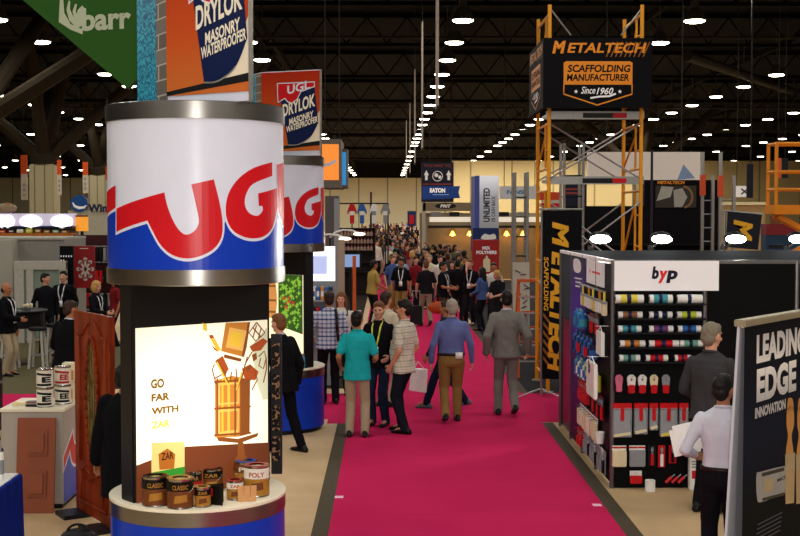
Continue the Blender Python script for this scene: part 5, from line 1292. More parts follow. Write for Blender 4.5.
q = MB(); fo = [fr.P(u, v, .012) for u, v in oval] + [fr.P(*oval[0], .012)]; q.tube(fo, .020, 8); q.build('oval_frame', WOODD, dr, True)
q = MB()
for k in range(-3, 4):
    v = 1.18 + k*.16; hw = .17*math.sqrt(max(0, 1-((v-1.18)/.62)**2)); q.tube([fr.P(Wd*.52-hw, v, .01), fr.P(Wd*.52+hw, v, .01)], .004, 5)
for k in (-1, 0, 1):
    u = Wd*.52+k*.07; hv = .62*math.sqrt(1-(k*.07/.17)**2); q.tube([fr.P(u, 1.18-hv, .01), fr.P(u, 1.18+hv, .01)], .004, 5)
q.build('glass_came', pm('came', '#5A4A22', .35, metal=.6), gl)
arch = [(Wd*.16, .55), (Wd*.16, 1.80), (Wd*.26, 1.82), (Wd*.33, 1.88), (Wd*.44, 1.94), (Wd*.52, 1.955), (Wd*.60, 1.94), (Wd*.71, 1.88), (Wd*.78, 1.82), (Wd*.88, 1.80), (Wd*.88, .55)]
q = MB(); q.tube([fr.P(u, v, .004) for u, v in arch], .016, 8); q.build('moulding', WOODD, dr, True)
low = [(Wd*.16, .16), (Wd*.16, .46), (Wd*.30, .50), (Wd*.52, .43), (Wd*.74, .50), (Wd*.88, .46), (Wd*.88, .16), (Wd*.16, .16)]
q = MB(); q.tube([fr.P(u, v, .004) for u, v in low], .016, 8); q.build('moulding', WOODD, dr, True)
q = MB(); fr.poly(q, [(Wd*.24, .2), (Wd*.80, .2), (Wd*.80, .4), (Wd*.52, .38), (Wd*.24, .4)], 0, .014); q.build('raised_panel', WOODD, dr, bevel=.005)
q = MB(); fr.plate(q, .02, 0, .32, .04, -.3, .22); fr.plate(q, Wd-.32, 0, Wd-.02, .04, -.3, .22); q.build('stand_feet', FLB, dr)
p = ground(79, 548); 
t = thing('floor_bag', 'black bag lying on the floor in front of the wooden door', 'bag', (p.x, p.y, 0)); 
q = MB(); q.ell((p.x, p.y, .09), (.17, .13, .09), 18, 10); q.build('bag', pm('bag_black', '#101013', .5, bump=.3, bscale=30), t, True)
q = MB(); q.tube([(p.x+.10*math.cos(a_), p.y-.02, .14+.08*math.sin(a_)) for a_ in [math.pi*i/10 for i in range(11)]], .012, 6); q.build('strap', KICK, t, True)
# stacked paint tins, boxes and loose samples on the counter
def tin(x, y, z, r, h, label, cols, txt):
    t = thing('paint_can', label, 'paint can', (x, y, z), 0, 'white tins on the counter'); c = (x, y, z+.001)
    MB().lathe([(0, 0), (r, 0), (r, .006), (r*.98, .01), (r*.98, h-.012), (r, h-.008), (r, h), (r*.88, h), (r*.86, h-.006), (0, h-.006)], c, 24).build('body', TIN, t, 'auto')
    MB().lathe([(r*.99, .01), (r*.995, .01), (r*.995, h-.016), (r*.99, h-.016)], c, 24).build('label', cols[0], t, 'auto')
    f = Cyl(x, y, r*.995); [dpoly('label_band', f, pp, cols[1], t, .001) for pp in ([(-.9, z+h*.12), (1.1, z+h*.12), (1.1, z+h*.24), (-.9, z+h*.24)], [(-.9, z+h*.70), (1.1, z+h*.62), (1.1, z+h*.74), (-.9, z+h*.82)])]
    dtext('lettering', f, txt, (-.1, z+h*.3, 1.0, z+h*.6), cols[1], t, .0015, .05)
    return t
z = hc
tin(-3.50, 12.66, z, .085, .195, 'white and black tin at the bottom front of the counter stack', (CANW, BLKL), 'E')
tin(-3.50, 12.66, z+.196, .085, .195, 'white and black tin on top of the front counter stack', (CANW, BLKL), 'E')
tin(-3.37, 12.86, z, .085, .195, 'white and black tin at the bottom of the rear counter stack', (CANW, BLKL), 'EE')
tin(-3.37, 12.86, z+.196, .085, .195, 'white tin with a red mark on top of the rear counter stack', (CANW, REDC), 'EE')
for i, (dx, dz, nm) in enumerate(((0, 0, 'lower'), (.01, .2, 'upper'))):
    t = thing('carton', f'cream and amber carton behind the tins, {nm} one', 'carton', (-3.36+dx, 13.1, z+dz), 0, 'cartons on the counter'); MB().box(-3.44+dx, -3.30+dx, 13.06, 13.18, z+dz+.001, z+dz+.198).build('box', PK['cream'], t, bevel=.003); MB().box(-3.42+dx, -3.32+dx, 13.056, 13.06, z+dz+.02, z+dz+.12).build('label', PK['orange'], t)
for i, (x, y, c, lb) in enumerate(((-3.78, 12.72, 'cream', 'flat cream sample block at the left of the counter top'), (-3.68, 12.85, 'brown', 'flat brown sample block at the back of the counter top'), (-3.62, 12.66, 'black', 'small black sample block beside the tins'))):
    t = thing('sample_block', lb, 'sample', (x, y, z), 0, 'loose samples on the counter'); MB().box(x-.07, x+.07, y-.04, y+.04, z+.001, z+.025).build('block', PK[c], t, bevel=.004); MB().box(x-.05, x+.05, y-.025, y+.025, z+.025, z+.03).build('face', PK['yellow' if c == 'cream' else 'grey'], t)
# blue skirted table with cartridges
SKIRT = tex_mat('skirt_blue', lambda nt, co: (lambda w_: (nt.links.new(co, w_.inputs[0]), setattr(w_.inputs['Scale'], 'default_value', 9), mixc(nt, w_.outputs['Fac'], '#0C1C66', '#16309A'))[2])(N(nt, 'ShaderNodeTexWave')), .8)
tx, ty, th_ = -3.17, 10.0, .76
t = thing('skirted_table', 'table with pleated blue skirt at the lower left corner', 'table', (tx-.5, ty+.3, 0))
MB().box(tx-1.2, tx, ty, ty+.62, th_-.03, th_).build('tabletop', PK['white'], t, bevel=.005)
q = MB(); n_ = 70; pts = []
for i in range(n_+1):
    a_ = i/n_; x = tx-1.2 + 1.2*a_; pts.append((x, ty-.012-.018*math.sin(i*1.9)))
for i in range(36):
    pts.append((tx+.012+.018*math.sin(i*1.9), ty+.62*i/35))
vs = []; fs = []
for j, (zz_, sp) in enumerate(((th_-.005, 0), (th_-.03, .5), (.35, 1.0), (.02, 1.25))):
    for x, y in pts: vs.append((tx-.6+(x-(tx-.6))*(1+.02*sp), ty+.31+(y-(ty+.31))*(1+.03*sp), zz_))
m_ = len(pts)
for j in range(3):
    for i in range(m_-1): fs.append((j*m_+i, j*m_+i+1, (j+1)*m_+i+1, (j+1)*m_+i))
q.add(vs, fs); o = q.build('table_skirt', SKIRT, t, True); sm = o.modifiers.new('thickness', 'SOLIDIFY'); sm.thickness = .004
for xx in (tx-1.15, tx-.05):
    for yy in (ty+.05, ty+.57): MB().tube([(xx, yy, 0), (xx, yy, th_-.03)], .015, 8).build('leg', GALV, t)
for i, (px, py, c1, c2, lb) in enumerate(((6.5, 472, 'black', 'black', 'black sealant cartridge with pointed nozzle on the blue table'), (1.0, 480, 'white', 'grey', 'white sealant cartridge beside the black one on the blue table'))):
    p = ground(px, py, th_); x, y = p.x, min(max(p.y, ty+.08), ty+.5)
    t = thing('cartridge', lb, 'cartridge', (x, y, th_), 0, 'cartridges on the blue table')
    MB().lathe([(0, 0), (.026, 0), (.026, .22), (.022, .235), (0, .235)], (x, y, th_+.001), 16).build('tube', PK[c1], t, 'auto'); MB().lathe([(0, .235), (.010, .235), (.004, .335), (0, .335)], (x, y, th_+.001), 10).build('nozzle', PK[c2], t, 'auto'); MB().lathe([(.0262, .05), (.0266, .05), (.0266, .17), (.0262, .17)], (x, y, th_+.001), 16).build('label', PK['grey'], t, 'auto')

struct(MB().box(-13, -5.2, 20.62, 29.4, .0005, .003).build('floor_booth_carpet', pm('carpet_olive', '#5B553C', .95, var=.2, spec=.05)))
# ================================================================== left: booths beyond the counter
BWH = pm('booth_white', '#A8A498', .6, var=.05); BWG = pm('booth_grey', '#8C8A82', .6, var=.05)
D = 29.5
x0, z1 = xz(-40, 240, D); x1, _ = xz(12, 240, D); x2, _ = xz(59, 242, D)
t = thing('booth_wall', 'plain white booth wall block behind the men in black at left', 'booth wall', ((x0+x2)/2, D, 0))
MB().box(x0, x1, D, D+2.6, 0, z1).build('front_wall', BWH, t); MB().box(x1, x2, D+.5, D+2.6, 0, z1).build('return_wall', BWG, t); MB().box(x0, x2, D+.45, D+2.65, z1, z1+.05).build('cap', BWH, t)
D = 28.9
x0, z1 = xz(14, 262, D); x1, _ = xz(66, 262, D)
t = thing('window_frame_display', 'white door frame display with pale pane behind the men in black', 'frame display', ((x0+x1)/2, D, 0))
FRW = pm('frame_white', '#B5B0A4', .5)
xa, _ = xz(26, 262, D); 
for u0, u1 in ((x0, x0+.22), (xa, xa+.16), (x1-.16, x1)): MB().box(u0, u1, D, D+.12, 0, z1).build('jamb', FRW, t, bevel=.004)
MB().box(x0, x1, D-.01, D+.13, z1-.18, z1+.02).build('head', FRW, t, bevel=.004); MB().box(x0+.2, x1-.1, D+.05, D+.07, .1, z1-.18).build('pane', pm('pane_green', '#7E8C80', .2), t)
# lit shelf unit along the top left
D = 38.0
x0, zt = xz(-60, 213.5, D); x1, zb = xz(73, 226, D); _, zs = xz(0, 233, D)
t = thing('lit_canopy', 'long lit white canopy with bright lamps and a shelf of wares, upper left', 'canopy', ((x0+x1)/2, D, 0))
MB().box(x0, x1, D, D+.5, zb, zt).build('fascia', em('fascia_lit', '#BDB6CC', .5), t, bevel=.01)
MB().box(x0, x1, D-.05, D+.6, zb-.06, zb).build('rail', PK['navy'], t); MB().box(x0, x1-.02, D-.1, D+.7, zs-.1, zs).build('shelf', pm('shelf_orange', '#A8641F', .5), t)
MB().box(x0, x1, D+.6, D+.7, 0, zb).build('rear_wall', BWG, t)
for px in (2, 8, 31, 62):
    p = at(px, 220, D); MB().ell((p.x, D-.02, p.z-.05), (.34 if px > 20 else .2, .06, .2), 16, 8).build('lamp_lens', em('canopy_lamp', '#FFFFFF', 3), t, True)
random.seed(21)
for k in range(15):
    x = x0 + 1.9 + k*.27 ; hh = random.uniform(.08, .14); c = random.choice(['green', 'white', 'navy', 'lime', 'brown', 'red', 'grey'])
    if x > x1: break
    tt = thing('boxed_ware', f'small {c} ware on the lit canopy shelf, {["first", "second", "third", "fourth", "fifth", "sixth", "seventh", "eighth", "ninth", "tenth", "eleventh", "twelfth", "thirteenth", "fourteenth", "fifteenth"][k]} from the left', 'ware', (x, D+.05, zs), 0, 'wares on the lit shelf')
    MB().box(x-.1, x+.1, D-.05, D+.15, zs+.001, zs+hh).build('box', PK[c], tt, bevel=.01); MB().box(x-.06, x+.06, D-.054, D-.05, zs+hh*.3, zs+hh*.7).build('label', PK['cream'], tt)
D = 38.3; xa, za = xz(76, 231, D); xb, zb_ = xz(88, 215, D)
t = thing('drum_lamp', 'amber drum lamp at the right end of the lit canopy', 'lamp', ((xa+xb)/2, D, zb_)); r = (xb-xa)/2
MB().lathe([(r, za), (r, zb_-.06), (r*.96, zb_-.06), (r*.96, za)], ((xa+xb)/2, D, 0), 24).build('shade', em('amber_glow', '#D68A28', .8), t, 'auto'); MB().lathe([(0, zb_-.06), (r*1.03, zb_-.06), (r*1.03, zb_), (0, zb_)], ((xa+xb)/2, D, 0), 24).build('cap', PK['brown'], t, 'auto'); MB().cone(((xa+xb)/2, D, 0), ((xa+xb)/2, D, za+.02), .05, .05, 10).build('stem', FLB, t)
# red poster and dark rack
D = 30.5
xa, zt = xz(73.5, 246, D); xb, zb = xz(95, 288, D)
t = thing('red_poster', 'red poster with a white snowflake figure behind the blond woman', 'poster', ((xa+xb)/2, D, 0))
MB().box(xa, xb, D, D+.05, zb, zt).build('sheet', pm('poster_red', '#8E1A1E', .5), t); f = Frame((xa, D, zb), (1, 0, 0), (0, 0, 1)); w_, h_ = xb-xa, zt-zb
dpoly('figure_print', f, sum([ribbon([(w_*.55, h_*.45), (w_*.55+.17*math.cos(a_), h_*.45+.24*math.sin(a_))], .05) for a_ in [i*math.pi/4 for i in range(8)]], []) + [disc_pts((w_*.55+.17*math.cos(a_), h_*.45+.24*math.sin(a_)), .05, 10) for a_ in [i*math.pi/4 for i in range(8)]], pm('poster_white', '#C9B9AE', .5), t, .003)
dpoly('caption_print', f, [(w_*.3, h_*.93), (w_*.7, h_*.93), (w_*.7, h_*.95), (w_*.3, h_*.95)], pm('poster_white', '#C9B9AE', .5), t, .003)
for u in (xa+.04, xb-.04): MB().tube([(u, D+.03, 0), (u, D+.03, zb)], .02, 8).build('stand_leg', FLB, t)
xa2, zt2 = xz(59.5, 246, 29.2); xb2, _ = xz(73, 246, 29.2)
t = thing('dark_panel', 'black panel with pale lettering left of the red poster', 'panel', ((xa2+xb2)/2, 29.2, 0)); MB().box(xa2, xb2, 29.2, 29.28, 0, zt2).build('board', BKP, t)
f = Frame((xa2, 29.2, zt2), (1, 0, 0), (0, 0, 1)); dpoly('print', f, [[(.02+k*.06, -.26-r_*.1), (.05+k*.06, -.26-r_*.1), (.05+k*.06, -.22-r_*.1), (.02+k*.06, -.22-r_*.1)] for k in range(5) for r_ in range(2) if not (r_ and k > 1)], WH, t, .002)
xa, zt = xz(73, 235, 33); xb, zb = xz(112, 290, 33)
t = thing('merchandise_rack', 'tall rack of dark red garments and blisters behind the red poster', 'rack', ((xa+xb)/2, 33, 0))
MB().box(xa, xb, 33, 33.1, 0, zt).build('back_panel', pm('rack_maroon', '#3A1416', .6), t)
for k in range(5): MB().tube([(xa, 32.9, zt-.3-k*.42), (xb, 32.9, zt-.3-k*.42)], .02, 6).build('rail', GALV, t)
random.seed(4)
for k in range(9):
    x = xa+.06+k*(xb-xa)/9.3
    for r_ in range(3): MB().box(x, x+.075, 32.86, 32.94, zt-.68-r_*.6, zt-.34-r_*.6).build('blister', PK[random.choice(['red', 'black', 'grey', 'red'])], t)
# globe sign with the letters Win
D = 58.0
xa, zt = xz(68, 210.5, D); xb, zb = xz(112, 232, D)
t = thing('globe_sign', 'grey wall sign with a blue globe mark and navy lettering', 'sign', ((xa+xb)/2, D, 0)); MB().box(xa, xb+2, D, D+.3, 0, zt).build('board', pm('globe_board', '#A9A695', .6), t)
f = Frame((0, D, 0), (1, 0, 0), (0, 0, 1)); c = xz(79.5, 203.5, D); r = .40
q = MB(); f.poly(q, disc_pts(c, r, 32), .0, .1); gb = q.build('globe_mark', pm('globe_blue', '#1C4A8E', .4), t)
dpoly('globe_swoosh', f, ribbon([(c[0]-.3, c[1]+.05), (c[0]-.2, c[1]-.12), (c[0], c[1]-.2), (c[0]+.25, c[1]-.18), (c[0]+.34, c[1]-.08)], lambda k: .05+.08*math.sin(math.pi*k)), WH, gb, .103)
a_ = xz(88.5, 212, D); b_ = xz(108, 204, D); dtext('lettering', f, 'Win', (a_[0], a_[1], b_[0], b_[1]), pm('win_navy', '#17224A', .5), t, .12, .05)
q = MB(); q.tube([(c[0], D+.05, zt-.1), (c[0], D+.05, c[1])], .03, 6); q.box(a_[0], b_[0], D+.02, D+.11, a_[1]-.05, a_[1]); q.build('bracket', PIPE, t)
# orange flags on the columns
OF = pm('flag_orange', '#D2521C', .6); OFW = pm('flag_pale', '#C4B9A6', .6)
for i, (px0, px1, y0, y1, D, lb) in enumerate(((20.5, 27.5, 155, 200, 70, 'orange and white hanging flag left of the concrete column'), (57, 61.5, 160, 195, 75, 'narrow orange flag hanging right of the concrete column'), (82.5, 88, 162, 193, 75, 'orange and white flag hanging left of the far dark column'), (105.5, 110, 166, 200, 72, 'orange flag half hidden by the nearest drum'))):
    a_ = at(px0, y0, D); b_ = at(px1, y1, D); zm = a_.z*.58 + b_.z*.42
    t = thing('orange_flag', lb, 'flag', (a_.x, D, b_.z), 0, 'orange flags on the left'); MB().box(a_.x, b_.x, D, D+.06, zm, a_.z).build('orange_half', OF, t); MB().box(a_.x, b_.x, D, D+.06, b_.z, zm).build('pale_half', OFW, t)
    f = Frame((a_.x, D, b_.z), (1, 0, 0), (0, 0, 1)); w_ = b_.x-a_.x; dpoly('print', f, [[(w_*.3, .2+k*.28), (w_*.7, .2+k*.28), (w_*.7, .36+k*.28), (w_*.3, .36+k*.28)] for k in range(3)], PK['grey'], t, .003)
    MB().tube([((a_.x+b_.x)/2, D+.03, a_.z), ((a_.x+b_.x)/2, D+.03, 13.02)], .012, 6).build('cable', PIPE, t)
# grey plant-like boulder ware by canopy and a pinkish far box
p = at(8, 208, 38.4); t = thing('round_ware', 'round tan ware sitting on top of the lit canopy', 'ware', (p.x, 38.25, zt)); _, zc = xz(0, 213.5, 38.0)
MB().ell((p.x, 38.25, zc+.16), (.32, .22, .16), 18, 10).build('shell', pm('ware_tan', '#8A775E', .7, var=.3), t, True); MB().ell((p.x+.05, 38.2, zc+.27), (.14, .1, .06), 12, 8).build('knob', PK['brown'], t, True)
# high table and stools
D = 24.9
c = at(14, 335, D); zt = at(0, 332, D).z
t = thing('bar_table', 'round black bar table between the standing men at left', 'table', (c.x, D, 0))
zt = 1.08; r = .66
MB().lathe([(r-.08, zt-.34), (r-.06, zt-.34), (r-.06, zt-.04), (r-.08, zt-.04)], (c.x, D, 0), 40).build('apron', KICK, t, 'auto'); MB().lathe([(0, zt-.04), (r-.02, zt-.04), (r, zt-.02), (r, zt-.005), (r-.01, zt), (0, zt)], (c.x, D, 0), 40).build('tabletop', KICK, t, 'auto'); MB().cone((c.x, D, .03), (c.x, D, zt-.04), .05, .05, 14).build('pedestal', GALV, t); MB().lathe([(0, .04), (.05, .05), (.34, .015), (.34, 0), (0, 0)], (c.x, D, 0), 28).build('base', KICK, t, 'auto')
tc_ = thing('flower_dish', 'small dish of pale flowers on the black bar table', 'dish', (c.x+.3, D-.05, zt)); MB().lathe([(0, 0), (.06, 0), (.1, .05), (.09, .05), (.05, .01), (0, .01)], (c.x+.3, D-.05, zt+.001), 18).build('dish', PK['grey'], tc_, 'auto')
q = MB()
for k in range(9): q.ell((c.x+.3+.07*math.cos(k*2.4), D-.05+.07*math.sin(k*2.4), zt+.07+.02*(k % 3)), (.03, .03, .025), 8, 6)
q.build('flowers', PK['cream'], tc_, True)
def stool(x, y, label):
    t = thing('bar_stool', label, 'stool', (x, y, 0), 0, 'stools at the bar table')
    MB().lathe([(0, .74), (.17, .74), (.18, .77), (.17, .80), (0, .81)], (x, y, 0), 22).build('seat', KICK, t, 'auto')
    for a_ in (45, 135, 225, 315):
        dx, dy = math.cos(R(a_)), math.sin(R(a_)); MB().bar((x+.20*dx, y+.20*dy, 0), (x+.13*dx, y+.13*dy, .74), .04, .04).build('leg', FRW, t)
    q = MB(); q.tube([(x+.18*math.cos(R(a_)), y+.18*math.sin(R(a_)), .26) for a_ in range(45, 406, 90)], .012, 6); q.build('foot_ring', GALV, t)
for px, D_, lb in ((10, 24.0, 'white legged bar stool nearest under the black bar table'), (38, 24.15, 'white legged bar stool right of the bar table, before the man in black'), (55, 24.9, 'white legged bar stool right of the others, behind the suited man')): stool(at(px, 360, D_).x, D_, lb)
# long plain table and boxes at the far left, dark bin
p = at(2, 420, 17.0); t = thing('black_case', 'tall black equipment case standing at the left edge', 'case', (p.x-.25, 16.5, 0)); MB().box(p.x-.75, p.x+.05, 16.3, 16.9, .05, 1.05).build('shell', KICK, t, bevel=.02); MB().box(p.x-.76, p.x+.06, 16.29, 16.91, .7, .73).build('trim', GALV, t)
for xx in (p.x-.65, p.x-.05):
    for yy in (16.4, 16.8): MB().ell((xx, yy, .03), (.035, .035, .03), 10, 6).build('caster', KICK, t, True)

# ================================================================== hanging green banner
BGR = pm('banner_green', '#1C4D05', .6, var=.06, scale=2); D = 14.2
pts = [at(127, 88.5, D), at(23, 0, D), at(-75, -83, D), at(30, -170, D), at(233, 0, D)]
t = thing('hanging_sign', 'large green diamond hanging sign with pale lettering, upper left', 'sign', tuple(pts[0]))
a = pts[0]; b = pts[2]; c = pts[3]; d = at(231, -12, D)
MB().prism([(p.x, D, p.z) for p in (a, b, c, d)], (0, .14, 0)).build('face', BGR, t)
q = MB()
for p in (b, c, d): q.tube([(p.x, D+.07, p.z), (p.x, D+.07, 13.02)], .012, 6)
q.build('cable', PIPE, t)
f = Frame((0, D, 0), (1, 0, 0), (0, 0, 1)); BTX = pm('barr_text', '#A9B39A', .6, var=.03)
a_ = at(82, 31.5, D); b_ = at(131, 13, D)
dtext('lettering', f, 'barr', (a_.x, a_.z, b_.x, b_.z+.05), BTX, t, .006, .035, 0, .06)
def g2(x, y): p = at(x/5.357, y/5.357, D); return (p.x, p.z)
for k_, pl_ in enumerate(([g2(322, -20), g2(338, -20), g2(345, 70), g2(380, 130), g2(445, 158), g2(442, 184), g2(380, 160), g2(315, 118)],)): dpoly('logo_mark', f, pl_, BTX, t, .004)
def arc_(pts, w0, w1):
    n_ = len(pts); L = []; Q = []
    for i, p in enumerate(pts):
        a = pts[max(0, i-1)]; b = pts[min(n_-1, i+1)]; d = Vector((b[0]-a[0], b[1]-a[1])).normalized(); ww = w0 + (w1-w0)*i/(n_-1)
        L.append((p[0]-d.y*ww/2, p[1]+d.x*ww/2)); Q.append((p[0]+d.y*ww/2, p[1]-d.x*ww/2))
    return L + Q[::-1]
for k_, (pp, w0, w1) in enumerate(((((372, 5), (366, 50), (382, 100), (428, 142)), .02, .08), (((408, 22), (398, 60), (408, 100), (442, 132)), .02, .07), (((452, 42), (430, 62), (424, 92), (452, 120)), .07, .06))):
    dpoly('logo_mark', f, arc_([g2(*p) for p in pp], w0, w1), BTX, t, .0045 + k_*.0005)

# ================================================================== left of the aisle, beyond the columns
# lit white panel with shelves of boxed goods
D = 21.6
xa, zt = xz(308, 246.5, D); xb, zb = xz(335, 281, D)
t = thing('lit_display', 'bright white lit panel with a pale blue picture behind the plaid shirt man', 'display', ((xa+xb)/2, D, 0))
MB().box(xa, xb, D, D+.08, zb, zt).build('panel', em('display_white', '#F4F6FF', 1.1), t); MB().box(xa, xb, D-.0, D+.12, 0, zb).build('base_cabinet', PK['grey'], t)
f = Frame((0, D, 0), (1, 0, 0), (0, 0, 1)); a_ = xz(312.5, 274, D); b_ = xz(327, 256, D); dpoly('picture', f, [a_, (b_[0], a_[1]), b_, (a_[0], b_[1])], em('display_blue', '#A9B4DE', .8), t, .004)
xs0 = xa; xs1 = xz(333, 0, D)[0]
q = MB()
for yy in (299, 319, 340): 
    _, z = xz(0, yy, D); q.box(xs0, xs1, D-.35, D, z-.03, z)
shl = q.build('shelf', PK['grey'], t)
for r_, (yy, cols) in enumerate(((299, ('blue', 'white', 'blue', 'orange', 'blue', 'navy')), (319, ('red', 'navy', 'red', 'blue', 'red', 'navy')))):
    _, z = xz(0, yy, D); n_ = 6; st = (xs1-xs0)/n_
    for k in range(n_):
        x = xs0 + st*(k+.5); tt = thing('boxed_good', f'{cols[k]} boxed product on the {("upper", "lower")[r_]} shelf under the lit panel, {nth[k]} from the left', 'box', (x, D-.17, z), 0, 'boxed products under the lit panel')
        MB().box(x-st*.42, x+st*.42, D-.28, D-.06, z+.001, z+.22).build('box', PK[cols[k]], tt, bevel=.006); MB().box(x-st*.3, x+st*.3, D-.283, D-.28, z+.06, z+.15).build('label', PK['white' if cols[k] != 'white' else 'blue'], tt)
# arm lamps, beige post, tall grey monolith
D = 25.0
xa, zt = xz(325, 196, D); xb, _ = xz(339, 198, D)
t = thing('grey_pylon', 'tall grey pylon right of the second column', 'pylon', ((xa+xb)/2, D, 0)); MB().box(xa, xb, D, D+.35, 0.05, zt).build('body', pm('pylon_grey', '#56524F', .5), t, bevel=.01); MB().box(xb-.1, xb, D-.02, D, .05, zt-.05).build('edge', PK['grey'], t); MB().box(xa-.05, xb+.05, D-.05, D+.4, 0, .05).build('base', KICK, t)
D = 22.6
xa, zt = xz(337.5, 240, D); xb, _ = xz(344.5, 240, D)
t = thing('beige_post', 'beige square post beside the lit display', 'post', ((xa+xb)/2, D, 0)); MB().box(xa, xb, D, D+.12, .04, zt).build('post', PK['cream'] if False else pm('post_beige', '#9C8873', .6), t, bevel=.006); MB().box(xa-.06, xb+.06, D-.06, D+.18, 0, .04).build('foot', KICK, t)
ARM = pm('arm_white', '#D8D6CF', .35)
for i, (px, py, D_) in enumerate(((333, 236, 22.9), (348, 231.5, 24.2))):
    p = at(px, py, D_); t = thing('arm_lamp', ('curved white arm lamp above the lit display', 'second curved white arm lamp over the bottle shelves')[i], 'lamp', (p.x, D_, 0), 0, 'arm lamps')
    pts = [(p.x-.35, D_, p.z-.12), (p.x-.25, D_, p.z-.02), (p.x-.1, D_, p.z+.03), (p.x+.08, D_, p.z+.02), (p.x+.2, D_, p.z-.03)]
    MB().tube(pts, .02, 8).build('arm', ARM, t, True); MB().ell((p.x+.22, D_, p.z-.05), (.12, .1, .035), 14, 8).build('head', em('arm_glow', '#FFF6E0', 1.6), t, True)
    MB().tube([(p.x-.35, D_, p.z-.12), (p.x-.35, D_, 0)], .018, 8).build('pole', PIPE, t); MB().cone((p.x-.35, D_, 0), (p.x-.35, D_, .03), .15, .15, 16).build('foot', KICK, t)
# TV and orange post
D = 25.6
xa, zt = xz(341.5, 254.5, D); xb, zb = xz(361, 267, D)
t = thing('screen', 'screen showing a blue picture on a stand under the bottle shelves', 'screen', ((xa+xb)/2, D, 0)); MB().box(xa, xb, D, D+.06, zb-.05, zt+.03).build('bezel', KICK, t, bevel=.006); MB().box(xa+.03, xb-.03, D-.006, D, zb, zt).build('picture', em('screen_blue', '#7E9CC8', .7), t); MB().tube([((xa+xb)/2, D+.03, 0), ((xa+xb)/2, D+.03, zb)], .04, 10).build('stand', FLB, t); MB().box(xa, xb, D-.2, D+.25, 0, .04).build('foot', FLB, t)
q = MB(); q.box(xa, xb, D-.1, D+.2, .95, 1.0); q.box(xa, xb, D-.1, D+.2, .55, .6); q.build('shelf', FRW, t)
D = 24.9; xa, zt = xz(352.5, 256, D); xb, _ = xz(356, 256, D)
t = thing('orange_post', 'orange upright post in front of the screen', 'post', ((xa+xb)/2, D, 0)); MB().box(xa, xb, D, D+.07, .03, zt).build('post', ORL, t, bevel=.005); MB().box(xa-.12, xb+.12, D-.12, D+.19, 0, .03).build('foot', ORL, t)
# dark shelves of bottles
D = 46.0
xa, zt = xz(334, 228, D); xb, _ = xz(375.5, 228, D)
t = thing('bottle_shelving', 'dark shelving unit filled with rows of bottles left of the crowd', 'shelving', ((xa+xb)/2, D, 0))
DKS = pm('shelving_dark', '#1C120E', .5)
MB().box(xa, xb, D+.4, D+.46, 0, zt).build('back_panel', DKS, t)
for x in (xa, xb-.06): MB().box(x, x+.06, D, D+.4, 0, zt).build('side_panel', DKS, t)
zsh = [xz(0, yy, D)[1] for yy in (236, 243.5, 250.5, 262, 272)]
for z in zsh + [zt]: MB().box(xa, xb, D, D+.4, z-.04, z).build('shelf', DKS, t)
b0 = None; random.seed(8)
for r_, z in enumerate(zsh[:3]):
    for k in range(11):
        x = xa+.16+k*(xb-xa-.25)/10.5
        lb = f'small bottle on the dark shelving, {("upper", "middle", "lower")[r_]} row, {("first", "second", "third", "fourth", "fifth", "sixth", "seventh", "eighth", "ninth", "tenth", "eleventh")[k]} from the left'
        if b0 is None:
            b0 = thing('bottle', lb, 'bottle', (x, D+.1, z), 0, 'bottles on the dark shelving')
            MB().lathe([(0, 0), (.05, 0), (.052, .01), (.052, .12), (.02, .15), (.018, .19), (0, .19)], (x, D+.1, z+.002), 14).build('body', pm('bottle_pale', '#B08F7E', .35), b0, 'auto'); MB().lathe([(0, .18), (.022, .18), (.022, .21), (0, .21)], (x, D+.1, z+.002), 10).build('cap', PK['red'], b0, 'auto')
        else: dup(b0, (x, D+.1, z), 0, lb)
# banner row of shirts above the shelving
SH_ = [('white', 'red'), ('white', 'blue'), ('white', 'grey'), ('grey', 'white')]
D = 52.0
for i, (px, cc) in enumerate(((352, ('red', 'white')), (362, ('blue', 'white')), (374, ('white', 'grey')), (385.5, ('grey', 'white')))):
    p = at(px, 214, D); t = thing('hanging_shirt', f'{cc[0]} sample shirt hanging above the bottle shelves, {nth[i]} from the left', 'shirt', (p.x, D, 0), 0, 'shirts above the shelving')
    z = p.z; w_ = .155
    q = MB(); q.prism([(p.x-w_*.6, D, z-.4), (p.x+w_*.6, D, z-.4), (p.x+w_*.6, D, z+.15), (p.x+w_*1.15, D, z-.05), (p.x+w_*1.3, D, z+.1), (p.x+w_*.6, D, z+.4), (p.x+.08, D, z+.42), (p.x-.08, D, z+.42), (p.x-w_*.6, D, z+.4), (p.x-w_*1.3, D, z+.1), (p.x-w_*1.15, D, z-.05), (p.x-w_*.6, D, z+.15)], (0, .12, 0)); q.build('body', PK[cc[0]], t, bevel=.02); MB().box(p.x-w_*.55, p.x+w_*.55, D-.01, D, z-.05, z+.12).build('chest_panel', PK[cc[1]], t)
    MB().tube([(p.x, D+.06, 0), (p.x, D+.06, z+.45)], .025, 8).build('stand', FLB, t)
p0, p1 = at(336, 203.5, 52.5), at(388, 206, 52.5)
t = thing('rail', 'thin dark rail and mast over the hanging shirts', 'rail', (p0.x, 52.5, 0)); MB().tube([p0, (p1.x, 52.5, p0.z)], .03, 8).build('rail', FLB, t)
for p in (p0, p1): MB().tube([(p.x, 52.5, 0), (p.x, 52.5, p0.z)], .03, 8).build('upright', FLB, t)
pm_ = at(371, 192, 52.5); MB().cone((pm_.x, 52.5, 0), (pm_.x, 52.5, pm_.z), .05, .04, 8).build('mast', FLB, t)
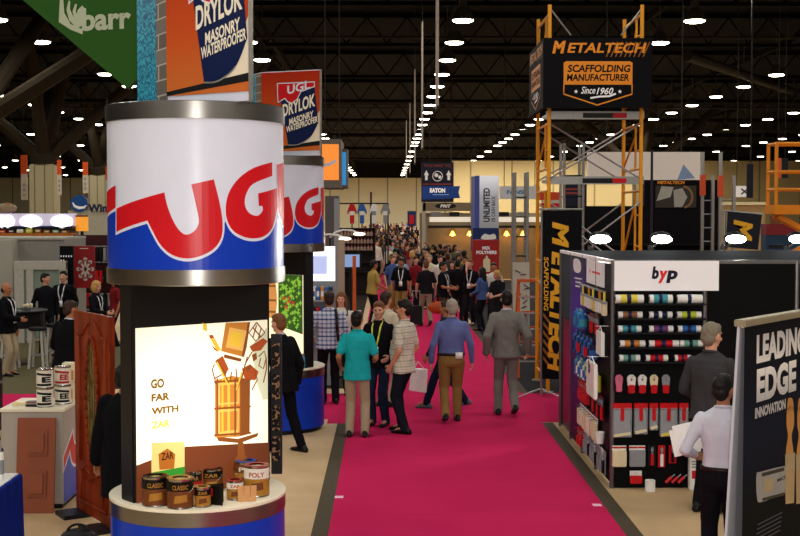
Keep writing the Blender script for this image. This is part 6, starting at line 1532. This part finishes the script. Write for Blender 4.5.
# hanging orange and blue cube
D = 28.5
xa, zt = xz(322, 139, D); xb, zb = xz(341, 188, D); xc, zt2 = xz(347.5, 148, D)
t = thing('cube_sign', 'grey framed hanging cube sign with glowing orange and blue faces', 'sign', ((xa+xb)/2, D, zb))
CUB = pm('cube_grey', '#6B665C', .6)
MB().box(xa, xb, D, D+1.9, zb, zt).build('core', CUB, t); f = Frame((0, D, 0), (1, 0, 0), (0, 0, 1))
ofc = MB(); f.plate(ofc, xa+.0, xz(0, 180, D)[1], xz(338.5, 0, D)[0], xz(0, 144, D)[1], .001, .01); of = ofc.build('orange_face', em('cube_orange', '#E8842C', .75), t)
dpoly('swoosh_print', f, ribbon([xz(323, 165.5, D), xz(329, 164.5, D), xz(336, 160.5, D)], .07), WHITEP, of, .012)
dz = D + .9; q = MB(); xq0, zq1 = xz(340.8, 149, dz); xq1, zq0 = xz(347.5, 188, dz)
q.box(xq0, xq1, dz, dz+.8, zq0, zq1); q.build('side_core', CUB, t); f3 = Frame((0, dz, 0), (1, 0, 0), (0, 0, 1)); q = MB(); f3.plate(q, xq0+.02, xz(0, 185, dz)[1], xq1-.03, xz(0, 152, dz)[1], .001, .012); q.build('blue_face', em('cube_blue', '#2C86C4', .7), t)
q = MB()
for x in (xa+.05, xb-.05): q.tube([(x, D+.5, zt), (x, D+.5, 13.02)], .012, 6)
q.build('cable', PIPE, t)

# ================================================================== right of the aisle, far stands
def P_(D): 
    return (lambda px: xz(px, 0, D)[0]), (lambda py: xz(0, py, D)[1])
D = 46.0; X, Z_ = P_(D)
t = thing('tower_sign', 'tall pale tower sign with dark lettering running up its side', 'sign tower', (X(486), D, 0))
MB().box(X(480), X(499.5), D, D+1.2, Z_(228), Z_(175.5)).build('front_face', ramp_mat('tower_top_glow', 'Z', [(0, '#8E8F92'), (.6, '#A9ABB2'), (1, '#F2F4FF')], .5, Z_(228), Z_(176), .25), t)  # the bright glow at the top is put into the colour ramp
q = MB(); q.prism([(X(480), D, Z_(228)), (X(480), D+.0, Z_(175.5)), (X(480)-.05, D+1.2, Z_(175.5)), (X(480)-.05, D+1.2, Z_(228))], (-.16, 0.2, 0)); q.build('blue_side', pm('tower_blue', '#4A56A0', .5), t)
MB().box(X(473.5), X(499.8), D-.02, D+1.2, Z_(252), Z_(228)).build('blue_band', pm('tower_navy', '#1A2C5C', .5), t); MB().box(X(474), X(499), D+.1, D+1.1, 0, Z_(252)).build('base', pm('tower_base', '#7A7468', .6), t)
f = Frame((X(499.5), D, Z_(228)), (0, 0, 1), (-1, 0, 0)); Wt = X(499.5)-X(480)
dtext('lettering', f, 'UNLIMITED', (.22, Wt*.46, 1.48, Wt*.80), pm('tower_text', '#3A3A48', .5), t, .003, .04); dtext('lettering', f, '2% CASH BACK', (.22, Wt*.18, 1.18, Wt*.38), pm('tower_text', '#3A3A48', .5), t, .003, .02)
f = Frame((0, D-.02, 0), (1, 0, 0), (0, 0, 1)); dpoly('picture', f, smooth_pts([(X(482), Z_(239)), (X(485), Z_(234)), (X(490), Z_(235)), (X(495), Z_(234)), (X(496), Z_(239))]), PK['white'], t, .003)
D = 41.5; X, Z_ = P_(D)
t = thing('red_stand', 'red pop-up stand with white lettering and a pale bottle', 'display stand', (X(487), D, 0)); MB().box(X(473.5), X(500), D, D+.5, .03, Z_(240)).build('red_panel', pm('stand_red', '#A01E22', .5), t, bevel=.01); MB().box(X(472.5), X(501), D-.05, D+.55, 0, .03).build('base', KICK, t)
f = Frame((0, D, 0), (1, 0, 0), (0, 0, 1)); dtext('lettering', f, 'MIX', (X(483), Z_(249.8), X(491), Z_(246.5)), WH, t, .003, .04); dtext('lettering', f, 'POLYMERS', (X(477), Z_(254.3), X(497.5), Z_(250.8)), WH, t, .003, .04)
dpoly('bottle_print', f, [(X(484), Z_(272)), (X(491), Z_(272)), (X(491), Z_(260)), (X(488.5), Z_(258)), (X(488.5), Z_(256)), (X(486.5), Z_(256)), (X(486.5), Z_(258)), (X(484), Z_(260))], PK['cream'], t, .003)
D = 92.0; X, Z_ = P_(D)
t = thing('hanging_sign', 'dark hanging sign with a globe between two white up arrows', 'sign', (X(437), D, Z_(184))); MB().box(X(421.5), X(454), D, D+.3, Z_(202), Z_(162)).build('panel', pm('world_navy', '#14182E', .6), t)
f = Frame((0, D, 0), (1, 0, 0), (0, 0, 1))
for px in (426.5, 449): 
    dpoly('arrow', f, [(X(px-1.3), Z_(180)), (X(px+1.3), Z_(180)), (X(px+1.3), Z_(175)), (X(px+2.6), Z_(175)), (X(px), Z_(170)), (X(px-2.6), Z_(175)), (X(px-1.3), Z_(175))], WH, t, .003)
dpoly('globe', f, ribbon([(X(437.8)+.36*math.cos(a_), Z_(176)+.36*math.sin(a_)) for a_ in [i*.2618 for i in range(25)]], .05) + [disc_pts((X(436.5), Z_(175)), .15, 8), disc_pts((X(440), Z_(177)), .13, 8)], WH, t, .003)
dtext('lettering', f, 'THIS WAY TO', (X(424), Z_(167), X(451), Z_(164)), pm('world_red', '#8C3A34', .6), t, .003, .02); dpoly('red_line', f, [(X(423), Z_(184.6)), (X(453), Z_(184.6)), (X(453), Z_(183.4)), (X(423), Z_(183.4))], pm('world_red', '#8C3A34', .6), t, .003)
q = MB()
for px in (424, 451): q.tube([(X(px), D+.15, Z_(162)), (X(px), D+.15, 13.02)], .03, 6)
q.build('cable', PIPE, t)
D = 88.0; X, Z_ = P_(D)
t = thing('hanging_sign', 'blue flag shaped hanging sign under the dark globe sign', 'sign', (X(441), D, Z_(199))); MB().prism([(X(422.5), D, Z_(199.5)), (X(460.5), D, Z_(198)), (X(459), D, Z_(192)), (X(460.5), D, Z_(186)), (X(422.5), D, Z_(186))], (0, .2, 0)).build('panel', pm('eaton_blue', '#15387F', .5), t)
f = Frame((0, D, 0), (1, 0, 0), (0, 0, 1)); dtext('lettering', f, 'EATON', (X(430), Z_(192.6), X(445.5), Z_(188)), WH, t, .003, .06); dpoly('tag_line', f, [(X(433), Z_(195)), (X(449), Z_(195)), (X(449), Z_(194.2)), (X(433), Z_(194.2))], pm('tag_blue', '#7F9AD0', .5), t, .003)
q = MB(); q.tube([(X(430), D+.1, Z_(186)), (X(430), D+.1, 13.02)], .03, 6); q.tube([(X(452), D+.1, Z_(186)), (X(452), D+.1, 13.02)], .03, 6); q.build('cable', PIPE, t)
D = 70.0; X, Z_ = P_(D)
t = thing('booth_header', 'long tan booth header with a dark oval logo and lit white displays', 'booth header', (X(447), D, 0)); MB().box(X(423), X(474), D, D+.6, Z_(211), Z_(202.5)).build('fascia', pm('fascia_tan', '#8A7E66', .6), t)
f = Frame((0, D, 0), (1, 0, 0), (0, 0, 1)); dpoly('logo_plate', f, disc_pts((X(446), Z_(206)), .6, 20, .16), PK['black'], t, .003); dtext('lettering', f, 'PRIT', (X(440.5), Z_(207.6), X(451.5), Z_(204.4)), WH, t, .006, .05, .2)
MB().box(X(420), X(545), D+.5, D+.7, 0, Z_(213)).build('rear_wall', pm('booth_tan', '#9A8E74', .6), t); MB().box(X(430), X(545), D+.2, D+.5, Z_(222), Z_(217)).build('white_ledge', em('ledge_white', '#E8E0CE', .55), t)
for px in (436, 455, 505, 524): MB().box(X(px-5), X(px+5), D+.1, D+.5, Z_(216), Z_(212)).build('ware', PK['black' if px % 2 else 'grey'], t)
for x in (424, 473): MB().box(X(x)-.1, X(x)+.1, D, D+.4, 0, Z_(202.5)).build('post', FRW, t)
D = 58.0; X, Z_ = P_(D)
WL = em('warm_glow', '#FFC457', 5)
t = thing('low_wall', 'tan booth wall with pairs of warm lamps under the white ledge', 'booth wall', (X(485), D, 0)); MB().box(X(428), X(542), D, D+.2, 0, Z_(226)).build('wall_panel', pm('warm_wall', '#7C6444', .7), t)
MB().box(X(428), X(542), D-.02, D, Z_(228), Z_(225.5)).build('dark_rail', FLB, t)
for i, px in enumerate((452.5, 469.5, 506.5, 523)):
    p = at(px, 235.5, D-.25); tt = thing('wall_lamp', f'warm glowing wall lamp on the tan booth wall, {nth[i]} from the left', 'lamp', (p.x, D, p.z), 0, 'warm wall lamps')
    MB().lathe([(.05, .22), (.16, .0), (.15, .0), (.04, .21)], (p.x, D-.25, p.z), 16).build('shade', em('warm_shade', '#F0B24A', 1.6), tt, 'auto'); MB().ell((p.x, D-.25, p.z+.05), (.07, .07, .09), 12, 8).build('bulb', WL, tt, True); MB().tube([(p.x, D-.25, p.z+.2), (p.x, D+.01, p.z+.25)], .02, 6).build('bracket', FLB, tt)
    lamp_light('POINT', (p.x, D-.4, p.z+.05), 25, .1, (1, .66, .28))
D = 62.0; X, Z_ = P_(D)
t = thing('hanging_sign', 'white hanging sign with blue lettering left of the yellow scaffold', 'sign', (X(520), D, Z_(199))); MB().box(X(500.5), X(541), D, D+.2, Z_(199), Z_(186)).build('panel', pm('fansei_white', '#B4B6BC', .6), t); f = Frame((0, D, 0), (1, 0, 0), (0, 0, 1)); dtext('lettering', f, 'FANSEI', (X(507.5), Z_(194), X(529), Z_(190)), pm('fansei_blue', '#3E6C94', .5), t, .003, .05)
q = MB(); q.tube([(X(505), D+.1, Z_(186)), (X(505), D+.1, 13.02)], .02, 6); q.tube([(X(536), D+.1, Z_(186)), (X(536), D+.1, 13.02)], .02, 6); q.build('cable', PIPE, t)
D = 50.0; X, Z_ = P_(D)
t = thing('orange_sign', 'orange red sign seen through the yellow scaffold posts', 'sign', (X(551), D, 0)); MB().box(X(541), X(562), D, D+.2, Z_(200), Z_(192)).build('panel', pm('sign_orange_red', '#C2401C', .5), t); MB().box(X(543), X(560), D, D+.2, 0, Z_(200)).build('stand', FRW, t); MB().box(X(541.5), X(561.5), D-.02, D, Z_(207), Z_(203)).build('stripe', PK['red'], t)
D = 48.0; X, Z_ = P_(D)
t = thing('navy_sign', 'navy sign with red lettering lines beyond the scaffold', 'sign', (X(576), D, 0)); MB().box(X(565), X(588), D, D+.2, Z_(206), Z_(184)).build('panel', pm('world_navy', '#14182E', .6), t); MB().box(X(574), X(579), D+.02, D+.18, 0, Z_(206)).build('post', FLB, t); f = Frame((0, D, 0), (1, 0, 0), (0, 0, 1)); dpoly('print', f, [[(X(567), Z_(190+k*4)), (X(586), Z_(190+k*4)), (X(586), Z_(188+k*4)), (X(567), Z_(188+k*4))] for k in range(2)], pm('world_red', '#8C3A34', .6), t, .003)
D = 34.0; X, Z_ = P_(D)
t = thing('pale_panel', 'pale tan panel standing beyond the scaffold tower', 'panel', (X(615), D, 0)); MB().box(X(606), X(626), D, D+.1, 0.03, Z_(210)).build('board', pm('panel_tan', '#A0937A', .6), t); MB().box(X(604), X(628), D-.1, D+.2, 0, .03).build('foot', KICK, t)
# small flag far down the hall
D = 75.0; X, Z_ = P_(D)
t = thing('hanging_flag', 'small red white and blue flag panel above the far crowd', 'flag', (X(412), D, 0)); MB().box(X(407.5), X(416), D, D+.1, Z_(226), Z_(211)).build('blue_panel', pm('tower_navy', '#1A2C5C', .5), t); MB().box(X(409.5), X(414), D-.02, D, Z_(224), Z_(215)).build('red_panel', PK['red'], t); MB().tube([(X(412), D+.05, 0), (X(412), D+.05, Z_(226))], .05, 8).build('pole', FLB, t)
# ================================================================== people
BLK = cloth('black', '#141318'); BLK2 = cloth('soft_black', '#1E1C20'); KHA = cloth('khaki', '#8C6F3F'); KHL = cloth('light_khaki', '#A8977C'); TEAL = cloth('teal', '#1FA8AC', .7); BSH = cloth('oxford_blue', '#626C9E', .7); GRY = cloth('suit_grey', '#77746E'); JEAN = cloth('jeans', '#1E2A40'); DJE = cloth('dark_jeans', '#191C26'); CHAR = cloth('charcoal', '#3C3C3E'); WHS = cloth('white_shirt', '#C4C6D0', .6, .05); CRM = cloth('cream_shirt', '#C9BDA2'); YEL_ = cloth('mustard', '#A88E4C'); DEN = cloth('denim_blue', '#43598A'); NAV = cloth('navy', '#1B2036'); WHJ = cloth('off_white', '#CFC9BE'); REDS = cloth('red', '#7A1C22'); OLV = cloth('olive', '#5A5636'); PNK = cloth('pink', '#946460'); LBL = cloth('pale_blue', '#8FA3BC'); BRN_ = cloth('brown', '#5A4030'); SUIT = cloth('suit_black', '#0F0F13')
PLD = plaid('plaid', '#C9CCD6', '#5A6CA0', '#2E3C66', 15, .42); STR = plaid('check_cream', '#CDC6B4', '#B3AB9A', '#8F8778', 26, .25)
def PX_(px, D): return (px-387)*D/F
def strap(side, mat=None):
    def ex(part, T, TH, wr, sh):
        q = MB(); pts = [T((side*.10, .10, 1.36)), T((side*.10, .03, 1.475)), T((side*.10, -.06, 1.462)), T((side*.105, -.142, 1.33)), T((side*.11, -.150, 1.15)), T((side*.13, -.150, .98))]
        for a, b in zip(pts[:-1], pts[1:]): q.bar(a, b, .045, .012, (0, 1, 0) if abs((b-a).normalized().y) < .8 else (0, 0, 1))
        part('bag_strap', q.mesh('bag_strap'), BELT)
    return ex
def backpack(mat):
    def ex(part, T, TH, wr, sh):
        q = MB(); q.rings([(1.0, .15, .07, 0, -.19), (1.05, .165, .09, 0, -.20), (1.25, .16, .09, 0, -.20), (1.40, .12, .06, 0, -.17)], 16, T); part('backpack', q.mesh('backpack'), mat)
    return ex
def backcard(part, T, TH, wr, sh):
    q = MB(); c = T((.085, -.148, .97)); q.box(c.x-.05, c.x+.05, c.y-.006, c.y+.004, c.z-.045, c.z+.045); part('badge', q.mesh('badge'), CARD)
def longhem(part, T, TH, wr, sh): pass

person('man in a turquoise polo and khaki trousers seen from behind', PX_(357, 16.57), 16.57, -4, 1.69, top=TEAL, sleeve='short', hem=.80, pants=KHL, hmat=HB, skin=SKIN2, rh=(.24, .24, 1.05), lh=(-.25, .12, .98), rpole=(.25, -1, -.3), lpole=(-.2, -1, -.3), rf=(.11, .0, 0), lf=(-.11, .02, 0), collar=TEAL, yaw=-12, build=1.04)
person('man in a black shirt with a yellow lanyard facing the turquoise polo man', PX_(379, 17.45), 17.45, 160, 1.76, top=BLK, sleeve='long', hem=.82, pants=JEAN, hmat=HLB, skin=SKIN3, lanyard=LAN, rh=(.2, .22, 1.02), lh=(-.22, .2, 1.0), yaw=10, nod=6, collar=BLK)
person('heavy man in a cream checked short sleeved shirt with a hand in his pocket', PX_(404, 16.87), 16.87, 62, 1.82, top=STR, sleeve='short', hem=.80, pants=DJE, hmat=HB, skin=SKIN, lh=(-.205, .09, .90), rh=(.2, .12, .92), belly=.07, build=1.12, yaw=14, collar=STR, rf=(.1, .08, 0), lf=(-.1, -.06, 0))
person('grey haired man in a blue shirt and khaki trousers walking away up the aisle', PX_(452, 17.7), 17.7, 4, 1.77, top=BSH, sleeve='long', hem=.97, pants=KHA, belt=True, hmat=HG, skin=SKIN3, build=1.08, belly=.04, rf=(.10, .16, 0), lf=(-.10, -.12, .05), collar=BSH, extras=backcard, rh=(.30, .06, .86), lh=(-.30, .0, .86))
person('dark haired man in a grey suit walking away on the right of the carpet', PX_(507, 18.3), 18.3, 2, 1.86, top=GRY, loose=.016, sleeve='long', hem=.82, pants=GRY, hmat=HB, skin=SKIN, rf=(.10, -.16, .07), lf=(-.10, .12, 0), collar=WHS, rh=(.30, .05, .90), lh=(-.28, .02, .88))
person('man in a blue plaid shirt with a black shoulder strap by the lit display', PX_(329, 19.5), 19.5, 8, 1.78, top=PLD, sleeve='long', hem=.86, pants=BLK, hmat=HBR, skin=SKIN2, extras=strap(1), build=1.12, rh=(.2, .25, 1.0), lh=(-.24, .25, 1.0), collar=PLD)
person('smiling woman in a pale top facing the plaid shirt man', PX_(342, 20.9), 20.5, 175, 1.70, top=WHJ, sleeve='long', hem=.84, pants=BLK, hair='long', hmat=HLB, skin=SKIN3, extras=strap(-1), vox=.013)
person('man in a black suit standing between the two display columns', PX_(283, 15.5), 15.5, 48, 1.74, top=SUIT, loose=.018, sleeve='long', hem=.76, pants=SUIT, hmat=HLB, skin=SKIN3, lean=7, rf=(.16, -.16, 0), lf=(-.08, .1, 0), lh=(-.2, .28, 1.05), collar=WHS)
person('man in a cream shirt with brown hair behind the black shirted man', PX_(386, 19.2), 19.2, -35, 1.79, top=CRM, sleeve='long', hem=.84, pants=KHL, hmat=HBR, skin=SKIN, vox=.013)
person('walker in dark trousers mostly hidden behind the blue shirted man', PX_(446, 19.0), 19.0, 70, 1.66, top=NAV, sleeve='long', hem=.84, pants=NAV, hmat=HBR, skin=SKIN2, rf=(.1, -.3, .05), lf=(-.1, .3, 0), lh=(-.26, .28, .78), vox=.013, shoes=pm('shoe_grey', '#5A5F6A', .5))
# white carrier bag held by the hidden walker
p = ground(417, 398); t = thing('carrier_bag', 'white carrier bag hanging low beside the blue shirted man', 'bag', (PX_(418, 18.9), 18.9, .36))
x, y = PX_(418, 18.9), 18.9
MB().prism([(x-.14, y-.05, .30), (x+.13, y-.05, .26), (x+.15, y-.05, .62), (x-.10, y-.05, .64)], (0, .1, 0)).build('bag', PK['white'], t, bevel=.01)
MB().tube([(x-.06, y, .63), (x+.0, y, .74), (x+.1, y, .62)], .006, 6).build('handle', PK['white'], t)
# right-hand pair at the wall
person('tall greying man in a charcoal shirt studying the product wall', PX_(713, 12.3), 12.3, -38, 1.90, top=CHAR, sleeve='long', hem=.86, pants=BLK, hmat=HSP, skin=SKIN3, yaw=-14, nod=4, rh=(.2, .26, 1.05), lh=(-.2, .24, 1.0), build=1.10, collar=CHAR, vox=.009)
wm = person('black haired man in a white shirt seen from behind beside the banner stand', PX_(726, 9.84), 9.84, -12, 1.70, top=WHS, sleeve='long', hem=.965, pants=BLK, belt=True, hmat=HB, skin=SKIN2, yaw=-30, lh=(-.22, .22, 1.04), rh=(.2, .25, 1.05), build=1.02, collar=WHS, vox=.009)
t = thing('papers', 'white papers held at the side of the white shirted man', 'papers', (PX_(695, 10.1), 10.1, 1.1))
c = at(690, 443, 10.06); f = Frame((c.x-.12, 10.08, c.z-.12), (1, -.1, .25), (-.2, .15, 1))
for k in range(2):
    q = MB(); f.plate(q, k*.03, k*.02, .22+k*.03, .22+k*.03, k*.006, k*.006+.004); q.build('sheet', PK['white'], t)
# left foreground: person hidden behind the column
person('person in a long black coat half hidden by the nearest column', PX_(121, 10.6), 10.75, -20, 1.68, top=SUIT, loose=.03, sleeve='long', hem=.55, pants=SUIT, hmat=HB, skin=SKIN2, lh=(-.33, .02, .82), build=1.15, vox=.010)
# people at the left booth
person('man in a dark suit seen from behind, left of the wooden door', PX_(66, 17.5), 17.5, -18, 1.77, top=SUIT, loose=.016, sleeve='long', hem=.80, pants=SUIT, hmat=HBR, skin=SKIN2, lean=10, rh=(.3, .4, 1.05), lh=(-.2, .35, 1.0), yaw=-25, collar=WHS)
person('dark haired man with glasses in a black shirt standing behind the bar table', PX_(46, 26.3), 26.3, -150, 1.75, top=BLK, sleeve='long', hem=.84, pants=BLK2, hmat=HB, skin=SKIN, yaw=40, vox=.012)
person('man in a black jacket with a white lanyard next to the man with glasses', PX_(64, 26.9), 26.9, 170, 1.77, top=SUIT, loose=.014, sleeve='long', hem=.80, pants=BLK2, hmat=HB, skin=SKIN3, lanyard=LANW, vox=.012)
person('blond woman in black with a white lanyard before the red poster', PX_(96, 25.2), 25.2, -115, 1.64, top=BLK, sleeve='long', hem=.84, pants=BLK2, hair='bob', hmat=HBL, skin=SKIN3, lanyard=LANW, lh=(-.1, .35, 1.1), rh=(.1, .36, 1.08), nod=10, vox=.012)
person('balding man in a black jacket at the far left by the bar table', PX_(7, 23.0), 23.0, -105, 1.73, top=SUIT, loose=.014, sleeve='long', hem=.80, pants=KHL, hair='bald', hmat=HB, skin=SKIN2, rh=(.15, .36, 1.08), lanyard=LANW, vox=.012)
person('woman in a red top behind the blond woman at the garment rack', PX_(108, 27.5), 28.2, 120, 1.60, top=REDS, sleeve='short', hem=.84, pants=BLK2, hair='long', hmat=HB, skin=SKIN2, vox=.016)
# middle distance
person('man in a mustard shirt standing sideways at the left of the crowd', PX_(372, 33.0), 33.0, -60, 1.78, top=YEL_, sleeve='short', hem=.86, pants=BLK2, hmat=HB, skin=SKIN2, rh=(.2, .3, 1.0), lh=(-.2, .3, 1.0), build=1.08, lean=5, vox=.014)
person('man in a black polo with a white badge and khaki trousers facing the camera', PX_(401, 34.5), 34.5, 175, 1.78, top=BLK, sleeve='short', hem=.86, pants=KHA, hmat=HB, skin=SKIN2, lanyard=LANW, yaw=-20, vox=.014)
person('man in a black shirt and pale trousers walking away in the crowd', PX_(426, 33.3), 33.3, 6, 1.77, top=BLK2, sleeve='short', hem=.86, pants=KHL, hmat=HLB, skin=SKIN3, rf=(.1, -.14, .06), lf=(-.1, .14, 0), vox=.014)
person('man in a black polo with a cream lanyard turned to the right in the crowd', PX_(443, 32.2), 32.2, -120, 1.76, top=BLK, sleeve='short', hem=.84, pants=BRN_, hmat=HB, skin=SKIN2, lanyard=LANW, lh=(-.1, .34, 1.1), rh=(.12, .34, 1.08), vox=.014)
person('man in black seen from behind between the two talking men in polos', PX_(458, 34.6), 34.6, -15, 1.74, top=BLK, sleeve='short', hem=.84, pants=BLK2, hmat=HB, skin=SKIN2, vox=.014)
person('man in a black polo with a badge raising a hand to his mouth', PX_(470, 33.4), 33.4, 165, 1.78, top=BLK, sleeve='short', hem=.84, pants=BLK2, hmat=HLB, skin=SKIN3, lanyard=LANW, rh=(.05, .2, 1.46), lh=(-.15, .3, 1.08), vox=.014)
person('woman with long black hair in a denim blue shirt and black trousers', PX_(482, 31.9), 31.9, 55, 1.63, top=DEN, sleeve='long', hem=.86, pants=BLK2, hair='long', hmat=HB, skin=SKIN2, lh=(-.12, .25, 1.0), vox=.014)
person('blond woman in black and white looking down, right of the denim shirt woman', PX_(498, 30.6), 30.6, 140, 1.62, top=BLK2, sleeve='short', hem=.6, pants=BLK2, hair='bob', hmat=HBL, skin=SKIN3, nod=18, rh=(.12, .32, 1.08), lh=(-.1, .32, 1.06), vox=.014)
person('man in a white shirt with a tanned face behind the blond woman', PX_(494, 32.8), 32.8, 170, 1.72, top=WHJ, sleeve='long', hem=.84, pants=BLK2, hmat=HB, skin=SKIN2, vox=.016)
person('smiling woman in dark clothes in the crowd behind the black polos', PX_(452, 36.3), 36.3, 180, 1.64, top=BLK2, sleeve='long', hem=.82, pants=BLK2, hair='long', hmat=HBR, skin=SKIN3, vox=.016)
person('dark haired man in grey at the back of the talking group', PX_(465, 37.2), 37.2, 170, 1.74, top=CHAR, sleeve='long', hem=.84, pants=BLK2, hmat=HB, skin=SKIN2, vox=.016)
# orange shoulder bag carried in front of the black polos
p = at(438, 313, 31.5); t = thing('shoulder_bag', 'orange brown bag hanging by the black polo man in mid crowd', 'bag', (p.x, 31.6, p.z))
MB().ell((p.x, 31.65, .62), (.26, .12, .16), 16, 10).build('bag', pm('bag_orange', '#A8491E', .5), t, True); MB().tube([(p.x-.16, 31.65, .72), (p.x, 31.65, .98), (p.x+.16, 31.65, .72)], .015, 6).build('strap', BELT, t)
p = at(416, 297, 33.4); t = thing('trolley_case', 'small black trolley case beside the pale trousered walker', 'case', (p.x, 33.2, 0)); MB().box(p.x-.16, p.x+.16, 33.1, 33.3, .05, .55).build('shell', KICK, t, bevel=.03); MB().tube([(p.x-.1, 33.2, .54), (p.x-.1, 33.2, .95), (p.x+.1, 33.2, .95), (p.x+.1, 33.2, .54)], .012, 6).build('handle', GALV, t)
for xx in (-.12, .12): MB().cone((p.x+xx-.02, 33.2, .03), (p.x+xx+.02, 33.2, .03), .03, .03, 10).build('wheel', FLB, t)

# the far crowd: copies of a dozen visitors
random.seed(31)
spec = [('black shirt', dict(top=BLK, sleeve='short', hem=.84, pants=KHA, hmat=HB, skin=SKIN2)), ('white shirt', dict(top=WHJ, sleeve='long', hem=.84, pants=BLK2, hmat=HBR, skin=SKIN3)), ('pale blue shirt', dict(top=LBL, sleeve='long', hem=.84, pants=NAV, hmat=HB, skin=SKIN)), ('dark suit', dict(top=SUIT, loose=.016, hem=.8, pants=SUIT, hmat=HB, skin=SKIN2, collar=WHS)), ('red polo', dict(top=REDS, sleeve='short', hem=.84, pants=BLK2, hmat=HBR, skin=SKIN3)), ('cream shirt', dict(top=CRM, sleeve='short', hem=.84, pants=JEAN, hmat=HG, skin=SKIN3)), ('grey shirt', dict(top=CHAR, sleeve='short', hem=.84, pants=KHL, hmat=HBR, skin=SKIN4)), ('olive top', dict(top=OLV, sleeve='long', hem=.84, pants=BLK2, hmat=HB, skin=SKIN2, hair='long')), ('blue polo', dict(top=DEN, sleeve='short', hem=.84, pants=KHA, hmat=HLB, skin=SKIN3)), ('pink top', dict(top=PNK, sleeve='long', hem=.84, pants=BLK2, hmat=HBL, skin=SKIN3, hair='bob')), ('navy jacket', dict(top=NAV, loose=.014, hem=.82, pants=KHL, hmat=HSP, skin=SKIN)), ('mustard shirt', dict(top=YEL_, sleeve='short', hem=.84, pants=JEAN, hmat=HB, skin=SKIN4))]
spots = []
def free(x, y):
    if any((x-a)**2 + (y-b)**2 < .62 for a, b in spots): return False
    for o in PEOPLE:
        if (x-o[0])**2 + (y-o[1])**2 < .62: return False
    return True
PEOPLE = [(o.location.x, o.location.y) for o in COL.objects if o.get('category') == 'person']
def lim(D):
    lo = .15 if D < 47.5 else (-.1 + .2 if D < 56 else -1.9 - (D-56)*.012)
    if D < 41: hi = 2.35
    elif D < 57.2: hi = 2.75
    else: hi = min((424-387)*D/F - .55, 4.6)
    return lo, hi
for band, n in (((37, 41), 9), ((41, 47), 16), ((47, 57), 26), ((57.8, 74), 40), ((76, 87), 24), ((89, 118), 44), ((118, 160), 34), ((160, 225), 36)):
    k = 0; tries = 0
    while k < n and tries < 800:
        tries += 1; D = random.uniform(*band); lo, hi = lim(D); x = random.uniform(lo, hi)
        if free(x, D): spots.append((x, D)); k += 1
# a few at the far stands left and right
protos = []
for i, (x, y) in enumerate(spots):
    nm, kw = spec[i % len(spec)] if i < len(spec) else (None, None)
    if i < len(spec):
        back = i % 3 == 0
        r = person(f'distant visitor in a {nm} {"walking away" if back else "coming nearer"} in the far crowd', x, y, (0 if back else 180) + random.uniform(-35, 35), 1.72, vox=.021, group=f'far visitors in a {nm}', rf=(.1, .1, 0), lf=(-.1, -.1, .03), **kw)
        protos.append(r)
    else:
        pr = protos[random.choice([0, 0, 0, 1, 2, 3, 3, 3, 5, 6, 6, 6, 7, 8, 10, 10, 10, 9, 11, 4])]; idx = protos.index(pr); back = idx % 3 == 0
        c = dup(pr, (x, y, 0), R((0 if back else 180) + random.uniform(-40, 40))); s = random.uniform(.94, 1.06); c.scale = (s, s, s)
